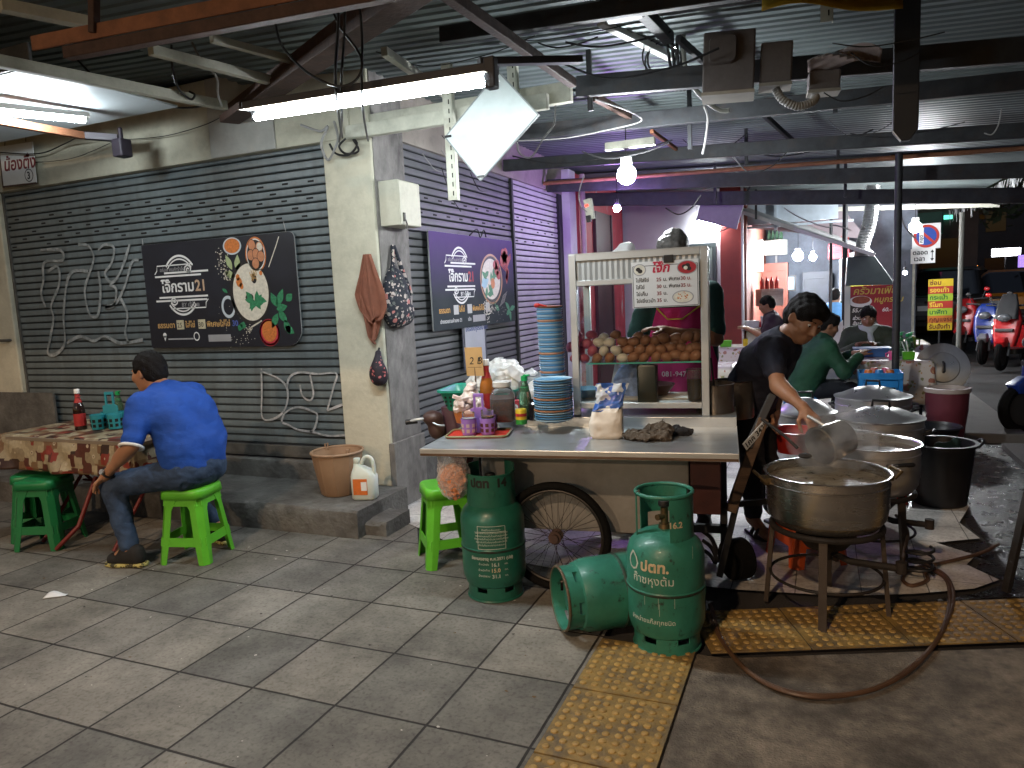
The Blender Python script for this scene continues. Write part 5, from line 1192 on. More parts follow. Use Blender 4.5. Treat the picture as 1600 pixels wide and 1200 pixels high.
E0 = [(172, 360, 'p', 2), (295, 345, 'p', 2), (248, 422, 'p', 1), (190, 485, 'p', 1), (302, 485, 'p', 1), (232, 545, 'p', 0), (165, 440, 'p', 2), (160, 540, 'p', 1), (178, 395, 'p', 3), (118, 450, 'p', 2),
      (358, 408, 'w', 1), (448, 408, 'w', 1), (395, 372, 'w', 2), (398, 485, 'w', 0), (503, 477, 'w', 0), (560, 542, 'w', 0),
      (500, 345, 'b', 2), (342, 548, 'b', 0), (450, 545, 'b', 0), (562, 402, 'b', 1), (655, 402, 'b', 1), (690, 365, 'b', 2), (755, 395, 'b', 1), (838, 398, 'b', 1), (905, 372, 'b', 1), (612, 470, 'b', 1), (705, 475, 'b', 0), (800, 478, 'b', 0), (888, 468, 'b', 0), (968, 452, 'b', 1), (652, 535, 'b', 0), (742, 542, 'b', 0), (848, 538, 'b', 0), (940, 535, 'b', 0), (1015, 370, 'b', 2), (1110, 358, 'b', 1), (1180, 365, 'b', 2), (1065, 455, 'b', 1), (1015, 515, 'b', 0), (1092, 530, 'b', 0), (1180, 528, 'b', 0), (1135, 468, 'b', 1), (1190, 450, 'b', 1), (540, 470, 'b', 2), (930, 415, 'b', 2), (1000, 420, 'b', 2), (610, 420, 'b', 2), (760, 460, 'b', 2), (860, 440, 'b', 2), (1060, 400, 'b', 2)]
for i, (x, y, k, r) in enumerate(E0): egg(870+x/5.456, 460+y/5.456, k, r, (i*47) % 60-30)
# what stands inside the cabinet
def bowl(name, label, cat, loc, r, h, m, rz=0, group=None):
    b = MB().lathe([(0, .002), (r*.5, .002), (r*.55, .006), (r*.9, h*.7), (r, h), (r*.975, h), (r*.86, h*.68), (r*.5, .012), (0, .01)], 32)
    return tag(b.build(name, m, None, loc, rz), label, cat, group)
def inC(px, py, yl, z):
    w = CW(xl, cy+yl, 1); d = ray(px, py); n = Vector((-math.sin(CA), math.cos(CA), 0)); p = CP+d*((w-CP).dot(n)/d.dot(n)); p.z = zb+z; return tuple(p)
m_blm = M('blue_melamine', (.16, .36, .52), .3, var=.08, coat=.3)
bowl('bowl', 'light blue bowl inside the cabinet at its lower left', 'bowl', inC(918, 638, .2, .07), .10, .055, m_blm)
bowl('bowl', 'dark red brown bowl inside the cabinet behind the black box', 'bowl', inC(1022, 628, .25, .07), .12, .07, M('maroon_bowl', (.07, .02, .025), .3, var=.2))
o = rbox(MB(), [(.052, .04, .012, 0, 0), (.055, .042, .012, .19, 0), (.05, .038, .012, .2, 0)]).build('cutlery_box', M('black_green_plastic', (.012, .02, .017), .35, var=.2), None, inC(1013, 643, .06, .07), CA, sharp=50); tag(o, 'tall black plastic box standing in the front of the cabinet', 'box')
ob = thing('tumbler', 'clear tumbler of bright orange liquid at the right end of the cabinet', 'cup', inC(1086, 640, .08, .07), 0)
MB().lathe([(0, .002), (.036, .002), (.044, .165), (.047, .17), (.042, .168), (.034, .006), (0, .006)], 28).build('cup', m_jar, ob)
MB().lathe([(0, .118), (.0405, .118), (.0345, .008), (0, .008)], 28).build('orange_drink', M('orange_liquid', (.65, .16, .01), .2, var=.1), ob)
o = organic_obj('food_bag', [('e', (0, 0, .09), (.10, .06, .10)), ('e', (.03, 0, .17), (.05, .04, .05))], M('blue_white_packet', (.25, .35, .62), .35, var=.6, scale=14), None, .008, .03, folds(.008, (60, 50, 40), 1), inC(988, 640, .22, .07)); tag(o, 'blue and white plastic packet inside the cabinet beside the black box', 'bag')
o = MB().poly([(-.25, -.12, 0), (.25, -.12, 0), (.25, .12, 0), (-.25, .12, 0)]).build('white_board', M('cutting_board', (.6, .6, .6), .5, var=.08), None, inC(1035, 636, .22, .0745), CA, solid=.008); tag(o, 'white cutting board lying on the cabinet floor', 'cutting board')
# banknotes and clear bags hung under the shelf
m_clear = M('thin_clear_plastic', (.92, .94, .95), .12, var=0, spec=.6)
nt, bb, N, L = nodes_of(m_clear); tr = N('ShaderNodeBsdfTransparent'); tr.inputs[0].default_value = (.93, .95, .95, 1); ms = N('ShaderNodeMixShader'); lw = N('ShaderNodeLayerWeight'); lw.inputs[0].default_value = .35
mr = N('ShaderNodeMapRange'); mr.inputs['To Min'].default_value = .16; mr.inputs['To Max'].default_value = .75; L(lw.outputs['Facing'], mr.inputs[0]); L(mr.outputs[0], ms.inputs[0]); L(tr.outputs[0], ms.inputs[1]); L(bb.outputs[0], ms.inputs[2]); L(ms.outputs[0], nt.nodes['Material Output'].inputs[0])
m_milky = M('milky_plastic_bag', (.66, .68, .68), .3, var=.08, scale=20)
nt, bb, N, L = nodes_of(m_milky); tr = N('ShaderNodeBsdfTransparent'); ms = N('ShaderNodeMixShader'); ms.inputs[0].default_value = .62; L(tr.outputs[0], ms.inputs[1]); L(bb.outputs[0], ms.inputs[2]); L(ms.outputs[0], nt.nodes['Material Output'].inputs[0])
for i, (px, w) in enumerate(((968, .09), (1000, .10))):
    p = Vector(inC(px, 572, .3, sz-.005)); o = MB().grid(lambda u, v, w=w: ((u-.5)*w*(.5+v*.8), .015*math.sin(u*9+v*3+i)*v, -v*.17), 12, 8).build('plastic_bag', m_milky, None, tuple(p), CA, solid=.001); tag(o, ('crumpled clear bag hung left under the egg shelf', 'crumpled clear bag hung right under the egg shelf')[i], 'bag')
# price board clipped to the cabinet
w0 = CW(xl, cy-.024, 1); n0 = Vector((-math.sin(CA), math.cos(CA), 0))
def onC(px, py, off=-.024):
    d = ray(px, py); w = CW(xl, cy+off, 1); return CP+d*((w-CP).dot(n0)/d.dot(n0))
q0, q1, q2, q3 = onC(989, 482), onC(1093, 477), onC(1094, 403), onC(988, 411)
bw, bh = (q1-q0).length, ((q3-q0).length+(q2-q1).length)/2
mb = thing('price_board', 'white congee price board with red and black Thai lettering on the cabinet', 'sign', q0)
TB = frame_T((0, 0, 0), q1-q0, (0, 0, 1))
m_pb = M('board_white', (.66, .66, .65), .4, var=.05)
MB().box((bw/2, bh/2, 0), (bw, bh, .004)).build('board', m_pb, mb).matrix_local = TB
b = MB(); f = .035
for p, q in (((f*.5, f*.5), (1-f*.5, f*.5)), ((f*.5, 1-f*2.6), (1-f*.5, 1-f*2.6))): strip(b, [(p[0]*bw, p[1]*bh), (q[0]*bw, q[1]*bh)], .003, .0024)
for x in (f*.5, 1-f*.5): strip(b, [(x*bw, f*.5*bh), (x*bw, (1-f*2.6)*bh)], .003, .0024)
b.build('border', m_stblack, mb).matrix_local = TB
text(mb, 'lettering', 'โจ๊ก', bh*.27, M('sign_red', (.45, .015, .05), .5), TB @ Matrix.Translation((bw*.30, bh*.76, .0026)), bold=.0022, shear=.2)
for k, (s1_, s2_, s3_, s4_) in enumerate((('ไม่ใส่ไข่', '25', 'บ. พิเศษ', '30 บ.'), ('ใส่ไข่', '30', 'บ. พิเศษ', '35 บ.'), ('ไข่เค็ม', '35', 'บ.', ''), ('ไข่เยี่ยวม้า', '35', 'บ.', ''))):
    z = bh*(.565-.15*k)
    text(mb, 'lettering', s1_, bh*.108, m_stblack, TB @ Matrix.Translation((bw*.06, z, .0024)), bold=.0004); text(mb, 'lettering', s2_, bh*.108, M('sign_dkred', (.2, .01, .015), .5), TB @ Matrix.Translation((bw*.37, z, .0024)), bold=.0005)
    text(mb, 'lettering', s3_, bh*.108, m_stblack, TB @ Matrix.Translation((bw*.47, z, .0024)), bold=.0004)
    if s4_: text(mb, 'lettering', s4_, bh*.108, M('sign_dkred', (.2, .01, .015), .5), TB @ Matrix.Translation((bw*.73, z, .0024)), bold=.0005)
b = MB(); b.mat(0); el(b, bw*.12, bh*.83, bw*.10, bh*.13, .0026); el(b, bw*.83, bh*.83, bw*.15, bh*.15, .0026); el(b, bw*.76, bh*.2, bw*.16, bh*.14, .0026)
b.mat(1); el(b, bw*.12, bh*.83, bw*.085, bh*.11, .0028); el(b, bw*.76, bh*.2, bw*.145, bh*.12, .0028); b.mat(2); el(b, bw*.83, bh*.83, bw*.135, bh*.13, .0028); b.mat(3)
for x, y in ((.10, .84), (.13, .80), (.79, .85), (.86, .80), (.84, .87)): el(b, bw*x, bh*y, bw*.035, bh*.045, .003)
b.mat(4); seeds(b, bw*.76, bh*.2, bw*.05, bh*.04, 16, .004, .003, 8); b.mat(1); el(b, bw*.81, bh*.82, bw*.03, bh*.04, .0032)
b.build('food_print', [m_grey_p, m_congee, m_pred, m_dkp, m_porr], mb).matrix_local = TB
MB().box((bw*.56, bh+.008, .002), (.05, .04, .012)).build('clip', m_black, mb, bev=.002).matrix_local = TB
# bag tied on the cabinet top
o = organic_obj('plastic_bag', [('e', (0, 0, .03), (.075, .05, .04)), ('e', (.01, 0, .07), (.045, .04, .035))], m_milky, None, .008, .03, folds(.009, (70, 60, 40), 3), tuple(onC(975, 408, .2))); tag(o, 'crumpled white plastic bag resting on the cabinet roof', 'bag')
# ================================================================ plates and goods on the cart deck
DZ = .842
m_pb1 = M('plate_blue', (.10, .30, .52), .3, var=.08, coat=.3); m_pb2 = M('plate_pale_blue', (.36, .52, .62), .3, var=.06, coat=.3); m_porim = M('plate_orange_rim', (.55, .24, .12), .35, var=.1); m_pwht = M('plate_white', (.62, .62, .60), .3, var=.05, coat=.3)
def plate_src(name, r, h, m1, m2):
    b = MB().lathe([(0, .003), (r*.55, .003), (r*.6, 0), (r*.66, .002), (r*.93, h*.72)], 30)
    b.mat(1).lathe([(r*.93, h*.72), (r, h), (r*1.0, h+.0035), (r*.975, h+.0035), (r*.9, h*.78)], 30)
    b.mat(0).lathe([(r*.9, h*.78), (r*.6, .006), (0, .006)], 30)
    return b.build(name, [m1, m2])
lo = Vector(PZ(866, 658, DZ)); tall = Vector(PZ(871, 654, DZ)); tall = lo+Vector((-.055, .17, 0))
PL_ = 'stacked melamine plates on the cart'; BL_ = 'tall stack of melamine bowls on the cart'
ps = [plate_src('plate', .105, .016, m_pwht, m_pb1), plate_src('plate', .105, .016, m_pb1, m_pb2), plate_src('plate', .105, .016, m_pwht, m_porim)]
first = [True]*3
for k in range(18):
    i = 2 if k in (4, 9) else (1 if k == 17 else (0 if k % 3 else 1)); o = ps[i] if first[i] else ps[i].copy()
    if not first[i]: COL.objects.link(o)
    first[i] = False; o.location = lo+Vector((rnd.uniform(-.002, .002), rnd.uniform(-.002, .002), .0125*k)); tag(o, ('white plate with blue rim in the low stack against the cabinet post', 'blue plate in the low stack against the cabinet post', 'white plate with orange rim in the low stack against the cabinet post')[i], 'plate', PL_)
bs = [plate_src('bowl', .072, .02, m_pwht, m_pb1), plate_src('bowl', .072, .02, m_pb1, m_pb2), plate_src('bowl', .072, .02, m_pwht, m_porim)]
first = [True]*3
for k in range(46):
    i = 2 if k in (12, 18, 26, 40) else (0 if k % 2 else 1); o = bs[i] if first[i] else bs[i].copy()
    if not first[i]: COL.objects.link(o)
    first[i] = False; o.location = tall+Vector((rnd.uniform(-.0015, .0015)-.010*k/46, rnd.uniform(-.0015, .0015), .0128*k)); tag(o, ('white bowl with blue rim in the tall stack beside the cabinet', 'blue bowl in the tall stack beside the cabinet', 'white bowl with orange rim in the tall stack beside the cabinet')[i], 'bowl', BL_)
tag(bowl('bowl', 'x', 'bowl', tuple(tall+Vector((-.010, 0, .0128*46))), .074, .022, M('orange_melamine', (.5, .2, .1), .35, var=.1)), 'orange rimmed bowl with a red spoon topping the tall stack')
tag(MB().tube(spline([(-.06, -.05, .028), (-.03, -.06, .03), (0, -.04, .022)], 4), [.012]*4+[.006]*5, 8).build('spoon', M('red_plastic', (.4, .02, .015), .35), None, tuple(tall+Vector((-.010, 0, .0128*46)))), 'small red plastic spoon lying on the topmost bowl of the tall stack', 'spoon')
def DP(px, py, z=DZ): return tuple(PZ(px, py, z))
# green basket tipped at the cart's left end
m_gbask = M('sea_green_plastic', (.012, .22, .15), .4, var=.08)
gb = thing('basket', 'sea green plastic basket holding the big bag of noodles', 'basket', (-1.90, 3.98, .845), R_(8))
b = MB(); lv = [(.20, .15, 0), (.205, .155, .012), (.235, .18, .11), (.25, .195, .115), (.25, .195, .128), (.238, .183, .122), (.205, .158, .02), (.0, .0, .018)]
rows = [[(x-hx, y-hy, z) for x, y in rounded(2*hx, 2*hy, (min(.05, hx),)*4, 5)] if hx > 0 else [(0, 0, z)]*24 for hx, hy, z in lv]
k = len(rows[0]); b.add([p for r in rows for p in r], [(j*k+i, j*k+(i+1) % k, (j+1)*k+(i+1) % k, (j+1)*k+i) for j in range(len(rows)-1) for i in range(k)], True)
b.build('tub', m_gbask, gb, sharp=50)
b = MB()
for i in range(14):
    for zz in (.035, .06, .085):
        x = -.19+.38*i/13; b.box((x, -(.158+.022*(zz-.012)/.1), zz), (.012, .004, .012))
b.build('slots', m_slot, gb)
m_noodle = M('yellowish_noodles', (.55, .45, .30), .6, var=.35, scale=24)
nb = thing('noodle_bag', 'big milky plastic bag of crisp noodles in the sea green basket', 'bag', (-1.82, 3.97, .87))
organic_obj('bag', [('e', (0, 0, .10), (.19, .14, .11)), ('e', (.05, 0, .17), (.14, .11, .09)), ('c', (-.12, 0, .19), (.1, 0, .21), .03, .04)], m_milky, nb, .009, .05, folds(.008, (42, 36, 30), 4), vfn=crumple(.030, 13, 1), smooth=0)
organic_obj('contents', [('e', (.0, 0, .085), (.165, .12, .09)), ('e', (.05, 0, .13), (.11, .09, .07))], m_noodle, nb, .014, .05, folds(.012, (60, 50, 45), 2))
o = organic_obj('plastic_bag', [('e', (0, 0, .07), (.085, .07, .075)), ('c', (0, 0, .1), (.02, 0, .18), .05, .03)], M('pale_pinkish_plastic', (.62, .55, .50), .3, var=.25, scale=18), None, .007, .04, folds(.006, (60, 50, 50), 7), DP(735, 655), vfn=crumple(.022, 20, 2), smooth=0); tag(o, 'pinkish plastic bag of crisps in front of the cardboard price tag', 'bag')
# orange packets
b = MB()
for k in range(8):
    a = rnd.uniform(0, 6.28); b.box((0, 0, 0), (.035, .05, .02), Matrix.Translation((rnd.uniform(-.05, .05), rnd.uniform(-.03, .03), .012+.011*k)) @ Matrix.Rotation(a, 4, 'Z') @ Matrix.Rotation(rnd.uniform(-.4, .4), 4, 'X'))
ok_ = thing('packet_basket', 'small orange basket heaped with clear sauce packets', 'basket', DP(729, 660)); MB().lathe([(0, .003), (.055, .003), (.068, .06), (.065, .06), (.05, .008), (0, .008)], 20).build('basket', M('orange_weave', (.45, .16, .04), .6, var=.4, scale=40), ok_); b.build('packets', M('packet_white', (.6, .5, .46), .4, var=.3, scale=30), ok_, loc=(0, 0, .05), bev=.003)
# cardboard tag on a stick
cd = thing('price_tag', 'brown cardboard price tag with handwritten 2 standing in the goods', 'sign', DP(746, 650))
Tc = frame_T((-.055, 0, .235), (1, .05, 0), (0, -.08, 1)); m_card = M('brown_cardboard', (.46, .29, .12), .85, var=.12, scale=8)
MB().box((.055, .08, 0), (.105, .165, .004)).build('card', m_card, cd).matrix_local = Tc
text(cd, 'lettering', '2 ฿', .06, m_stblack, Tc @ Matrix.Translation((.022, .065, .0022)), shear=.2); MB().box((.055, .048, .0024), (.085, .002, .0006)).build('underline', m_stblack, cd).matrix_local = Tc
MB().bar((0, .003, 0), (0, .003, .28), .012, .004).build('stick', m_wood, cd)
# notice on the shutter
nz_ = PX(727, 592, -2.85); nt_ = thing('notice', 'dark framed notice sheet with a blue heading hung below the violet banner', 'notice', (-2.855, nz_.y, .88))
Tn2 = frame_T((0, 0, 0), (0, 1, 0), (0, 0, 1)); MB().box((.24, .24, 0), (.48, .46, .008)).build('frame', M('slate_frame', (.06, .065, .085), .6), nt_).matrix_local = Tn2
MB().box((.24, .22, .006), (.40, .40, .003)).build('sheet', M('paper_pale', (.42, .44, .48), .7, var=.08), nt_).matrix_local = Tn2; text(nt_, 'lettering', 'เครื่องปรุงรสน้ำส้ม', .062, M('ink_blue', (.03, .06, .2), .6), Tn2 @ Matrix.Translation((.055, .345, .008)), bold=.001)
# jars, cans, bottles
cj = thing('chilli_jar', 'big square glass jar full of red chilli sauce', 'jar', DP(787, 657), R_(20))
rbox(MB(), [(.06, .06, .018, 0, 0), (.066, .066, .02, .01, 0), (.066, .066, .02, .145, 0), (.05, .05, .04, .175, 0), (.045, .045, .044, .185, 0)]).build('glass', m_jar, cj, sharp=60)
rbox(MB(), [(.058, .058, .018, .006, 0), (.061, .061, .02, .012, 0), (.061, .061, .02, .125, 0)]).build('chilli_sauce', M('red_chilli_sauce', (.40, .055, .012), .4, var=.4, scale=40), cj, sharp=60)
MB().lathe([(.046, .183), (.052, .19), (.052, .215), (.047, .218), (0, .214)], 24).build('lid', M('clear_lid', (.55, .55, .52), .2, var=.1), cj)
m_amber = M('amber_glass', (.30, .10, .015), .08, var=.2, scale=10, coat=.3)
sauce_bottle('amber sauce bottle with white paper cap behind the purple carrier', DP(763, 648, .842), 1.3, m_amber, m_capw, m_redlab)
cap_bottle('clear vinegar bottle with green cap and yellow label beside the low plates', DP(822, 655), 1.15, M('dark_vinegar', (.03, .022, .012), .2))
yc = thing('can', 'yellow and green tin standing before the green capped bottle', 'can', DP(815, 662)); MB().lathe([(0, 0), (.03, 0), (.03, .075), (.027, .08), (0, .08)], 22).build('tin', M('yellow_tin', (.50, .36, .02), .35, .2, var=.2, scale=30), yc); MB().lathe([(.0305, 0), (.0305, .025)], 22).build('band', M('green_band', (.02, .2, .03), .4), yc); MB().lathe([(.0308, .042), (.0308, .058)], 22).build('label', m_redlab, yc)
bj = thing('jar', 'black pepper jar between the yellow tin and the low plates', 'jar', DP(836, 656)); MB().lathe([(0, 0), (.032, 0), (.034, .09), (.026, .1), (.026, .12), (0, .12)], 20).build('glass', M('black_jar', (.012, .012, .014), .15, var=.2), bj)
o = organic_obj('plastic_bag', [('e', (0, 0, .05), (.06, .05, .055)), ('c', (0, 0, .06), (.02, .0, .12), .04, .02)], m_milky, None, .008, .03, folds(.009, (70, 60, 60), 9), tuple(Vector(DP(840, 648))+Vector((-.03, .06, .07)))); tag(o, 'crumpled clear bag stuffed behind the black pepper jar', 'bag')
for i, (px, py, c, z) in enumerate(((800, 640, (.5, .03, .16), .12), (808, 648, (.45, .05, .06), .085))):
    t = thing('packet', ('magenta carton standing by the chilli jar', 'red and white packet leaning on the magenta carton')[i], 'packet', DP(px, py)); rbox(MB(), [(.026, .02, .004, 0, 0), (.026, .02, .004, z, 0)]).build('carton', M('carton%d' % i, c, .5, var=.15, scale=30), t, sharp=50)
    MB().lathe([(.006, -.0005), (.018, -.0005)], 16, Matrix.Translation((0, -.0212, z*.55)) @ Matrix.Rotation(math.pi/2, 4, 'X')).build('print', m_capw, t)
wt = thing('white_tub', 'white plastic tub with a crumpled bag on top behind the chilli jar', 'tub', tuple(Vector(DP(800, 620))))
MB().lathe([(0, 0), (.06, 0), (.072, .15), (.076, .15), (.076, .158), (.068, .158), (.058, .006), (0, .006)], 28).build('tub', m_pwht, wt)
o = organic_obj('plastic_bag', [('e', (0, 0, .03), (.07, .06, .045)), ('e', (.03, 0, .06), (.03, .03, .035))], m_milky, None, .008, .03, folds(.01, (70, 60, 60), 5), tuple(Vector(DP(800, 620))+Vector((0, 0, .155)))); tag(o, 'crumpled clear bag sitting on the white plastic tub', 'bag')
bx2 = thing('tong_box', 'brown box with pale tongs standing behind the amber bottle', 'box', tuple(Vector(DP(772, 632))), R_(10)); rbox(MB(), [(.07, .05, .01, 0, 0), (.072, .052, .01, .21, 0)]).build('box', M('brown_box', (.13, .095, .07), .6, var=.3, scale=12), bx2, sharp=50)
MB().bar((-.03, 0, .2), (.05, -.02, .30), .012, .005).bar((0, .01, .2), (.06, 0, .285), .012, .005).box((.06, -.01, .295), (.03, .03, .008)).build('tongs', m_alu, bx2)
m_pot = M('brushed_aluminium', (.44, .43, .41), .26, .95, var=.2, scale=5, dirt=.5, dcol=(.26, .21, .15), dscale=5, stretch=(1, 1, 5), rvar=.1)
m_potd = M('worn_aluminium', (.62, .62, .61), .3, .85, var=.14, scale=4, dirt=.35, dcol=(.4, .37, .33), dscale=5, rvar=.1)
spt = thing('steel_pot', 'plain steel pot behind the plates holding clear bags', 'pot', tuple(Vector(DP(838, 628))+Vector((0, .05, 0)))); MB().lathe([(0, 0), (.12, 0), (.125, .01), (.125, .17), (.13, .175), (.122, .176), (.12, .02), (0, .015)], 40).build('pot', m_ss, spt)
for i, (dx, dy) in enumerate(((-.05, 0), (.05, .02))): o = organic_obj('plastic_bag', [('e', (0, 0, .02), (.045, .04, .03)), ('c', (0, 0, .03), (.01, 0, .06), .015, .006)], m_milky, None, .007, .02, folds(.006, (80, 70, 60), i), tuple(Vector(spt.location)+Vector((dx, dy, .15)))); tag(o, ('knotted clear bag poking from the left of the steel pot', 'knotted clear bag poking from the right of the steel pot')[i], 'bag')
# red tray and the purple carrier on the counter
CZ = .7885
m_tray = M('red_plastic_tray', (.52, .035, .022), .35, var=.08); tr_ = thing('serving_tray', 'red plastic tray under the purple condiment carrier', 'tray', tuple(PZ(749, 679, CZ)), R_(14))
P_ = rounded(.33, .215, (.035,)*4, 6); MB().prism([(x-.165, y-.107) for x, y in P_], .006).build('base', m_tray, tr_, bev=.002)
MB().tube([(x-.165, y-.107, .009) for x, y in P_], .006, 8, closed=True).build('rim', M('tray_rim', (.22, .2, .1), .5), tr_)
m_purple = M('lilac_plastic', (.30, .16, .52), .4, var=.08)
caddy('lilac purple condiment carrier full of spices on the red tray', tuple(Vector(tr_.location)+Vector((0.0, 0.01, .008))), R_(18), m_purple, 1.05, ((m_sugar, .115, M('slot_pale', (.5, .38, .36), .6)), (m_vin, .125, M('slot_brown', (.08, .02, .012), .6)), None, (m_chil, .11)))
m_film = M('blue_printed_film', (.5, .55, .62), .15, var=0, spec=.8); nt, bb, N, L = nodes_of(m_film); tc = N('ShaderNodeTexCoord'); n = N('ShaderNodeTexNoise'); n.inputs['Scale'].default_value = 13; L(tc.outputs['Object'], n.inputs['Vector']); r = N('ShaderNodeValToRGB'); r.color_ramp.interpolation = 'CONSTANT'; r.color_ramp.elements[0].color = (.60, .66, .70, 1); r.color_ramp.elements[1].position = .53; r.color_ramp.elements[1].color = (.03, .12, .46, 1); L(n.outputs[0], r.inputs[0]); L(r.outputs[0], bb.inputs['Base Color']); tr = N('ShaderNodeBsdfTransparent'); ms = N('ShaderNodeMixShader'); ms.inputs[0].default_value = .78; L(tr.outputs[0], ms.inputs[1]); L(bb.outputs[0], ms.inputs[2]); L(ms.outputs[0], nt.nodes['Material Output'].inputs[0])
rb = thing('rice_bag', 'clear bag of white rice flour with blue print standing on the counter', 'bag', tuple(PZ(949, 684, CZ)), R_(8))
def bagfn(v0, v1, seed):
    rows = [(0, .072, .040, 0), (.012, .082, .048, 0), (.08, .085, .050, -.004), (.135, .076, .040, .004), (.165, .066, .028, .012), (.19, .062, .018, .018), (.235, .070, .013, .026), (.275, .078, .008, .034)]
    def fn(u, v):
        z = (v0+(v1-v0)*v)*.275; i = max(j for j in range(len(rows)-1) if rows[j][0] <= z+1e-6); f = (z-rows[i][0])/(rows[i+1][0]-rows[i][0]); hx, hy, ox = (rows[i][k]+(rows[i+1][k]-rows[i][k])*f for k in (1, 2, 3))
        a = 2*math.pi*u; c, s_ = math.cos(a), math.sin(a); x = hx*math.copysign(abs(c)**.6, c); y = hy*math.copysign(abs(s_)**.6, s_); k = .004 if z < .14 else .013
        n = mnoise.noise_vector(Vector((x*28, y*28+seed, z*22))); m = mnoise.noise_vector(Vector((x*70, y*70+seed, z*60)))
        return (x+ox+n.x*k+m.x*k*.5, y+n.y*k+m.y*k*.5, max(0, z+n.z*k*.4))
    return fn
bg_ = MB().grid(bagfn(0, .56, 3), 60, 22, cu=True); bg_.poly([bagfn(0, .56, 3)(i/60, 0) for i in range(59, -1, -1)]); bg_.build('bag', M('rice_white', (.70, .66, .58), .5, var=.06, scale=40), rb, sharp=0)
MB().grid(bagfn(.5, 1, 3), 60, 26, cu=True).build('bag_top', m_film, rb, sharp=0)
m_bcl = M('brown_rag', (.075, .058, .042), .9, var=.3, bump=.4, bscale=200); m_kcl = M('black_rag', (.016, .016, .018), .9, var=.3, bump=.3, bscale=200)
o = organic_obj('rag', [('c', (-.12, -.02, .012), (.08, -.01, .016), .016, .02), ('e', (-.02, 0, .018), (.12, .085, .024)), ('e', (.04, .03, .035), (.06, .045, .028)), ('c', (-.02, .05, .04), (.06, .05, .05), .018, .02)], m_bcl, None, .006, .03, folds(.007, (80, 65, 30), 6), tuple(PZ(1018, 686, CZ)), vfn=crumple(.020, 20, 3), smooth=0); tag(o, 'crumpled brown rag lying on the steel counter', 'cloth')
o = organic_obj('rag', [('e', (0, 0, .02), (.06, .035, .022)), ('c', (-.07, .0, .03), (-.03, 0, .035), .014, .02), ('c', (-.075, 0, .03), (-.09, .01, .075), .01, .008)], m_kcl, None, .006, .025, folds(.006, (90, 70, 40), 2), tuple(PZ(1063, 680, CZ)), vfn=crumple(.018, 24, 4), smooth=0); tag(o, 'crumpled black rag lying right of the brown one', 'cloth')
# orange bag hung under the corner
ob2 = thing('snack_bag', 'clear bag of orange crackling hanging under the cart corner', 'bag', CW(.13, .10, .755))
m_crk = M('orange_crackling', (.62, .25, .12), .55, var=.45, scale=26)
organic_obj('contents', [('e', (0, 0, -.14), (.075, .06, .075)), ('e', (0, 0, -.19), (.055, .045, .05))], m_crk, ob2, .006, .03, folds(.006, (85, 75, 70), 2), vfn=crumple(.024, 30, 5), smooth=0)
organic_obj('bag', [('e', (0, 0, -.13), (.088, .07, .105)), ('e', (0, 0, -.2), (.06, .05, .05)), ('c', (-.045, 0, -.03), (.045, 0, -.03), .03, .03), ('c', (0, 0, -.03), (0, 0, .005), .02, .008)], m_clear, ob2, .007, .03, folds(.005, (70, 60, 50), 1), vfn=crumple(.018, 22, 6), smooth=0)
# soup pot with ladle at the right end of the cart
sp2 = thing('soup_pot', 'tall steel soup pot full of brown broth at the right end of the cart', 'pot', tuple(Vector(CW(1.40, .80, DZ-.05))))
MB().lathe([(0, 0), (.095, 0), (.1, .01), (.1, .20), (.106, .205), (.097, .206), (.095, .02), (0, .015)], 36).build('pot', M('dark_steel_pot', (.16, .14, .12), .3, .8, var=.3, dirt=.5, dcol=(.05, .035, .02)), sp2); MB().lathe([(0, .18), (.096, .18)], 32).build('broth', M('brown_broth', (.24, .13, .04), .25, var=.3), sp2)
lt_ = sp2
tag(MB().tube([(0, 0, .15), (-.02, .02, .34)], .006, 6).sph((0, 0, .15), .03, 12, 8).build('ladle', M('dark_handle', (.02, .02, .02), .4), None, tuple(sp2.location)), 'dark handled ladle standing in the brown broth', 'ladle')
cp = thing('steel_pot', 'second steel pot behind the brown broth beside the bending man', 'pot', tuple(Vector(CW(1.50, 1.08, DZ-.08)))); MB().lathe([(0, 0), (.11, 0), (.115, .01), (.115, .21), (.122, .215), (.11, .216), (.108, .02), (0, .015)], 36).build('pot', M('dark_steel_pot', (.16, .14, .12), .3, .8), cp); MB().tube([(.11, .03, .19), (.15, .03, .2), (.15, -.03, .2), (.11, -.03, .19)], .008, 6).build('handle', m_black, cp)
# motorcycle standing behind the cart's left corner: handlebar, covered mirror, leg shield, front wheel
mc = thing('motorcycle', 'dark motorcycle parked behind the cart with its handlebar at the left', 'motorcycle', (-2.25, 4.2, 0), R_(5))
MI = Matrix.Translation((-2.25, 4.2, 0)) @ Matrix.Rotation(R_(5), 4, 'Z'); MI.invert()
g0, g1, g2 = MI @ PY(634, 660, 3.95), MI @ PY(668, 655, 4.0), MI @ PY(712, 672, 4.25)
MB().tube(spline([g0, g1, g2], 6), .010, 8).build('handlebar', m_alu, mc); MB().cyl(g0, g0.lerp(g1, .55), .018, n=12).build('grip', m_black, mc, bev=.004)
MB().tube(spline([g1+Vector((0, -.02, .01)), g1+Vector((.08, -.03, -.03)), g1+Vector((.13, -.03, -.035))], 5), .006, 6).build('brake_lever', m_alu, mc)
organic_obj('hand_cover', [('e', g1+Vector((.03, .02, .005)), (.07, .06, .05)), ('e', g1+Vector((.05, .03, -.07)), (.06, .05, .07))], M('brown_vinyl', (.06, .03, .024), .45, var=.3), mc, .01, .03)
rbox(MB(), [(.05, .14, .03, .42, .1), (.06, .16, .03, .6, .06), (.05, .13, .03, .82, .02)]).build('leg_shield', m_dkred, mc, sharp=50)
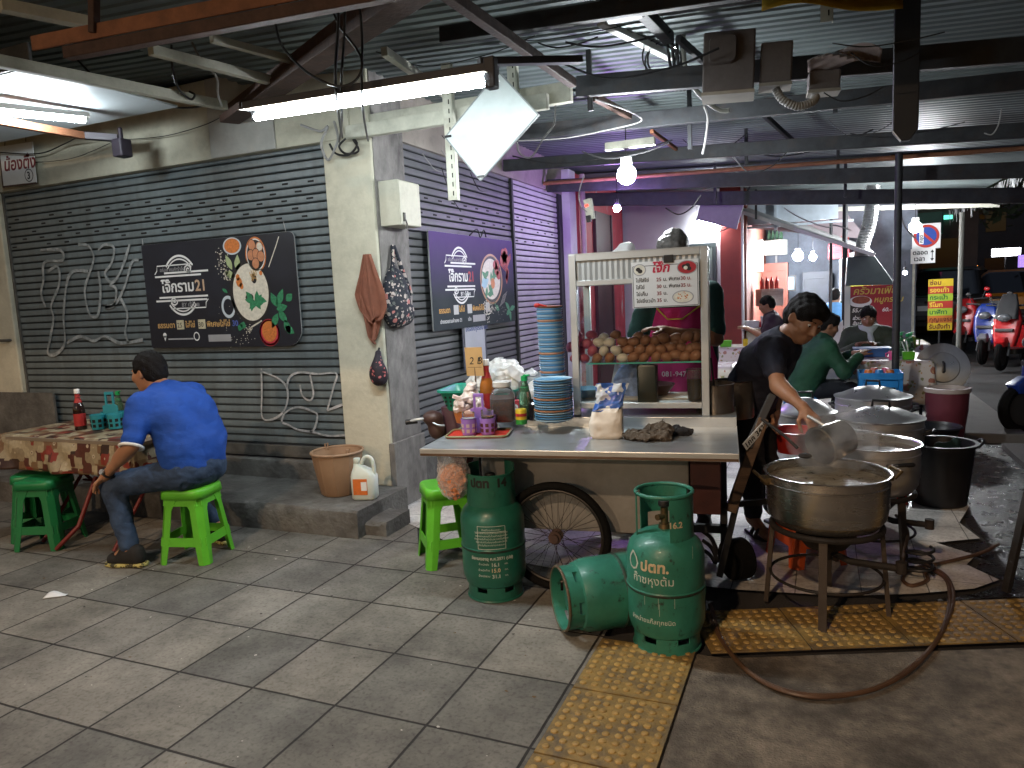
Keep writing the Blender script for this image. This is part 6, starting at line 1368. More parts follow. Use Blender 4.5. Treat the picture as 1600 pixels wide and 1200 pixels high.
wheel(mc, (.22, 0, .28), (0, 1, 0), .28, .035, 18, 'front_wheel'); wheel(mc, (1.14, 0, .28), (0, 1, 0), .28, .04, 18, 'rear_wheel')
rbox(MB(), [(.32, .11, .05, .62, .75), (.34, .13, .05, .70, .75), (.30, .10, .04, .74, .75)]).build('seat', m_black, mc, sharp=50); rbox(MB(), [(.35, .09, .04, .34, .6), (.4, .11, .04, .6, .62)]).build('engine_cover', m_black, mc, sharp=50)
MB().bar((.1, 0, .75), (.22, 0, .28), .05, .05).build('fork', m_steel, mc)
# ================================================================ cooking pots, stoves and tubs
def big_pot(label, loc, r, h, rz=0, lid=False, soup=None, m=None, belly=.0, handles='side', nm='cooking_pot'):
    t = thing(nm, label, 'pot', loc, rz)
    pr = [(0, 0), (r*.72, 0), (r*.86, h*.05), (r*.965, h*.2), (r*1.0, h*.42), (r*1.0, h*.80), (r*1.012, h*.81), (r*1.012, h*.83), (r*1.0, h*.84), (r*.995, h*.97), (r*1.03, h*.985), (r*1.035, h), (r*1.0, h*1.0), (r*.975, h*.97), (r*.975, h*.45), (r*.93, h*.2), (r*.7, h*.03), (0, h*.025)]
    MB().lathe(pr, 72).build('body', m or m_pot, t, sharp=24)
    for s in (-1, 1):
        if handles == 'side':
            b = MB(); z = h*.70
            b.tube([(s*r*1.0, -.055, z), (s*(r+.04), -.055, z+.012), (s*(r+.055), -.04, z+.018), (s*(r+.055), .04, z+.018), (s*(r+.04), .055, z+.012), (s*r*1.0, .055, z)], .011, 8); b.build('handle', m_black, t)
        elif handles == 'ear':
            b = MB(); z = h*.86; b.box((s*(r+.01), 0, z), (.03, .07, .03)).tube([(s*(r+.02), -.05, z), (s*(r+.05), -.05, z+.03), (s*(r+.05), .05, z+.03), (s*(r+.02), .05, z)], .008, 8); b.build('handle', m_brass, t, bev=.003)
    if soup: MB().lathe([(0, h*soup[1]), (r*.972, h*soup[1])], 48).build('soup', soup[0], t)
    if lid:
        MB().lathe([(r*1.035, h*1.0), (r*1.04, h*1.015), (r*.93, h*1.035), (r*.86, h*1.06), (r*.5, h*1.19), (r*.2, h*1.25), (0, h*1.26)], 64).build('lid', m_potd, t, sharp=24)
        MB().tube([(-.055, 0, h*1.24), (-.05, 0, h*1.24+.045), (.05, 0, h*1.24+.045), (.055, 0, h*1.24)], .010, 8).build('lid_knob', m_black, t)
    return t
m_cong = M('rice_porridge', (.20, .165, .115), .3, var=.5, scale=22, bump=1.0, bscale=38, dirt=.6, dcol=(.08, .055, .03), dscale=14); m_scale_ = 1
c1 = PZ(1291, 735, .66); p1_ = big_pot('wide battered pot of congee steaming on the front gas stove', (c1.x, c1.y, .41), .262, .25, R_(20), soup=(m_cong, .83), handles='ear')
m_iron = M('sooty_iron', (.022, .019, .017), .75, .3, var=.4, bump=.4, bscale=60, dirt=.5, dcol=(.06, .035, .022))
m_irons = M('brown_iron_leg', (.055, .042, .032), .7, .3, var=.4, bump=.3, dirt=.5, dcol=(.02, .015, .012))
def stove(label, x, y, r, h, angs):
    t = thing('gas_stove', label, 'stove', (x, y, 0))
    MB().tube([(r*math.cos(i*math.pi/20), r*math.sin(i*math.pi/20), h) for i in range(40)], .014, 8, closed=True).build('ring', m_iron, t)
    for a in angs: MB().bar((r*.98*math.cos(a), r*.98*math.sin(a), h), (r*1.12*math.cos(a), r*1.12*math.sin(a), 0), .034, .02, (math.cos(a), math.sin(a), 0)).build('leg', m_irons, t)
    MB().tube([(r*1.03*math.cos(i*math.pi/20), r*1.03*math.sin(i*math.pi/20), h*.42) for i in range(40)], .007, 6, closed=True).build('brace_ring', m_iron, t)
    MB().lathe([(0, h-.10), (.09, h-.10), (.13, h-.05), (.12, h-.035), (.05, h-.03), (0, h-.04)], 28).cyl((0, 0, h-.16), (0, 0, h-.09), .03, n=14).build('burner', m_iron, t)
    MB().tube([(0, 0, h-.12), (.1, -.1, h-.13), (r*1.25, -.16, h-.12)], .016, 8).cyl((r*1.25, -.16, h-.14), (r*1.25, -.16, h-.09), .022, n=12).build('gas_pipe', m_iron, t)
    return t
d0 = PZ(1287, 972, 0)
a0 = math.atan2(d0.y-c1.y, d0.x-c1.x)
stove('black iron gas stove on splayed legs under the congee pot', c1.x, c1.y, .235, .405, [a0+k*math.pi/2 for k in range(4)])
c2 = PZ(1362, 690, .64); p2_ = big_pot('second open pot of clear soup on the rear gas stove', (c2.x, c2.y, .37), .235, .27, R_(-62), soup=(M('clear_soup', (.16, .13, .09), .15, var=.3), .86), m=m_potd)
stove('brown iron gas stove behind the front one under the clear soup pot', c2.x, c2.y, .21, .365, [R_(-50), R_(40), R_(130), R_(220)])
c3 = PZ(1376, 652, .57); big_pot('lidded pot with a shining dome lid behind the open pots', (c3.x, c3.y, .27), .265, .30, R_(-15), lid=True, m=m_potd)
MB_ = [tag(make_stool('low red plastic stool carrying the lidded pot with dome lid', M('red_stool_plastic', (.42, .03, .02), .4, var=.1), 'plastic stools set out around the stall', .265), None)]; MB_[0].location = (c3.x, c3.y, 0)
c4 = PZ(1365, 622, .57); big_pot('farthest lidded pot half hidden behind the dome lid', (c4.x, c4.y+.12, .24), .28, .33, R_(-25), lid=True, m=m_potd)
bk4 = make_stool('low blue plastic stool carrying the farthest lidded pot', m_blue, 'plastic stools set out around the stall', .235); bk4.location = (c4.x, c4.y+.12, 0)
c5 = PZ(1257, 645, .60); big_pot('tall bright pot behind the bending man', (c5.x, c5.y+.05, .20), .205, .40, R_(10), m=m_potd, lid=True)
bk5 = make_stool('blue plastic stool under the tall bright pot', m_blue, 'plastic stools set out around the stall', .2); bk5.location = (c5.x, c5.y+.05, 0)
os_ = make_stool('orange red plastic stool standing beneath the congee pot', m_orange, 'plastic stools set out around the stall', .46); p = PZ(1258, 890, 0); os_.location = (p.x, p.y+.18, 0); os_.rotation_euler[2] = R_(32)
rb_ = thing('basin', 'red plastic basin tucked between the congee pot and the tall pot', 'basin', tuple(PZ(1240, 705, .47))); MB().lathe([(0, 0), (.10, 0), (.155, .13), (.165, .133), (.165, .14), (.15, .14), (.098, .006), (0, .006)], 36).build('basin', M('red_basin', (.45, .03, .02), .35, var=.1), rb_)
# tubs at the right
m_blk = M('black_tub_plastic', (.012, .012, .014), .4, var=.25)
ct = PZ(1470, 690, .42); bt = thing('black_tub', 'large black plastic tub with rope handles on the dark wet ground', 'tub', (ct.x, ct.y, 0)); MB().lathe([(0, 0), (.15, 0), (.16, .01), (.20, .40), (.222, .405), (.222, .42), (.195, .42), (.155, .02), (0, .02)], 44).build('tub', m_blk, bt); MB().lathe([(0, .34), (.19, .34)], 32).build('slops', M('dark_slops', (.02, .022, .02), .2, var=.5, scale=9, bump=.5, bscale=14), bt)
for s in (-1, 1): MB().tube(spline([(s*.2, -.06, .4), (s*.235, -.04, .435), (s*.235, .04, .435), (s*.2, .06, .4)], 5), .01, 6).build('handle', m_blk, bt)
o = organic_obj('rag', [('e', (0, 0, .0), (.08, .06, .04)), ('c', (-.05, 0, .02), (.05, .02, .05), .02, .02)], M('dark_green_rag', (.012, .035, .03), .9), None, .012, .04, folds(.012, (50, 40, 30)), (ct.x+.04, ct.y, .37)); tag(o, 'dark green rag slumped in the black tub', 'cloth')
cd2 = PZ(1462, 668, .42); dp_ = thing('black_pan', 'shallow black pan with handles standing behind the black tub', 'pan', (cd2.x, cd2.y+.1, 0)); MB().lathe([(0, .25), (.12, .25), (.17, .40), (.19, .41), (.18, .42), (.115, .265), (0, .265)], 36).cyl((0, 0, 0), (0, 0, .25), .11, .12, 24).build('pan', m_blk, dp_)
cr = PZ(1480, 606, .52); rbn = thing('waste_bin', 'dull maroon bin with a pale rim on the pavement edge', 'bin', (cr.x, cr.y, 0)); MB().lathe([(0, 0), (.125, 0), (.13, .02), (.163, .30), (.166, .31), (.172, .49), (.155, .49), (.12, .02), (0, .02)], 40).build('bin', M('maroon_bin', (.14, .03, .045), .5, var=.2, dirt=.5, dcol=(.05, .015, .02)), rbn); MB().lathe([(.15, .487), (.182, .487), (.186, .50), (.182, .525), (.158, .525), (.15, .49)], 40).build('rim', M('pale_rim', (.42, .36, .33), .5, var=.1), rbn)
al = PZ(1481, 583, .62); ld = thing('pan_lid', 'big round aluminium lid leaning behind the maroon bin', 'lid', (al.x, al.y+.35, .63))
TL = frame_T((0, 0, 0), (1, .1, 0), (0, .25, 1)); MB().lathe([(.235, 0), (.24, .008), (.225, .012), (.15, .02), (.14, .034), (.06, .05), (0, .055)], 56).build('disc', m_potd, ld, sharp=24).matrix_local = TL; MB().tube([(0, -.05, .05), (0, -.045, .085), (0, .03, .085), (0, .05, .05)], .011, 8).build('handle', m_black, ld).matrix_local = TL
MB().bar((-.10, .1, -.63), (-.10, .06, -.05), .03, .03).bar((.12, .1, -.63), (.12, .06, -.05), .03, .03).build('prop', m_steel, ld)
# gas hose looping over the ground
m_hose = M('orange_brown_hose', (.085, .045, .024), .4, var=.25, scale=10)
def G(px, py, z=.014): return PZ(px, py, z)
hp = [G(1110, 945), G(1128, 1000), G(1170, 1050), G(1230, 1080), G(1300, 1087), G(1370, 1075), G(1430, 1040), G(1470, 990), G(1484, 940), G(1478, 905), G(1450, 890), G(1420, 892), G(1410, 905), G(1425, 915), G(1450, 905), G(1440, 885), G(1470, 880), G(1530, 865), G(1560, 850)]
tag(MB().tube(spline(hp, 8), .0095, 8).build('gas_hose', m_hose), 'orange brown rubber hose looped over the yellow studs and concrete', 'hose')
hp = [G(1105, 960), G(1135, 1012), G(1180, 1058), G(1240, 1084), G(1310, 1088), G(1385, 1068), G(1448, 1020), G(1480, 970), G(1490, 930), G(1478, 900, .02), G(1448, 884, .03), G(1418, 890, .03), G(1412, 870, .10), PY(1418, 830, 4.15), PY(1400, 805, 4.3)]
tag(MB().tube(spline(hp, 8), .0085, 8).build('gas_hose', m_hose), 'second thinner hose running beside the looped one up to the rear stove', 'hose')
o = tag(MB().tube([(.06*math.cos(k*.5), .05*math.sin(k*.5), .012+.0035*k) for k in range(40)], .008, 8).build('hose_coil', m_black, loc=tuple(G(1437, 900))), 'small coil of black hose lying on the wet tiles', 'hose')
# iron table leg at the right edge
lg = PZ(1572, 925, 0); tl = thing('iron_stand', 'dark iron stand cut by the right edge of the view', 'stand', (lg.x, lg.y, 0))
MB().bar((0, 0, 0), (.12, .12, .6), .03, .03).build('leg', m_iron, tl); MB().bar((.75, 0, 0), (.6, .1, .6), .03, .03).build('leg', m_iron, tl); MB().box((.4, .2, .62), (.7, .5, .03)).build('top', m_iron, tl); MB().bar((.06, .06, .3), (.7, .05, .3), .02, .02).build('stretcher', m_iron, tl)
# dipper held by the cook
DC = PY(1300, 690, 3.75); dpp = thing('dipper_pan', 'battered deep aluminium dipper tipped over the congee pot', 'pan', DC)
ax = (PY(1262, 703, 3.66)-PY(1312, 682, 3.80)).normalized(); TT = frame_T((0, 0, 0), ax.orthogonal(), ax.cross(ax.orthogonal()))
MB().lathe([(0, -.085), (.075, -.085), (.085, -.075), (.092, .07), (.098, .075), (.09, .078), (.088, .07), (.08, -.07), (0, -.075)], 40).build('pan', M('dented_aluminium', (.40, .33, .23), .24, 1, var=.35, scale=8, dirt=.6, dcol=(.13, .09, .045), bump=.6, bscale=14), dpp).matrix_local = TT
tag(MB().tube(spline([PY(1246, 700, 3.5), PY(1222, 678, 3.55), PY(1190, 655, 3.62)], 4), .008, 8).sph(PY(1258, 712, 3.48), (.03, .03, .012)).build('ladle', m_iron), 'black ladle leaning out of the congee pot', 'ladle')
# ================================================================ people
m_hair = M('black_hair', (.007, .006, .006), .75, var=.4, scale=60, bump=.8, bscale=150, spec=.2)
m_hairg = M('grey_hair', (.09, .085, .08), .5, var=.6, scale=40, bump=.5, bscale=110)
m_eye = M('eye_white', (.6, .58, .55), .2, var=0); m_iris = M('dark_iris', (.01, .008, .006), .2, var=0)
def skin(name, c): return M(name, c, .5, var=.12, scale=9, bump=.15, bscale=160, sss=.15)
def V3(p): return np.array(p, float)
def unit(v): v = V3(v); return v/np.linalg.norm(v)
def hand(w, d, n, curl=.5, side=1, s=1.0, spread=.12):
    """palm, four fingers of unequal length bent at the knuckles, thumb off the palm's side"""
    d, n = unit(d), unit(n); n = unit(n-d*(n@d)); x = np.cross(d, n)*side; w = V3(w); P = []; kk = {'k': .012*s}
    P.append(('c', w, w+d*.03*s, .024*s, .026*s, {'k': .02}))
    for t in (-.026, -.009, .009, .025): P.append(('c', w+d*.03*s+x*t*.6*s, w+d*.082*s+x*t*s, .014*s, .0115*s, kk))
    for i, (t, L) in enumerate(((-.028, .058), (-.0095, .074), (.0095, .080), (.028, .072))):
        a = w+d*.082*s+x*t*s; ang = 0; r = .0095*s; dd = unit(d+x*t*spread/.03)
        for q, f in ((.42, .55), (.33, 1.0), (.25, .8)):
            ang += curl*f; v = dd*math.cos(ang)+n*math.sin(ang); b = a+v*L*q*s; P.append(('c', a, b, r, r*.9, {'k': .006*s})); a = b; r *= .9
    a = w+d*.028*s+x*.026*s
    for v, L, r in ((unit(d*.6+x*.75+n*.25), .042, .0125), (unit(d*.9+x*.25+n*(.35+curl*.3)), .034, .0105), (unit(d+n*(.3+curl*.4)), .024, .0095)):
        b = a+v*L*s; P.append(('c', a, b, r*s, r*.92*s, {'k': .009*s})); a = b
    return P
def head_prims(c, f, u, s=1.0):
    f, u = unit(f), unit(u); u = unit(u-f*(u@f)); x = np.cross(u, f); Rm = np.stack([x, f, u], 1)
    E = lambda p, r, k=.03, sub=False: ('e', c+(x*p[0]+f*p[1]+u*p[2])*s, tuple(q*s for q in r), Rm, {'k': k*s, 'sub': sub})
    K = lambda a, b, ra, rb, k=.012: ('c', c+(x*a[0]+f*a[1]+u*a[2])*s, c+(x*b[0]+f*b[1]+u*b[2])*s, ra*s, rb*s, {'k': k*s})
    P = [E((0, -.012, .025), (.076, .096, .092)), E((0, .030, -.035), (.062, .066, .075)), E((0, .060, -.088), (.028, .028, .024), .04)]
    P += [K((-.03, .084, .030), (.03, .084, .030), .012, .012), K((0, .090, .022), (0, .112, -.022), .009, .013), K((-.012, .098, -.026), (.012, .098, -.026), .010, .010, .008)]
    for q in (-1, 1):
        P += [E((q*.031, .094, .012), (.017, .014, .011), .012, True), E((q*.040, .066, -.018), (.024, .024, .024), .03), E((q*.077, -.004, -.002), (.010, .020, .033), .008), E((q*.083, .002, .0), (.006, .010, .018), .006, True)]
    P += [K((-.018, .092, -.052), (.018, .092, -.052), .0085, .0085, .01), K((-.015, .090, -.064), (.015, .090, -.064), .009, .009, .01)]
    return P, (x, f, u)
def hair_prims(c, fr, s, style):
    x, f, u = fr; Rm = np.stack([x, f, u], 1)
    E = lambda p, r, k=.03, sub=False: ('e', c+(x*p[0]+f*p[1]+u*p[2])*s, tuple(q*s for q in r), Rm, {'k': k*s, 'sub': sub})
    P = [E((0, -.018, .036), (.086, .102, .098)), E((0, -.055, -.02), (.070, .058, .07))]
    if style == 'full': P += [E((0, .05, .088), (.06, .045, .035)), E((.05, .03, .06), (.035, .05, .04)), E((-.05, .03, .06), (.035, .05, .04))]
    P += [E((0, .105, -.03), (.075, .072, .082), .014, True), E((0, .02, -.13), (.11, .12, .075), .02, True)]
    for q in (-1, 1): P.append(E((q*.085, .008, -.02), (.022, .026, .04), .012, True))
    return P
def person(label, J, sk, shirt, trousers, hair=None, hs=1.0, h=.008, sleeve=.55, style='short', shoe=None, shoe2=None, build_=1.0, legs=True, belly=.0, hm=None, jacket=False, amp=.005, hands=None, name='person'):
    J = {k: V3(v) for k, v in J.items()}; o = V3(J.get('base', (J['pelvis'][0], J['pelvis'][1], 0))); Q = {k: (v if k in ('face', 'up') else v-o) for k, v in J.items()}
    t = thing(name, label, 'person', tuple(o)); B = build_
    hp, fr = head_prims(Q['head'], Q['face'], Q.get('up', (0, 0, 1)), hs); c0 = Q['neck']
    P = list(hp)+[('c', c0, Q['head']-fr[2]*.06*hs-fr[1]*.015*hs, .056*B, .052*B, {'k': .03})]
    tor = []
    sl, sr = Q['shL'], Q['shR']; ch, pe = Q['chest'], Q['pelvis']; bl = Q.get('belly', (ch+pe)/2)
    wv = unit(sl-sr); hw = Q['hipL']-Q['hipR']; hw = unit(hw) if np.linalg.norm(hw) > .01 else wv
    def torso(e):
        a = [('c', sl-wv*.02, sr+wv*.02, .068*B+e, .068*B+e, {'k': .06}), ('c', c0, (sl+sr)/2-(c0-(sl+sr)/2)*.2, .06*B+e, .085*B+e, {'k': .06})]
        for q in (-1, 1): a += [('c', ch+wv*q*.075*B, bl+wv*q*.07*B, .115*B+e, (.118+belly)*B+e, {'k': .07}), ('c', bl+wv*q*.07*B, pe+hw*q*.07*B, (.118+belly)*B+e, .118*B+e, {'k': .07})]
        a += [('c', (sl+sr)/2+wv*.06, ch+wv*.07, .09*B+e, .115*B+e, {'k': .06}), ('c', (sl+sr)/2-wv*.06, ch-wv*.07, .09*B+e, .115*B+e, {'k': .06})]
        return a
    P += torso(-.012)
    for q in 'LR':
        s_, e_, w_ = Q['sh'+q], Q['el'+q], Q['wr'+q]
        P += [('c', s_, e_, .052*B, .042*B, {'k': .03}), ('c', e_, w_, .041*B, .027*B, {'k': .02}), ('c', e_+(w_-e_)*.12, e_+(w_-e_)*.45, .041*B, .037*B, {'k': .03})]
        hd = (hands or {}).get(q)
        if hd: P += hand(w_, hd[0], hd[1], hd[2], hd[3], 1.0)
        else: P += hand(w_, w_-e_, (0, 0, -1) if abs(unit(w_-e_)[2]) < .8 else fr[1], .35, 1 if q == 'L' else -1)
    if legs:
        for q in 'LR':
            hq, k_, a_ = Q['hip'+q], Q['kn'+q], Q['an'+q]; t_ = Q['toe'+q]
            P += [('c', hq, k_, .075*B, .052*B, {'k': .04}), ('c', k_, a_, .05*B, .036*B, {'k': .03}), ('c', a_, a_+(t_-a_)*(.45 if shoe else .8), .036, .026, {'k': .02}), ('c', a_+unit(a_-t_)*.03*V3((1, 1, 0)), a_+(t_-a_)*(.5 if shoe else 1), .030, .026, {'k': .02})]
    organic_obj('body', P, sk, t, h, .02)
    eb_ = MB()
    for q in (-1, 1):
        e = Q['head']+(fr[0]*q*.031+fr[1]*.0775+fr[2]*.011)*hs; eb_.mat(0).sph(e, .0125*hs, 10, 8); eb_.mat(1).sph(e+fr[1]*.0075*hs-fr[2]*.002*hs, .0068*hs, 8, 6)
    eb_.build('eyes', [m_eye, m_iris], t)
    bp = []
    for q in (-1, 1): bp.append(('c', Q['head']+(fr[0]*q*.016+fr[1]*.094+fr[2]*.034)*hs, Q['head']+(fr[0]*q*.046+fr[1]*.082+fr[2]*.038)*hs, .0055*hs, .004*hs, {'k': .003}))
    organic_obj('hair', hair_prims(Q['head'], fr, hs, style)+bp, hm or m_hair, t, h*.85, .02, folds(.004, (150, 140, 90), 1))
    # shirt or jacket
    S_ = torso(.012 if not jacket else .026)
    for q in 'LR':
        s_, e_, w_ = Q['sh'+q], Q['el'+q], Q['wr'+q]; r = .068*B if not jacket else .076*B
        if sleeve < 1: S_ += [('c', s_, s_+(e_-s_)*sleeve*.5, r, r*.98, {'k': .05}), ('c', s_+(e_-s_)*sleeve*.5, s_+(e_-s_)*sleeve, r*.97, r*.95, {'k': .02})]
        else: S_ += [('c', s_, e_, r, r*.86, {'k': .05}), ('c', e_, e_+(w_-e_)*.9, r*.86, r*.62, {'k': .03})]
    S_.append(('e', c0+fr[2]*.055+fr[1]*.012, (.06, .06, .05), {'k': .02, 'sub': True}))
    sh_ = organic_obj('jacket' if jacket else 'shirt', S_, shirt, t, h, .03, folds(amp*.6, (34, 30, 26), 1.7), vfn=crumple(.009, 10, 1), smooth=2)
    MB().tube([tuple(c0+(fr[0]*math.cos(a)*.062*B+np.cross(fr[0], unit(c0-ch))*math.sin(a)*.062*B)+unit(c0-ch)*.02) for a in [k*2*math.pi/20 for k in range(20)]], .010, 8, closed=True).build('collar', shirt, t)
    if legs:
        T_ = [('c', Q['hipL']*.72+Q['hipR']*.28, Q['hipR']*.72+Q['hipL']*.28, .115*B, .115*B, {'k': .06}), ('c', pe, pe+(bl-pe)*.2, .112*B, .10*B, {'k': .06})]
        for q in 'LR': T_ += [('c', Q['hip'+q], Q['kn'+q], .098*B, .072*B, {'k': .05}), ('c', Q['kn'+q], Q['an'+q]+(Q['kn'+q]-Q['an'+q])*.10, .070*B, .056*B, {'k': .03})]
        organic_obj('trousers', T_, trousers, t, h, .03, folds(.004, (40, 36, 44), .6), vfn=crumple(.010, 14, 2), smooth=2)
        for q in 'LR':
            a_, t_ = Q['an'+q], Q['toe'+q]; f = unit((t_-a_)*V3((1, 1, 0))); y = np.cross((0, 0, 1), f); g = V3((a_[0], a_[1], 0)); z0 = t_[2]-.02
            if shoe:
                s1 = organic_obj('shoe', [('c', g-f*.05+V3((0, 0, z0+.045)), g+f*.12+V3((0, 0, z0+.035)), .043, .040, {'k': .03}), ('c', g-f*.04+V3((0, 0, z0+.085)), g+f*.03+V3((0, 0, z0+.075)), .047, .044, {'k': .03})], shoe, t, .008, .02)
                b = MB(); out = [(-.095, -.035), (.0, -.042), (.10, -.05), (.165, -.03), (.178, 0), (.165, .03), (.10, .05), (.0, .042), (-.095, .035), (-.105, 0)]
                b.prism(out, .024, frame_T(tuple(g+V3((0, 0, z0-.004))), tuple(f), tuple(y))); b.build('sole', shoe2 or shoe, s1, bev=.008)
    return t, Q, fr, o
sk1 = skin('tan_skin', (.36, .185, .105)); sk2 = skin('light_brown_skin', (.32, .165, .095)); sk3 = skin('brown_skin', (.22, .11, .065))
m_polo = M('royal_blue_polo', (.007, .058, .32), .8, var=.12, scale=10, bump=1.0, bscale=9, stretch=(1, 1, 1.8))
m_jean = M('faded_jeans', (.020, .040, .082), .85, var=.5, scale=5, bump=1.0, bscale=16, dirt=.35, dcol=(.07, .10, .15), dscale=4, stretch=(1, 1, 1.3))
m_shoe = M('black_knit_shoe', (.012, .012, .012), .8, var=.3); m_sole = M('yellow_black_sole', (.50, .45, .16), .6, var=0, dirt=.95, dcol=(.015, .015, .012), dscale=22, dlo=.5, dhi=.53)
t, Q, fr, o = person('seated man in a royal blue polo shirt and jeans seen from behind at the table', dict(
    head=(-3.815, 3.20, 1.155), face=(-1, -.12, -.22), up=(-.12, 0, 1), neck=(-3.715, 3.21, 1.045), chest=(-3.585, 3.22, .885), belly=(-3.54, 3.22, .72), pelvis=(-3.525, 3.21, .59),
    shL=(-3.70, 3.015, .965), shR=(-3.68, 3.40, .985), elL=(-3.665, 2.905, .765), wrL=(-3.93, 2.925, .572), elR=(-3.86, 3.52, .83), wrR=(-4.06, 3.40, .86),
    hipL=(-3.51, 3.10, .56), hipR=(-3.51, 3.32, .56), knL=(-3.965, 2.985, .485), knR=(-3.97, 3.40, .49), anL=(-3.83, 2.945, .105), anR=(-3.62, 3.44, .11), toeL=(-3.99, 2.91, .028), toeR=(-3.80, 3.50, .028)),
    sk1, m_polo, m_jean, h=.0075, sleeve=.82, shoe=m_shoe, shoe2=m_sole, belly=.006, build_=1.0, amp=.009, hands={'L': ((-.75, .05, -.62), (.45, .1, -.9), .42, 1), 'R': ((-.8, -.3, .15), (0, 0, -1), .6, -1)})
c = Q['shL']+(Q['elL']-Q['shL'])*.80; dv = unit(Q['elL']-Q['shL']); e1 = unit(np.cross(dv, (0, 0, 1))); e2 = np.cross(dv, e1)
MB().tube([tuple(c+dv*.058+e1*math.cos(a)*.062+e2*math.sin(a)*.062) for a in [k*math.pi/14 for k in range(28)]], .009, 8, closed=True).build('white_cuff', m_capw, t)
c = Q['wrL']-unit(Q['wrL']-Q['elL'])*.018; dv = unit(Q['wrL']-Q['elL']); e1 = unit(np.cross(dv, (0, 0, 1))); e2 = np.cross(dv, e1); wt_ = MB().tube([tuple(c+e1*math.cos(a)*.032+e2*math.sin(a)*.032) for a in [k*math.pi/14 for k in range(28)]], .0075, 8, closed=True).build('wrist_watch', m_black, t); MB().cyl(Vector(c+V3((0, -.036, .012))), Vector(c+V3((0, -.046, .016))), .016, n=14).build('watch_face', m_alu, wt_)
# ---- the cook bending over the pots
m_nvy = M('navy_tshirt', (.014, .017, .032), .85, var=.15, scale=9, bump=1.0, bscale=11); m_dkp2 = M('black_trousers', (.009, .009, .010), .85, var=.2)
shp = PY(1204, 548, 4.17); elp = PY(1216, 602, 4.02); wrp = PY(1254, 636, 3.88); hd = PY(1256, 498, 4.27)
t2, Q2, fr2, o2 = person('cook in a navy tee bending over the pots with a dipper in one hand', dict(base=(-.36, 4.56, 0),
    head=tuple(hd), face=(.50, -.62, -.52), up=(.45, -.25, .8), neck=(-.175, 4.32, 1.215), chest=(-.275, 4.39, 1.07), belly=(-.35, 4.48, .93), pelvis=(-.38, 4.55, .80),
    shL=(-.17, 4.54, 1.15), shR=tuple(shp), elL=(-.22, 4.74, .93), wrL=(-.24, 4.62, .74), elR=tuple(elp), wrR=tuple(wrp),
    hipL=(-.34, 4.64, .78), hipR=(-.40, 4.46, .78), knL=(-.30, 4.66, .42), knR=(-.36, 4.46, .42), anL=(-.27, 4.72, .10), anR=(-.37, 4.50, .10), toeL=(-.16, 4.62, .03), toeR=(-.28, 4.36, .03)),
    sk2, m_nvy, m_dkp2, h=.0075, sleeve=.58, style='full', build_=.96, hs=1.06, amp=.005, hands={'R': ((.45, -.35, -.55), (.35, -.2, -.5), 1.0, -1)})
MB().tube(spline([tuple(V3(PY(1262, 650, 3.83))-o2), tuple(V3(PY(1280, 660, 3.8))-o2), tuple(V3(PY(1296, 672, 3.78))-o2)], 4), .009, 8).build('dipper_handle', m_alu, dpp, loc=tuple(Vector(o2)-DC))
for q, ang in (('L', 0), ('R', 0)):
    a_, t_ = Q2['an'+q], Q2['toe'+q]; f = unit((t_-a_)*V3((1, 1, 0))); y = np.cross((0, 0, 1), f); g = V3((a_[0], a_[1], 0)); sd = MB()
    sd.prism([(-.06, -.035), (.08, -.048), (.15, -.03), (.165, 0), (.15, .03), (.08, .048), (-.06, .035), (-.07, 0)], .022, frame_T(tuple(g+f*.02), tuple(f), tuple(y))); s_ = sd.build('sandal', m_black, t2, bev=.006)
    for xx in (.05, .10):
        MB().tube([tuple(g+f*(xx+.02)+y*(.046*math.cos(k*math.pi/8))+V3((0, 0, .022+.045*math.sin(k*math.pi/8)))) for k in range(9)], .011, 6).build('strap', m_black, s_)
# ---- the vendor behind the cabinet
m_pinka = M('hot_pink_apron', (.52, .022, .16), .8, var=.1, scale=8, bump=.15, bscale=200); m_tealt = M('dark_teal_tshirt', (.012, .05, .045), .85, var=.15)
hw_ = PY(1054, 408, 4.55)
t3, Q3, fr3, o3_ = person('vendor with grey hair in a hot pink apron standing behind the egg cabinet', dict(base=(hw_.x, 4.55, 0),
    head=(hw_.x, 4.53, 1.745), face=(-.15, -.8, -.55), up=(0, -.4, 1), neck=(hw_.x+.02, 4.60, 1.56), chest=(hw_.x+.03, 4.62, 1.28), pelvis=(hw_.x+.03, 4.66, .92), shL=(hw_.x+.21, 4.60, 1.47), shR=(hw_.x-.17, 4.60, 1.48),
    elL=(hw_.x+.25, 4.50, 1.20), wrL=(hw_.x-.02, 4.30, 1.27), elR=(hw_.x-.26, 4.52, 1.18), wrR=(hw_.x-.16, 4.32, 1.02), hipL=(hw_.x+.12, 4.66, .88), hipR=(hw_.x-.07, 4.66, .88), knL=(hw_.x+.13, 4.62, .47), knR=(hw_.x-.08, 4.62, .47), anL=(hw_.x+.14, 4.66, .09), anR=(hw_.x-.09, 4.66, .09), toeL=(hw_.x+.16, 4.5, .03), toeR=(hw_.x-.1, 4.5, .03)),
    sk3, m_tealt, m_dkp2, h=.010, sleeve=.8, style='full', shoe=m_shoe, hm=m_hairg)
ax_ = V3((hw_.x, 4.55, 0))
def apron(u, v):
    x = (u-.5)*(.26+.20*min(1, v*2.2)); z = 1.40-.75*v; y = 4.455-.02*v+.35*x*x*2+.008*math.sin(u*14+v*4)
    return (x+.03, y-4.55, z)
MB().grid(apron, 22, 26).build('apron', m_pinka, t3, solid=.004)
text(t3, 'lettering', '081-94780', .045, m_pw2, Matrix.Translation((-.07, -.125, .98)) @ Matrix.Rotation(math.pi/2, 4, 'X')); m_ybr = M('yellow_piping', (.55, .42, .05), .6)
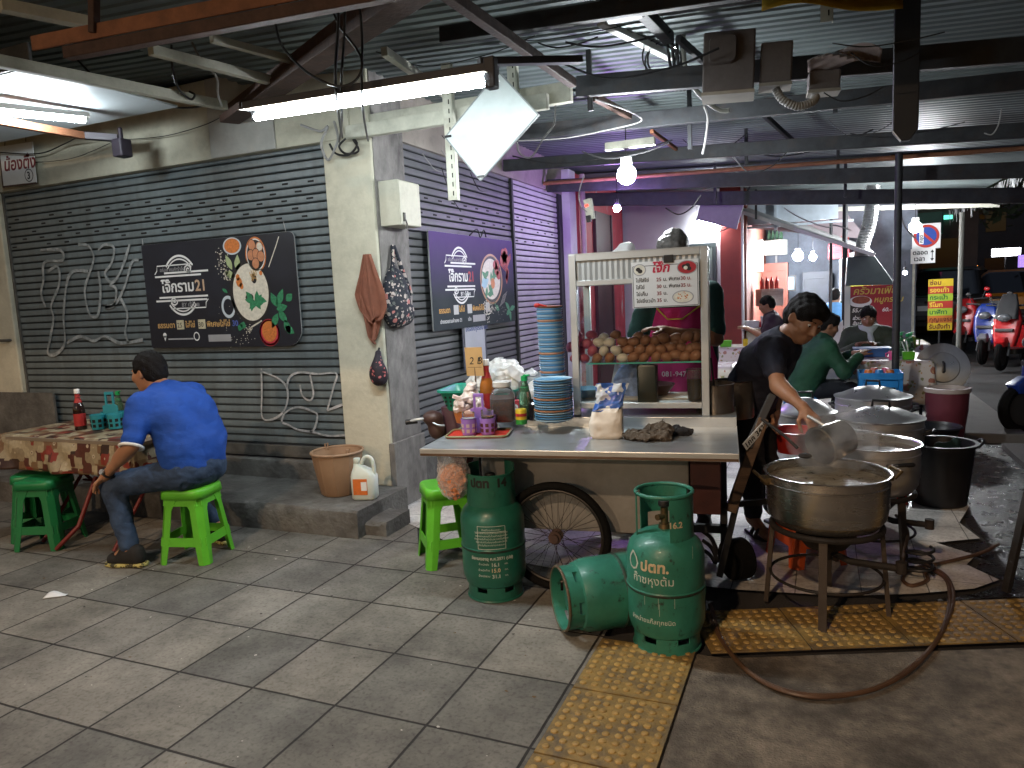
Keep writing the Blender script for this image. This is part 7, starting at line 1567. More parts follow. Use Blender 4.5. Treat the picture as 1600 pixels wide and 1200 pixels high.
MB().tube([(-.10, -.085, 1.40), (-.03, -.105, 1.33), (.06, -.105, 1.33), (.17, -.09, 1.41)], .005, 6).tube(spline([(-.13, -.125, .86), (-.05, -.13, .82), (.05, -.13, .84), (.10, -.13, .88)], 4), .005, 6).build('piping', m_ybr, t3)
# ---- diners at the far tables
m_gj = M('bright_green_jacket', (.010, .058, .026), .75, var=.3, scale=7, bump=1, bscale=12); m_oj = M('olive_jacket', (.030, .042, .026), .75, var=.25, scale=6, bump=1, bscale=12); m_jd = M('dark_jeans', (.012, .014, .02), .85)
def seated(label, x, y, fd, sk, shirt, hz=1.10, lean=.16, **kw):
    f = unit(fd); s = V3((-f[1], f[0], 0)); c = V3((x, y, 0)); z = lambda v: V3((0, 0, v))
    hands_h = kw.pop('hh', .76)
    J = dict(pelvis=c+z(.52), belly=c+f*lean*.25+z(.66), chest=c+f*lean*.6+z(hz-.30), neck=c+f*lean+z(hz-.14), head=c+f*(lean+.05)+z(hz), face=f+z(-.35), shL=c+f*lean*.9+s*.19+z(hz-.20), shR=c+f*lean*.9-s*.19+z(hz-.20),
             elL=c+f*(lean+.10)+s*.28+z(hz-.42), elR=c+f*(lean+.10)-s*.28+z(hz-.42), wrL=c+f*(lean+.32)+s*.08+z(hands_h), wrR=c+f*(lean+.32)-s*.10+z(hands_h), hipL=c+s*.1+z(.50), hipR=c-s*.1+z(.50), knL=c+f*.42+s*.13+z(.48), knR=c+f*.42-s*.13+z(.48), anL=c+f*.40+s*.14+z(.1), anR=c+f*.38-s*.14+z(.1), toeL=c+f*.55+s*.15+z(.03), toeR=c+f*.53-s*.15+z(.03), base=c)
    return person(label, J, sk, shirt, m_jd, shoe=m_shoe, **kw)
DS = {}
gpos = PY(1262, 575, 7.35)
seated('diner in a bright green jacket leaning over his bowl behind the cook', -.16, 7.45, (.93, .35, 0), sk3, m_gj, hz=1.09, lean=.20, h=.012, sleeve=1, jacket=True, style='full', hh=.80)
t5, Q5, fr5, o5 = seated('diner in an olive jacket with a pale scarf facing the street stall', .52, 9.15, (-.08, -1, 0), sk3, m_oj, hz=1.09, lean=.14, h=.012, sleeve=1, jacket=True, style='full', hh=.80)
organic_obj('scarf', [('c', Q5['neck']+V3((.085*math.cos(k), .085*math.sin(k), .02)), Q5['neck']+V3((.085*math.cos(k+.6), .085*math.sin(k+.6), .02)), .032, .032) for k in np.arange(0, 6.2, .6)]+[('c', Q5['neck']+V3((0, -.09, 0)), Q5['neck']+V3((.03, -.12, -.12)), .035, .03)], M('pale_blue_scarf', (.36, .42, .42), .85, var=.2), t5, .011, .03, folds(.007, (60, 60, 60)))
ST2 = dup(bk4, (-.16, 7.45, 0), 0, 'blue plastic stool under the diner in the bright green jacket'); ST2.scale = (1.1, 1.1, 1.95)
ST3 = dup(bk4, (.52, 9.15, 0), .2, 'blue plastic stool under the diner in the olive jacket'); ST3.scale = (1.1, 1.1, 1.95)
pf = PY(1212, 476, 10.7); seated('diner in profile at the counter of the far lit eatery', pf.x+.05, 10.75, (-1, -.1, 0), sk2, M('dark_purple_top', (.03, .015, .03), .8), hz=pf.z, lean=.12, h=.014, sleeve=.8, hh=.9)
pf = PY(1300, 462, 12.3); seated('person in a light blue shirt and straw hat seated in the far eatery', pf.x, 12.3, (.3, 1, 0), sk2, M('light_blue_shirt', (.10, .28, .55), .8, var=.1), hz=1.26, lean=.1, h=.016, sleeve=.8)
# ================================================================ dining tables under the canopy
m_fl = pattern(M('floral_plastic_cloth', (.5, .47, .4), .4, var=0), 9, [((.30, .12, .08), 1.0, .33), ((.20, .20, .08), 1.7, .24), ((.42, .25, .12), 2.4, .2)], base=(.50, .47, .42))
TG = 'floral cloths on the canopy tables'
def dining(label, x, y, w, d, clabel, rz=0, drop=.42):
    t = thing('dining_table', label, 'table', (x, y, 0), rz, 'tables under the canopy')
    MB().box((0, 0, .705), (w-.02, d-.02, .02)).build('tabletop', m_wood, t)
    for sx in (-1, 1):
        for sy in (-1, 1): MB().cyl((sx*(w/2-.08), sy*(d/2-.08), .70), (sx*(w/2-.08), sy*(d/2-.08), 0), .014, n=8).build('leg', m_steel, t)
    cloth('tablecloth', clabel, 'tablecloth', x, y, w, d, .72, drop, m_fl, rz, x*3+y, .02, 44, 36, TG)
dining('table nearest the pots below the diner in the olive jacket', .62, 8.25, .74, .95, 'floral plastic cloth on the table nearest the pots')
dining('table beyond the dark post carrying an empty floral cloth', .90, 10.1, .62, .7, 'floral plastic cloth on the empty table beyond the dark post')
dining('table standing left of the cook against the far eatery', -1.15, 9.9, .8, .6, 'floral plastic cloth on the table left of the cook')
dining('small table behind the cart end under a greyish cloth', -1.02, 7.6, .45, .5, 'greyish floral cloth on the small table behind the cart end', 0, .3)
# blue rack of cups
rk0, rk1 = PY(1343, 583, 7.15), PY(1411, 583, 7.15); rkz = rk0.z; rk = thing('cup_rack', 'bright blue plastic rack table holding coloured cups', 'rack', ((rk0.x+rk1.x)/2, 7.3, 0)); rw_ = rk1.x-rk0.x
b = MB().box((0, 0, rkz-.05), (rw_, .3, .02))
for sx in (-1, 1): b.box((sx*rw_/2, 0, rkz-.03), (.012, .3, .06))
for sy in (-1, 1): b.box((0, sy*.15, rkz-.03), (rw_, .012, .06)); b.box((0, sy*.15, rkz-.10), (rw_*.8, .012, .06))
b.build('tray', m_blue, rk, bev=.003)
for sx in (-1, 1):
    for sy in (-1, 1): MB().box((sx*(rw_/2-.015), sy*.13, (rkz-.06)/2), (.035, .035, rkz-.06)).build('leg', m_blue, rk, bev=.003)
for i, (px, c, l) in enumerate(((1357, (.6, .16, .01), 'orange cup upside down at the left of the blue rack'), (1374, (.02, .22, .5), 'blue cup upside down in the middle of the blue rack'), (1391, (.55, .13, .02), 'orange red cup upside down at the right of the blue rack'), (1384, (.5, .06, .14), 'pink cup upside down at the back of the blue rack'), (1366, (.45, .08, .06), 'red cup upside down behind the orange one on the blue rack'))):
    p = PY(px, 575, 7.22 if i < 3 else 7.38); tag(MB().lathe([(.036, 0), (.034, .05), (.028, .062), (0, .064)], 20).build('cup', M('cup_plastic%d' % i, c, .35, var=.08), None, (p.x, p.y, rkz-.04)), l, 'cup', 'cups on the blue rack')
# things on the near dining table
ic = thing('ice_box', 'blue plastic basin on the floral table before the olive jacket', 'basin', (.50, 8.25, .725)); rbox(MB(), [(.14, .10, .03, 0, 0), (.165, .12, .03, .075, 0), (.175, .13, .03, .08, 0), (.175, .13, .03, .09, 0)]).build('basin', M('blue_basin', (.05, .13, .33), .4, var=.1), ic, sharp=50)
pc = thing('cup', 'pink plastic cup with a straw on the floral table', 'cup', (.665, 7.86, .725)); MB().lathe([(0, 0), (.034, 0), (.042, .085), (.039, .085), (.031, .006), (0, .006)], 22).build('cup', M('pink_plastic', (.62, .10, .25), .35, var=.06), pc); MB().tube([(0, .0, .02), (.035, 0, .15)], .004, 6).build('straw', m_capw, pc); MB().tube([(-.04, 0, .07), (-.065, 0, .06), (-.06, 0, .03), (-.036, 0, .02)], .006, 6).build('handle', M('pink_plastic', (.62, .10, .25), .35), pc)
for i, (x, y, l) in enumerate(((.80, 8.0, 'green bottle nearest the dark post on the floral table'), (.84, 8.15, 'green bottle standing behind the nearest one on the floral table'), (.76, 8.2, 'green bottle left of the pair on the floral table'))): cap_bottle(l, (x, y, .725), 1.15, M('green_syrup', (.05, .22, .03), .3))
gk = thing('condiment_box', 'lime green condiment box on the floral table by the dark post', 'caddy', (.80, 7.9, .725)); rbox(MB(), [(.05, .04, .01, 0, 0), (.055, .045, .01, .075, 0)]).build('box', m_green, gk, sharp=50); MB().bar((-.02, 0, .06), (-.06, 0, .17), .008, .008).bar((.0, 0, .06), (-.02, .01, .18), .008, .008).build('spoons', m_capw, gk)
jg = thing('jug', 'olive green jug on the table right of the dark post', 'jug', (.93, 9.0, .73)); MB().lathe([(0, 0), (.05, 0), (.055, .1), (.042, .13), (.046, .14), (0, .14)], 24).build('jug', M('olive_green_plastic', (.10, .20, .02), .4), jg); MB().tube([(.05, 0, .11), (.085, 0, .1), (.085, 0, .04), (.052, 0, .03)], .008, 6).build('handle', M('olive_green_plastic', (.10, .20, .02), .4), jg)
gk2 = thing('condiment_box', 'lime green condiment rack on the table left of the cook', 'caddy', (-1.12, 9.75, .725)); rbox(MB(), [(.07, .04, .01, 0, 0), (.075, .045, .01, .08, 0)]).build('box', m_green, gk2, sharp=50); MB().bar((-.03, 0, .06), (-.04, 0, .19), .01, .01).build('spoons', m_capw, gk2)
yk = thing('cup', 'yellow cup on the table left of the cook', 'cup', (-.88, 9.8, .725)); MB().lathe([(0, 0), (.03, 0), (.035, .09), (.032, .09), (.028, .006), (0, .006)], 20).build('cup', M('yellow_plastic', (.6, .45, .03), .4), yk)
st_b = dup(bk4, (-.78, 8.6, 0), .3, 'blue plastic stool beside the small table behind the cart end'); st_b.scale = (1.1, 1.1, 1.95)
# ================================================================ grill stall with hood, duct and banner
hs_ = thing('grill_stall', 'grey steel hood with silver duct over a red and black menu front', 'stall', (.62, 11, 0)); m_hood = M('grey_green_hood', (.10, .125, .125), .6, .2, var=.15)
b = MB(); b.add([(-.29, -.3, 1.43), (.30, -.3, 1.43), (.30, .3, 1.43), (-.29, .3, 1.43), (-.27, -.15, 1.82), (.06, -.15, 1.82), (.06, .2, 1.82), (-.27, .2, 1.82)], [(0, 1, 5, 4), (1, 2, 6, 5), (2, 3, 7, 6), (3, 0, 4, 7), (4, 5, 6, 7)]); b.build('hood', m_hood, hs_, bev=.01)
dpth = spline([(-.10, 0, 1.8), (-.07, 0, 2.0), (.0, 0, 2.25), (.03, 0, 2.5), (.04, 0, 2.75)], 14); MB().tube(dpth, [.085+.008*(i % 2) for i in range(len(dpth))], 16).build('duct', M('silver_foil_duct', (.5, .5, .5), .3, .8, var=.1), hs_, sharp=10)
for x in (-.28, .29): MB().box((x, -.2, .71), (.04, .04, 1.43)).build('post', m_alu, hs_)
MB().box((0, 0, .42), (.6, .55, .84)).build('counter', m_ss, hs_, bev=.005)
MB().box((-.27, -.31, 1.15), (.07, .01, .56)).build('side_strip', m_alu, hs_)
TBn = frame_T((-.235, -.30, .86), (1, 0, 0), (0, 0, 1)); b = MB().box((.28, .28, 0), (.56, .57, .006)); b.mat(1).poly([(.0, .32, .0035), (.56, .32, .0035), (.56, .565, .0035), (.0, .565, .0035)]); b.poly([(.36, 0, .0035), (.56, 0, .0035), (.56, .32, .0035), (.24, .32, .0035)]); b.mat(2); el(b, .12, .36, .14, .075, .0042); b.mat(3); el(b, .13, .38, .11, .05, .0046)
b.build('banner', [m_dkp, M('banner_red', (.30, .015, .03), .5, var=.1), m_pw2, M('roast_brown', (.25, .06, .03), .5, var=.4, scale=40)], hs_).matrix_local = TBn
mgold = M('gold_letters', (.55, .42, .08), .5)
for s, x, y, z, m in (('ครัวมาเฟีย', .03, .455, .125, mgold), ('หมูกรอบ', .28, .345, .10, mgold), ('55.-', .02, .22, .07, m_pw2), ('60.-', .38, .22, .07, m_pw2), ('ส่วนลด', .03, .12, .06, m_pw2), ('ส้มตำ', .03, .05, .06, m_pw2)): text(hs_, 'lettering', s, z, m, TBn @ Matrix.Translation((x, y, .005)), shear=.2, bold=.002)
MB().add([(-.55, -.25, .78), (-.32, -.25, .98), (-.32, -.24, .70), (-.55, -.24, .55)], [(0, 1, 2, 3)]).build('white_box', m_pw2, hs_, solid=.01)
# ================================================================ far eatery
fe = thing('eatery', 'brightly lit open eatery with a dark red pilaster and a sloping white awning', 'building', (-.3, 11.2, 0)); m_rp = M('dark_red_pilaster', (.23, .032, .028), .6, var=.15, scale=3)
MB().box((-.90, .12, 1.6), (.30, .25, 3.2)).build('pilaster', m_rp, fe, bev=.005)
MB().box((-.735, .0, 1.55), (.03, .1, 3.1)).build('frame', m_pw2, fe)
MB().box((.3, 4.6, 1.5), (3.4, .1, 3.0)).build('back_wall', M('grey_blue_wall', (.15, .17, .21), .8, var=.4, scale=2, dirt=.4, dcol=(.1, .1, .12)), fe)
MB().box((-.75, 2.4, 1.5), (.1, 4.4, 3)).build('side_wall', M('salmon_wall', (.26, .075, .05), .8, var=.4, scale=3, dirt=.3, dcol=(.12, .05, .04)), fe)
MB().box((-.1, .45, 2.58), (1.3, .04, .36)).box((.0, .42, 2.36), (1.5, .06, .03)).box((-.3, .42, 2.5), (.04, .06, .4)).build('transom', M('pale_blue_panel', (.45, .52, .58), .5), fe)
MB().add([(-.74, -.3, 2.56), (.97, -.5, 1.83), (.97, .9, 1.98), (-.74, .9, 2.75)], [(0, 1, 2, 3)]).build('awning', M('white_awning', (.5, .5, .5), .6, var=.15), fe, solid=.02)
MB().bar((-.74, -.3, 2.55), (.97, -.5, 1.82), .05, .05).build('awning_rail', m_pw2, fe)
MB().add([(-.95, 1.2, 3.02), (.62, 1.2, 2.62), (.98, 1.25, 2.12), (-.95, 1.25, 2.45)], [(0, 1, 2, 3)]).build('tarp', M('mauve_tarp', (.30, .25, .27), .7, var=.15), fe, solid=.02)
MB().box((.05, .3, .42), (1.5, .4, .84)).box((.05, .12, .86), (1.6, .5, .03)).build('counter', M('steel_counter', (.35, .36, .36), .4, .6), fe)
cols_ = ((-.62, .22, .10, (.65, .66, .65)), (-.42, .16, .16, (.6, .6, .62)), (-.50, .1, .08, (.5, .03, .04)), (-.34, .1, .08, (.5, .03, .04)), (-.2, .12, .1, (.6, .1, .22)), (.12, .14, .2, (.6, .62, .62)), (.32, .12, .12, (.55, .5, .42)))
for i, (x, w, hgt, c) in enumerate(cols_):
    o = rbox(MB(), [(w/2*.9, .07, .015, 0, 0), (w/2, .08, .015, hgt, 0)]).build('food_tub', M('tub_col%d' % i, c, .5, var=.2, scale=12), None, (-.3+x, 11.33+.02*i, .877), .1*i, sharp=50); tag(o, ('white tub at the left end of the far eatery counter', 'grey tub second on the far eatery counter', 'red tub in front of the white one on the far counter', 'red tub beside the other red one on the far counter', 'pink tub on the far eatery counter', 'tall white tub behind the diner in profile', 'cream tub at the right of the far counter')[i], 'tub')
for x, y, hgt, w, c in ((-.55, 3.9, 1.9, .6, (.20, .055, .035)), (.25, 4.3, 1.7, .5, (.05, .06, .08)), (.95, 3.6, 2.0, .5, (.55, .57, .6))):
    o = MB().box((0, 0, hgt/2), (w, .5, hgt)).box((0, -.255, hgt*.52), (w*.86, .01, hgt*.8)).box((w*.36, -.28, hgt*.55), (.03, .03, .3)).build('cabinet', M('cab%.2f' % x, c, .5, var=.3, scale=4), None, (-.3+x, 11.2+y, 0), bev=.01); tag(o, {-.55: 'salmon cupboard at the left inside the far eatery', .25: 'dark cupboard in the middle of the far eatery', .95: 'white fridge at the right inside the far eatery'}[x], 'cupboard')
o = MB().box((0, 0, 0), (.42, .02, .3)).mat(1).box((0, -.012, 0), (.36, .01, .24)).build('picture', [m_dkp, M('picture_blue', (.2, .3, .36), .5, var=.6, scale=8)], None, (-.62, 15.0, 1.5)); tag(o, 'framed bluish picture in the far eatery', 'picture')
o = MB().box((0, 0, 0), (.16, .12, .55)).build('wall_fan', m_pw, None, (-.98, 13.4, 2.0), bev=.01); tag(o, 'white wall box high on the salmon wall', 'box')
# ================================================================ signs towards the street
def board_sign(name, label, c, w, hgt, stripes, post=None):
    t = thing(name, label, 'sign', (c[0], c[1], 0)); z0 = c[2]-hgt/2; n = len(stripes)
    for i, (bg, fg, s) in enumerate(stripes):
        z = z0+hgt*(1-(i+1)/n); MB().box((0, 0, z+hgt/n/2), (w, .02, hgt/n*.98)).build('panel', bg, t)
        text(t, 'lettering', s, hgt/n*.80, fg, frame_T((-w*.44, -.0125, z+hgt/n*.22), (1, 0, 0), (0, 0, 1)), bold=.003)
    if post: MB().cyl((0, .03, 0), (0, .03, z0+.02), .02, n=10).box((0, .03, .02), (.4, .25, .04)).build('stand', m_steel, t)
    return t
myl = M('sign_yellow', (.62, .44, .02), .5, emit=0); mrd = M('sign_red2', (.42, .03, .02), .5); mgn = M('sign_lime', (.32, .45, .03), .5); mor = M('sign_orange', (.5, .15, .02), .5); mdr = M('sign_ink', (.12, .01, .01), .5); myt = M('sign_ytext', (.7, .5, .05), .5); mgt = M('sign_green_ink', (.01, .12, .03), .5)
p = PY(1469, 476, 15.5); board_sign('repair_sign', 'yellow and red striped repair sign with Thai words beside the parked scooters', tuple(p), .40, .95, ((myl, mdr, 'ซ่อม'), (mrd, myt, 'รองเท้า'), (mgn, mgt, 'กระเป๋า'), (mrd, myt, 'รีโมท'), (mgn, mgt, 'นาฬิกา'), (mor, mdr, 'กุญแจรถ'), (myl, mdr, 'รับสั่งทำ')), True)
p = PY(1442, 400, 15.5); ts = thing('traffic_sign', 'no parking sign with a white time plate below it', 'traffic sign', (p.x, 15.5, 0)); MB().cyl((-.14, .04, 0), (-.14, .04, 2.5), .025, n=10).build('post', m_creamst, ts)
T_ = frame_T((0, 0, p.z), (1, 0, 0), (0, 0, 1)); MB().box((0, 0, 0), (.40, .27, .012)).build('time_plate', m_pw2, ts).matrix_local = T_
text(ts, 'lettering', 'ตลอด', .105, m_stblack, T_ @ Matrix.Translation((-.17, .03, .008)), bold=.003); text(ts, 'lettering', 'เวลา', .105, m_stblack, T_ @ Matrix.Translation((-.15, -.085, .008)), bold=.003)
b = MB(); strip(b, [(.15, -.06), (.15, .07)], .014, .008); b.poly([(.12, .06, .008), (.18, .06, .008), (.15, .11, .008)]); b.poly([(.12, -.05, .008), (.15, -.1, .008), (.18, -.05, .008)]); b.build('arrow', m_stblack, ts).matrix_local = T_
b = MB().box((.05, .36, -.004), (.46, .46, .01)); b.mat(1); el(b, .05, .36, .21, .21, .003); b.mat(2); el(b, .05, .36, .165, .165, .005); b.mat(1); strip(b, [(-.07, .48), (.17, .24)], .045, .007); b.mat(0).box((-.03, .37, .012), (.07, .30, .004))
b.build('no_parking_disc', [m_pw2, mrd, M('sign_blue', (.02, .06, .3), .5)], ts).matrix_local = T_
text(ts, 'lettering', 'หยุด', .08, m_stblack, T_ @ Matrix.Translation((-.01, .24, .0145)) @ Matrix.Rotation(math.pi/2, 4, 'Z'), bold=.002)
a, c = PY(1340, 376, 19), PY(1392, 352, 19); pk = thing('lightbox_sign', 'lit pink shop lightbox with white Thai letters across the lane', 'sign', ((a.x+c.x)/2, 19, (a.z+c.z)/2)); sw, sh_ = c.x-a.x, c.z-a.z
MB().box((0, 0, 0), (sw, .1, sh_)).build('lit_face', M('lit_pink_face', (.6, .1, .3), emit=.9, ecol=(.85, .16, .42)), pk); text(pk, 'lettering', 'ก๋วยเตี๋ยว', sh_*.42, M('lit_white_letters', (1, 1, 1), emit=1.5, ecol=(1, .9, .95)), frame_T((-sw*.45, -.056, -sh_*.2), (1, 0, 0), (0, 0, 1)), bold=.004)
a = PY(1334, 360, 18.8); o = MB().box((0, 0, 0), (.12, .1, .5)).build('lightbox_sign', M('lit_teal_face', (.1, .6, .5), emit=1.6, ecol=(.15, .95, .75)), None, tuple(a)); tag(o, 'thin glowing teal lightbox left of the pink one', 'sign')
tag(rbox(MB(), [(.7, .1, .05, -.25, 0), (.7, .1, .05, .25, 0)]).build('lightbox_sign', M('green_signboard', (.04, .13, .11), .6), None, tuple(PY(1420, 352, 19.5)), sharp=50), 'unlit dark green signboard behind the white bulb', 'sign')
# ================================================================ vehicles on the street
def tyre_wheel(parent, c, R, w, ax=(0, 1, 0), name='wheel'):
    ax = Vector(ax); c = Vector(c); x = ax.orthogonal().normalized(); y = ax.cross(x)
    t = MB().tube([c+x*((R-w*.55)*math.cos(a))+y*((R-w*.55)*math.sin(a)) for a in [k*math.pi/14 for k in range(28)]], w*.55, 8, closed=True).build(name, m_tyre, parent)
    MB().cyl(c-ax*w*.3, c+ax*w*.3, R-w, n=20).build('rim', M('dark_rim', (.05, .05, .05), .5, .5), t); return t
def scooter(label, loc, rz, paint, accent, s=1.0, visor=False):
    """x forward: wheels, front shield, handlebar with mirrors, headlight, floor, seat and tail"""
    t = thing('motor_scooter', label, 'motor scooter', loc, rz, 'motor scooters parked on the street'); t.scale = (s, s, s)
    tyre_wheel(t, (.62, 0, .25), .25, .09, name='front_wheel'); tyre_wheel(t, (-.60, 0, .25), .25, .1, name='rear_wheel')
    rbox(MB(), [(.10, .14, .05, .40, .46), (.09, .19, .06, .62, .42), (.08, .20, .06, .82, .36), (.10, .15, .06, .98, .34), (.06, .1, .04, 1.06, .32)]).build('front_shield', paint, t, sharp=50)
    rbox(MB(), [(.10, .06, .03, .40, .62), (.15, .075, .04, .48, .62), (.08, .05, .03, .55, .58)]).build('front_fender', accent, t, sharp=50)
    rbox(MB(), [(.34, .15, .06, .30, -.42), (.40, .18, .08, .52, -.40), (.38, .17, .08, .68, -.42), (.34, .12, .06, .74, -.42)]).build('tail_body', paint, t, sharp=50)
    rbox(MB(), [(.34, .15, .06, .73, -.36), (.36, .16, .07, .80, -.36), (.30, .12, .06, .85, -.36)]).build('seat', m_black, t, sharp=50)
    rbox(MB(), [(.30, .15, .05, .26, .08), (.30, .15, .05, .34, .08)]).build('floor', m_black, t, sharp=50)
    MB().tube(spline([(.30, -.34, 1.06), (.33, -.15, 1.05), (.34, 0, 1.02), (.33, .15, 1.05), (.30, .34, 1.06)], 5), .016, 8).build('handlebar', m_black, t)
    for q in (-1, 1):
        MB().cyl((.62, q*.09, .25), (.40, q*.07, .75), .02, n=8).build('fork', m_steel, t)
        mr = MB().tube([(.32, q*.24, 1.06), (.30, q*.30, 1.22)], .008, 6).build('mirror', m_black, t); MB().sph((.30, q*.31, 1.23), (.016, .05, .036), 12, 8).build('mirror_glass', m_black if accent is m_sil else accent, mr)
    if visor: rbox(MB(), [(.05, .17, .05, .84, .47), (.03, .15, .03, 1.08, .38), (.02, .10, .02, 1.24, .30)]).build('windshield', m_black, t, sharp=50)
    MB().sph((.56, 0, .86), (.05, .10, .07), 14, 8).build('headlight', M('headlight_glass', (.14, .15, .16), .1, .4, var=.1), t); MB().box((.50, 0, .66), (.10, .26, .05)).build('nose_trim', M('silver_trim', (.12, .12, .12), .35, .6), t, bev=.01)
    return t
m_rsc = M('red_scooter_paint', (.42, .012, .014), .3, var=.1, coat=.5); m_bsc = M('blue_scooter_paint', (.008, .03, .20), .3, var=.1, coat=.5); m_ksc = M('black_scooter_paint', (.010, .009, .010), .6, var=.2, spec=.25); m_sil = M('silver_plastic', (.26, .26, .27), .35, .4, var=.1)
scooter('glossy red scooter standing by the striped repair sign', tuple(PZ(1520, 552, .0)), R_(-120), m_rsc, m_rsc)
scooter('blue scooter with silver handlebar cover between the red and the black one', tuple(PZ(1548, 565, .0)), R_(-112), m_bsc, m_sil, .95)
scooter('black and red scooter with a big windshield parked nearest in the row', tuple(PZ(1584, 574, .0)), R_(-118), m_rsc, m_rsc, .95, True)
scooter('dark blue scooter cut off by the right edge of the view', tuple(PZ(1690, 672, .0)), R_(-150), m_bsc, m_bsc)
def car(label, loc, rz, paint, kind, name):
    t = thing(name, label, kind, loc, rz)
    rbox(MB(), [(2.1, .80, .2, .35, 0), (2.3, .86, .25, .6, 0), (2.28, .86, .25, .92, 0), (2.2, .80, .25, 1.02, 0)]).build('body', paint, t, sharp=35)
    lv = [(1.25, .76, .2, 1.0, .1), (1.0, .66, .2, 1.52, .0), (.85, .58, .2, 1.58, .0)] if kind != 'pickup' else [(.95, .78, .2, 1.0, .45), (.75, .68, .2, 1.62, .35), (.6, .6, .2, 1.70, .35)]
    rbox(MB(), lv).build('cabin', M('dark_car_glass', (.012, .014, .018), .08, .0, var=0, coat=.5), t, sharp=35)
    rbox(MB(), [(lv[1][0], lv[1][1], .2, lv[1][3]-.02, lv[1][4]), (lv[2][0], lv[2][1], .2, lv[2][3]+.02, lv[2][4])]).build('roof', paint, t, sharp=35)
    if kind == 'pickup': MB().box((-1.3, 0, 1.03), (1.5, 1.5, .04)).build('bed_cover', m_black, t, bev=.02)
    for sx in (-1.35, 1.4):
        for sy in (-1, 1): tyre_wheel(t, (sx, sy*.78, .33), .33, .2)
    for sy in (-1, 1): MB().box((-2.27, sy*.74, .82), (.08, .14, .28)).build('tail_light', M('tail_light_red', (.16, .01, .008), .2, coat=.5), t, bev=.02)
    MB().box((-2.29, 0, .55), (.08, 1.6, .14)).build('bumper', m_black, t, bev=.03); MB().box((-2.31, 0, .78), (.02, .5, .12)).build('number_plate', m_pw2, t); MB().box((-2.30, 0, .92), (.03, .22, .06)).build('tailgate_handle', m_black, t, bev=.008)
    return t
m_gpk = M('grey_pickup_paint', (.085, .09, .095), .35, .3, var=.1, coat=.5); m_tax = M('amber_taxi_paint', (.62, .22, .01), .3, var=.06, coat=.6)
p = PZ(1492, 534, -.02); car('grey pickup parked tail towards the stall behind the scooters', (p.x+.2, p.y+2.3, -.02), R_(72), m_gpk, 'pickup', 'pickup_truck')
p = PZ(1585, 522, -.02); car('bright amber taxi parked right of the grey pickup', (p.x, p.y+2.2, -.02), R_(80), m_tax, 'taxi', 'taxi')
p = PZ(1442, 515, -.02); car('dark car half hidden beyond the traffic sign post', (p.x+.3, p.y+7.0, -.02), R_(75), M('dark_car_paint', (.03, .03, .035), .3, coat=.5), 'car', 'parked_car')
p = PZ(1590, 490, -.02); car('distant amber taxi further down the dark street', (p.x+1, p.y+3, -.02), R_(70), m_tax, 'taxi', 'taxi')
# ================================================================ dark street backdrop: trees, blocks, lamps
m_leaf = M('night_foliage', (.035, .055, .03), .8, var=.5, scale=3); m_bark = M('dark_bark', (.05, .04, .03), .9, var=.3)
def tree(label, x, y, h, r, n, seed):
    t = thing('street_tree', label, 'tree', (x, y, 0)); q = random.Random(seed)
    b = MB().tube(spline([(0, 0, 0), (.1, .05, h*.3), (-.05, .1, h*.55), (.1, 0, h*.8)], 4), [.16-.01*i for i in range(13)], 8)
    for k in range(6): a = q.uniform(0, 6.28); b.tube([(0, 0, h*(.4+.06*k)), (r*.7*math.cos(a), r*.7*math.sin(a), h*(.6+.06*k))], [.06, .02], 6)
    b.build('trunk', m_bark, t); b = MB(); cl = [(q.gauss(0, r*.5), q.gauss(0, r*.5), h*.72+q.gauss(0, h*.13), q.uniform(.3, .6)*r) for _ in range(16)]
    for _ in range(n):
        c = q.choice(cl); d = Vector((q.gauss(0, 1), q.gauss(0, 1), q.gauss(0, .7))); d = d.normalized()*c[3]*q.uniform(.5, 1.05); o = Vector(c[:3])+d; u = Vector((q.uniform(-1, 1), q.uniform(-1, 1), q.uniform(-1, 1))).normalized(); v = u.orthogonal().normalized(); L_ = q.uniform(.10, .22)
        b.add([o-u*L_, o+v*L_*.45, o+u*L_, o-v*L_*.45], [(0, 1, 2, 3)])
    b.build('crown', m_leaf, t)
tree('dark street tree spreading over the parked scooters', 6.6, 24, 6.5, 2.8, 3500, 1); tree('tall dark tree right of the canopy edge', 8.2, 20, 8, 3.2, 4500, 2); tree('dark tree far down the street behind the pickup', 5.5, 38, 8, 3.5, 3500, 3)
def block(label, x, y, w, d, h, c, lit):
    t = thing('shop_block', label, 'building', (x, y, 0)); m = M('block%d' % int(x*10+y), c, .85, var=.3, scale=.6); MB().box((0, 0, h/2), (w, d, h)).build('wall', m, t); MB().box((0, 0, h+.1), (w+.3, d+.3, .2)).build('roof', m, t)
    q = random.Random(int(x*7+y)); nx = max(2, int(w/2.2))
    for f in range(int(h/3)):
        for i in range(nx):
            on = q.random() < lit; wi = MB().box((-w/2+w*(i+.5)/nx, -d/2-.02, 1.8+3*f), (w/nx*.5, .06, 1.3)).build('window', M('lit_window' if on else 'dark_window', (.02, .025, .03), .1, emit=.5 if on else 0, ecol=(1, .85, .6), var=0), t)
    return t
block('dark shop block closing the end of the street', 5, 60, 22, 8, 9, (.06, .06, .065), .12); block('dim row of shops along the far side of the street', 24, 40, 8, 30, 8, (.05, .048, .05), .1); block('dark building rising behind the far eatery', -3, 22, 9, 6, 6.5, (.055, .055, .07), .0); block('low block behind the pink lightbox', 2.0, 24, 3.5, 4, 4.2, (.09, .07, .07), .15)
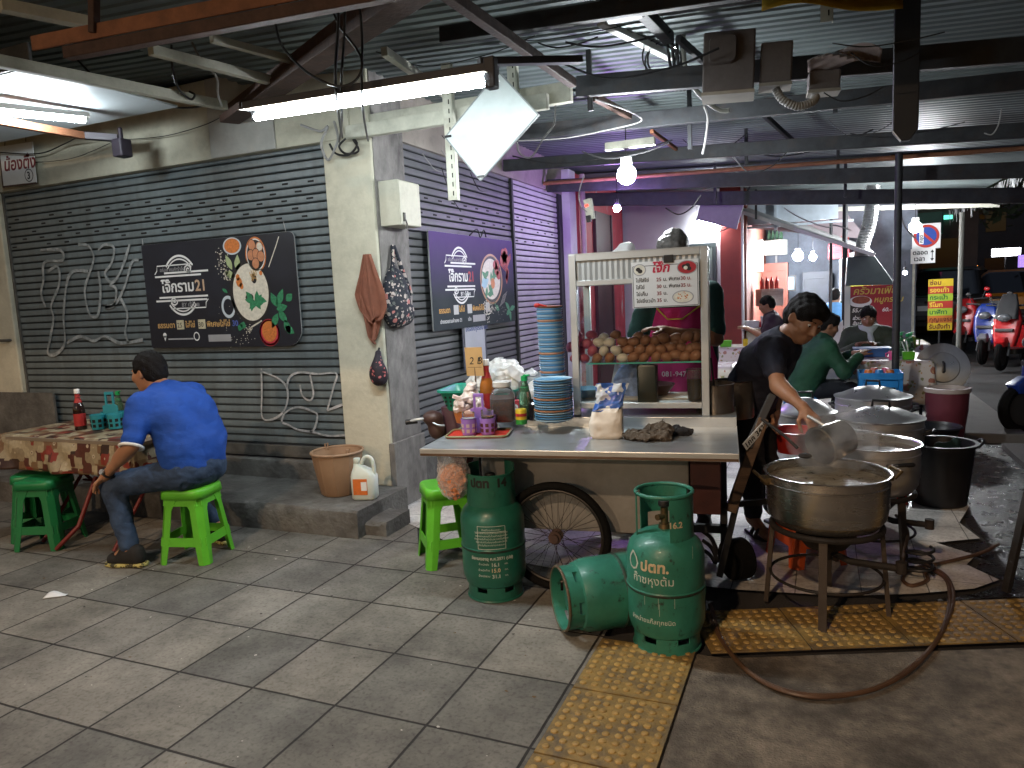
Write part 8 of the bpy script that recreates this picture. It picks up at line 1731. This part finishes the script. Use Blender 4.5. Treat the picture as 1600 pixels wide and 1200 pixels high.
def glow(label, px, py, Y, w, hgt, col, e, nm='lightbox_sign'):
    t = thing(nm, label, 'sign' if nm == 'lightbox_sign' else 'lamp', tuple(PY(px, py, Y))); MB().box((0, 0, 0), (w, .12, hgt)).build('lit_face', M('lit_'+label[:18], (1, 1, 1), emit=e, ecol=col), t); MB().box((0, .09, 0), (w*1.05, .06, hgt*1.1)).build('case', m_black, t); q = PY(px, py, Y); MB().cyl((0, .12, -.0), (0, .12, -q.z), .03, n=8).build('post', m_steel, t); return t
glow('long white lit shop sign far off at the right', 1572, 394, 40, 1.1, .35, (.9, .9, 1), 14); glow('small white lit square right of the no parking disc', 1461, 382, 25, .35, .35, (1, .95, .9), 3); glow('red lit strip under the small white square', 1463, 398, 26, .2, .8, (.6, .03, .03), .25); glow('faint bluish lit sign among the trees', 1515, 412, 38, .5, .3, (.6, .75, 1), 1.2); glow('tiny white lamp near the pickup roof', 1440, 420, 30, .5, .25, (1, .95, .85), 1.5, 'shop_lamp'); glow('amber lamp low in the dark trees', 1521, 420, 33, .25, .25, (1, .4, .1), 2, 'shop_lamp'); glow('violet lit sign at the right edge behind the taxi', 1598, 408, 36, .3, .5, (.3, .2, .9), 1.0); glow('teal lit strip beyond the canopy edge', 1460, 341, 22, .8, .1, (.1, .9, .6), 1.5)
sl2 = thing('street_lamp', 'distant orange street lamp glowing beside the canopy fringe', 'street lamp', (4.07, 30, 0)); MB().cyl((.2, 0, 0), (.2, 0, 3.2), .06, .04, 10).build('pole', m_steel, sl2); MB().sph((0, 0, 3.12), (.26, .2, .14), 12, 8).build('lamp_glass', M('lit_orange_glass', (1, .4, .1), emit=160, ecol=(1, .30, .06)), sl2)
# clutter inside the far eatery: shelves of jars and boxes, a menu card row
for i, (x, y, z, c, l) in enumerate(((-.78, 14.9, 2.05, (.5, .5, .45), 'pale shelf crate high on the back wall of the far eatery'), (.35, 14.7, 1.9, (.4, .06, .08), 'red crate on the back wall right of the bulbs'), (.62, 13.9, 1.2, (.5, .42, .05), 'yellow crate stacked inside the far eatery'), (.3, 13.2, .7, (.5, .52, .55), 'pale crate low behind the far counter'), (-.75, 12.6, 1.15, (.35, .3, .28), 'grey crate by the salmon wall of the far eatery'), (.75, 12.4, 1.0, (.1, .25, .4), 'blue crate behind the person in the straw hat'))):
    t = thing('crate', l, 'crate', (x, y, z), .2*i-.4); MB().box((0, 0, .14), (.36, .28, .28)).box((0, -.145, .14), (.30, .012, .05)).box((0, -.145, .24), (.36, .016, .03)).build('crate', M('crate%d' % i, c, .55, var=.25, scale=9), t, bev=.01); MB().bar((0, .05, 0), (0, .05, -z), .03, .03).build('shelf_post', m_alu, t)
    b = MB()
    for k in range(4): b.lathe([(0, 0), (.032, 0), (.034, .12), (.014, .15), (.014, .19), (0, .19)], 10, Matrix.Translation((-.12+.08*k, .0, .28)))
    b.build('bottles', (m_ggl, m_redlab, m_amber)[i % 3], t)
# ================================================================ boxes and cables under the roof
m_bx = M('dusty_meter_box', (.11, .092, .085), .7, var=.2, scale=8, dirt=.6, dcol=(.05, .04, .036), dscale=5); m_bxl = M('pale_dusty_edge', (.24, .22, .18), .7, var=.2)
def gear(label, x0, y0, x1, y1, Y, dpt, name='meter_box', lid=True):
    a, c = PY(x0, y1, Y), PY(x1, y0, Y); w, h = c.x-a.x, c.z-a.z; t = thing(name, label, 'electric box', ((a.x+c.x)/2, Y+dpt/2, (a.z+c.z)/2)); t.rotation_euler = (0, R_(2.5), R_(6))
    MB().box((0, 0, 0), (w, dpt, h)).build('case', m_bx, t, bev=.008)
    if lid: rbox(MB(), [(w*.27, h*.24, .03, 0, 0), (w*.25, h*.22, .03, .03, 0)]).build('window', m_bx, t, sharp=50).matrix_local = frame_T((-w*.12, -dpt/2, h*.18), (1, 0, 0), (0, 0, 1))
    MB().box((0, -.004, -h/2-.008), (w*1.03, dpt, .016)).build('bottom_strip', m_bxl, t); return t
gear('large dusty meter box hung at the left of the two under the roof', 1096, 40, 1176, 148, 4.0, .2); gear('smaller plain meter box hung right of the large one', 1186, 60, 1236, 132, 4.05, .15, lid=False); gear('little junction box below the twisted plastic sheet', 1262, 105, 1312, 142, 4.15, .12, 'junction_box', False)
p = PY(1205, 143, 4.7); tag(MB().tube(spline([PY(1212, 138, 4.1), PY(1222, 155, 4.1), PY(1245, 166, 4.12), PY(1268, 160, 4.15), PY(1275, 150, 4.18)], 12), [.019+.004*(i % 2) for i in range(49)], 10).build('flexible_conduit', M('ribbed_grey_conduit', (.20, .20, .19), .6)), 'ribbed grey conduit drooping between the meter boxes', 'conduit')
hs3 = thing('signboard', 'narrow black panel with pointed foot hanging from the roof', 'panel', tuple(PY(1413, 100, 4.2))); a, c, z1, z0 = PY(1395, 120, 4.2).x, PY(1435, 120, 4.2).x, 3.0, PY(1413, 222, 4.2).z; ox = hs3.location
MB().prism([(a-ox.x, z1-ox.z), (a-ox.x, z0+.05-ox.z), ((a+c)/2-.02-ox.x, z0-ox.z), ((a+c)/2+.02-ox.x, z0-ox.z), (c-ox.x, z0+.05-ox.z), (c-ox.x, z1-ox.z)], .05, Matrix.Rotation(math.pi/2, 4, 'X')).build('panel', M('black_sheet', (.010, .011, .014), .6, var=.2), hs3, bev=.004); MB().bar((a-ox.x, -.052, z0+.05-ox.z), ((a+c)/2-.02-ox.x, -.052, z0-ox.z), .004, .004).build('edge_trim', m_alu, hs3)
yt = tag(MB().grid(lambda u, v: tuple(Vector(PY(1190+220*u, -45+62*v-8*u*v, 3.6+.3*(1-v)))+Vector((0, .03*math.sin(u*8+v*3), .02*math.sin(u*5)))), 20, 8).build('tarpaulin', M('yellow_tarpaulin', (.42, .27, .02), .6, var=.3, scale=4, dirt=.5, dcol=(.12, .06, .02)), solid=.003), 'faded yellow tarpaulin slung under the roof at the top', 'tarpaulin')
tag(MB().grid(lambda u, v: tuple(Vector(PY(1262+115*u, 112-32*v*(.4+.6*math.sin(u*3))-18*u, 4.12))+Vector((0, .06*math.sin(u*7+v*5), 0))), 22, 8).build('plastic_sheet', M('creased_plastic_sheet', (.30, .25, .24), .2, var=.3, scale=10), solid=.002), 'creased pale plastic sheet wrapped over the beam by the black panel', 'sheet')
tag(MB().box((0, 0, 0), (.19, .16, .12)).box((.0, -.09, 0), (.16, .02, .09)).build('floodlight', m_black, loc=tuple(PY(972, 6, 3.7)), bev=.01), 'black floodlight housing high above the roof lamp', 'lamp')
rs = thing('power_strip', 'cream power strip with a red light hanging before the red wall', 'socket', tuple(PY(921, 327, 6.6))); rs.rotation_euler[1] = R_(-8); MB().box((0, 0, 0), (.075, .05, .19)).build('case', m_creamst, rs, bev=.005); MB().box((-.012, -.027, .035), (.03, .006, .02)).build('red_light', M('lit_red_switch', (1, 0, 0), emit=3, ecol=(1, .05, .03)), rs); MB().box((-.01, -.04, -.09), (.04, .04, .06)).build('plug', m_black, rs)
tv = thing('hanging_board', 'mauve flat board tilted above the short fluorescent lamp', 'board', tuple(PY(1125, 330, 9.6))); MB().box((0, 0, 0), (.52, .03, .34)).build('panel', M('mauve_board', (.30, .27, .33), .6), tv, bev=.005); MB().bar((.2, .04, .1), (.3, .04, .5), .02, .02).build('bracket', m_steel, tv); tv.rotation_euler = (R_(10), R_(18), 0)
mh = tag(MB().box((0, 0, 0), (.34, .05, .05)).build('lamp_rail', m_creamst, None, tuple(Vector(WB)+Vector((.03, 0, .20)))), 'pale slotted rail that carries the white globe bulb', 'rail')
# cables: each its own thing
def cable(label, pts, r=.006, m=None): tag(MB().tube(spline(pts, 7), r, 6).build('cable', m or m_black), label, 'cable')
m_wc = M('white_cable', (.26, .26, .25), .5, var=.1); P3 = lambda *a: [PY(*q) for q in a]
cable('black cable looping down past the left end of the long tube lamp', P3((432, -10, 2.9), (430, 30, 2.95), (440, 70, 2.9), (470, 105, 2.85), (500, 125, 2.8), (530, 135, 2.8), (556, 125, 2.8), (566, 100, 2.8), (556, 75, 2.85), (530, 40, 2.9), (510, -10, 2.9)))
cable('pair-like black cable hanging straight across the tube lamp', P3((530, -10, 2.85), (527, 60, 2.85), (524, 120, 2.85), (528, 170, 3.0), (535, 215, 4.2)), .007)
cable('black cable hanging second from the left across the tube lamp', P3((540, -10, 2.85), (537, 70, 2.85), (533, 130, 2.85), (534, 190, 3.2), (530, 222, 4.2)), .006)
cable('black cable hanging at the right of the bundle across the tube lamp', P3((560, -10, 2.85), (566, 60, 2.85), (565, 130, 2.85), (568, 180, 3.1), (575, 220, 4.2)), .006)
cable('white cable knotted at the pillar top', P3((470, 195, 4.2), (500, 205, 4.2), (512, 198, 4.2), (502, 225, 4.22), (512, 250, 4.25), (522, 235, 4.2), (528, 215, 4.2), (522, 190, 4.1)), .009, m_wc)
cable('dark cable coiled round the pillar top', P3((515, 225, 4.25), (525, 240, 4.25), (545, 242, 4.25), (558, 225, 4.25), (545, 215, 4.25), (530, 228, 4.25), (540, 240, 4.25), (560, 236, 4.26), (552, 218, 4.3)), .008)
cable('dark cable sagging along the left purlin under the soffit', P3((120, 92, 3.3), (160, 130, 3.4), (210, 150, 3.6), (250, 165, 3.9), (300, 168, 4.1), (345, 158, 4.2)), .007)
cable('black cable dropping beside the left brace end', P3((268, 70, 3.4), (270, 110, 3.4), (280, 140, 3.5), (298, 155, 3.6), (304, 148, 3.6), (296, 143, 3.6)), .007)
cable('black and grey cable hanging onto the brace end', P3((300, 66, 3.4), (315, 95, 3.4), (338, 120, 3.5), (340, 145, 3.6), (346, 165, 3.7)), .007, m_wc)
cable('thin wire slung along the plaster header', P3((200, 218, 4.28), (260, 212, 4.28), (320, 195, 4.28), (350, 180, 4.28)), .003)
cable('second thin wire slung along the plaster header', P3((30, 255, 4.28), (110, 248, 4.28), (180, 220, 4.25)), .003)
cable('dark cable running behind the name sign', P3((-5, 238, 4.2), (60, 240, 4.2), (100, 225, 4.2), (125, 212, 4.0)), .005)
cable('white flex hanging from the cream socket by the diamond board', P3((868, 165, 4.3), (865, 195, 4.3), (850, 215, 4.4), (830, 245, 4.5), (812, 240, 4.5), (808, 222, 4.5)), .006, m_wc)
cable('long white wire slung along the second steel beam', P3((810, 220, 5.25), (880, 216, 5.25), (940, 205, 5.25), (1000, 190, 5.2), (985, 175, 4.9), (930, 155, 4.4)), .005, m_wc)
for k, (dx, dy) in enumerate(((0, 0), (8, 5), (4, 10))): cable(('outer black cable coiled below the roof lamp', 'middle black cable coiled below the roof lamp', 'inner black cable coiled below the roof lamp')[k], P3(*[(1030+dx+26*math.cos(a), 88+dy+28*math.sin(a), 4.5+.05*k) for a in np.arange(-1.2, 5.6, .5)]), .0055)
cable('thick grey conduit bent down beside the large meter box', P3((1072, 20, 4.5), (1068, 70, 4.5), (1075, 120, 4.5), (1100, 155, 4.55), (1125, 172, 4.6), (1140, 172, 4.6)), .014, M('grey_conduit', (.22, .22, .19), .6))
cable('white conduit dropping under the large meter box', P3((1100, 165, 4.6), (1106, 185, 4.8), (1103, 215, 5.0), (1098, 240, 5.2)), .008, m_wc)
for k in range(4): cable(('black feeder first in the bundle left of the meter box', 'black feeder second in the bundle left of the meter box', 'black feeder third in the bundle left of the meter box', 'black feeder last in the bundle left of the meter box')[k], P3((1040+k*9, 40, 4.5), (1044+k*7, 80, 4.55), (1050+k*6, 120, 4.6), (1052+k*6, 142, 4.6)), .010)
cable('black cable sagging between the two bulbs', P3((1040, 325, 6.5), (1060, 335, 6.5), (1080, 325, 6.6), (1095, 305, 6.6)), .006)
cable('white cord curving down to the power strip', P3((912, 275, 6.4), (905, 300, 6.5), (907, 320, 6.55), (918, 332, 6.58)), .006, m_wc)
cable('pale cable draped from the short fluorescent lamp', P3((1095, 352, 10.6), (1120, 362, 10.5), (1145, 352, 10.4), (1158, 345, 10.4)), .008, m_wc)
cable('pale cable sagging across the opening of the far eatery', P3((1225, 325, 9), (1250, 340, 9), (1290, 355, 9), (1305, 352, 9), (1330, 360, 9)), .007, m_wc)
cable('white wire curling beside the canopy post near the traffic sign', P3((1408, 330, 9), (1412, 350, 9), (1425, 368, 9), (1432, 372, 9)), .008, m_wc)
cable('wire trailing off the canopy corner into the dark', P3((1550, 318, 11), (1575, 318, 12), (1600, 300, 13), (1620, 285, 14)), .008, m_wc)
cable('wire hanging in a hook from the roof at the right', P3((1565, 170, 5.5), (1560, 195, 5.5), (1550, 210, 5.5), (1538, 208, 5.5)), .004, m_wc)
for i, (x0, y0, x1, y1) in enumerate(((690, 262, 720, 330), (660, 240, 700, 270), (735, 270, 760, 300), (720, 250, 690, 235))):
    cable(('thin wire trailing from the switch box over the shutter', 'wire run from the switch box to the hanger strip', 'short wire ending in a plug under the diamond board', 'loose wire tangled above the switch box')[i], [PX(x0, y0, -2.80), PX((x0+x1)/2, (y0+y1)/2+10, -2.82), PX(x1, y1, -2.84)], .004, m_wc if i % 2 else m_black)
q = random.Random(5)
for k in range(16):
    x0 = q.uniform(560, 1500); y0 = q.uniform(20, 150) if k % 2 else q.uniform(150, 250); w = q.uniform(60, 260); Y0 = q.uniform(3.6, 4.3) if k % 2 else q.uniform(5.0, 7.0); d = q.uniform(8, 30)
    o = MB().tube(spline([PY(x0, y0, Y0), PY(x0+w*.3, y0+d-w*.02, Y0), PY(x0+w*.7, y0+d*.8-w*.07, Y0), PY(x0+w, y0-w*.1, Y0)], 6), q.choice((.003, .004, .006)), 5).build('cable', m_black); tag(o, 'thin black cable slung loosely between the dark roof beams', 'cable', 'thin cables slung under the roof beams')
# steam over the congee
st = M('steam', (1, 1, 1), var=0); nt = st.node_tree; nt.nodes.remove(nt.nodes['Principled BSDF']); N = nt.nodes.new; L = nt.links.new
vs_ = N('ShaderNodeVolumeScatter'); tc = N('ShaderNodeTexCoord'); n = N('ShaderNodeTexNoise'); n.inputs['Scale'].default_value = 7; n.inputs['Detail'].default_value = 4; L(tc.outputs['Object'], n.inputs['Vector']); r = N('ShaderNodeMapRange'); r.inputs['From Min'].default_value = .45; r.inputs['From Max'].default_value = .75; r.inputs['To Max'].default_value = 7.0; L(n.outputs[0], r.inputs[0]); L(r.outputs[0], vs_.inputs['Density']); L(vs_.outputs[0], nt.nodes['Material Output'].inputs['Volume'])
tag(MB().sph((0, 0, 0), (.2, .16, .17), 20, 12).build('steam', st, loc=(c1.x+.02, c1.y+.02, .80)), kind='stuff')
# grit and scraps on the pavement
b = MB()
for k in range(170):
    x, y = rnd.uniform(-4.2, -.9), rnd.uniform(1.6, 3.6); r = rnd.choice((.0025, .003, .004, .007)); b.mat(k % 3).poly([(x+r*rnd.uniform(.6, 1.6)*math.cos(a), y+r*math.sin(a)*rnd.uniform(.5, 1.3), .003+.0015*rnd.random()) for a in (0, 1.3, 2.4, 3.5, 4.9)])
tag(b.build('litter', [M('grit_dark', (.03, .025, .02), .9), M('grit_pale', (.45, .43, .38), .9), M('dry_leaf_bits', (.12, .075, .03), .9)]), kind='stuff')
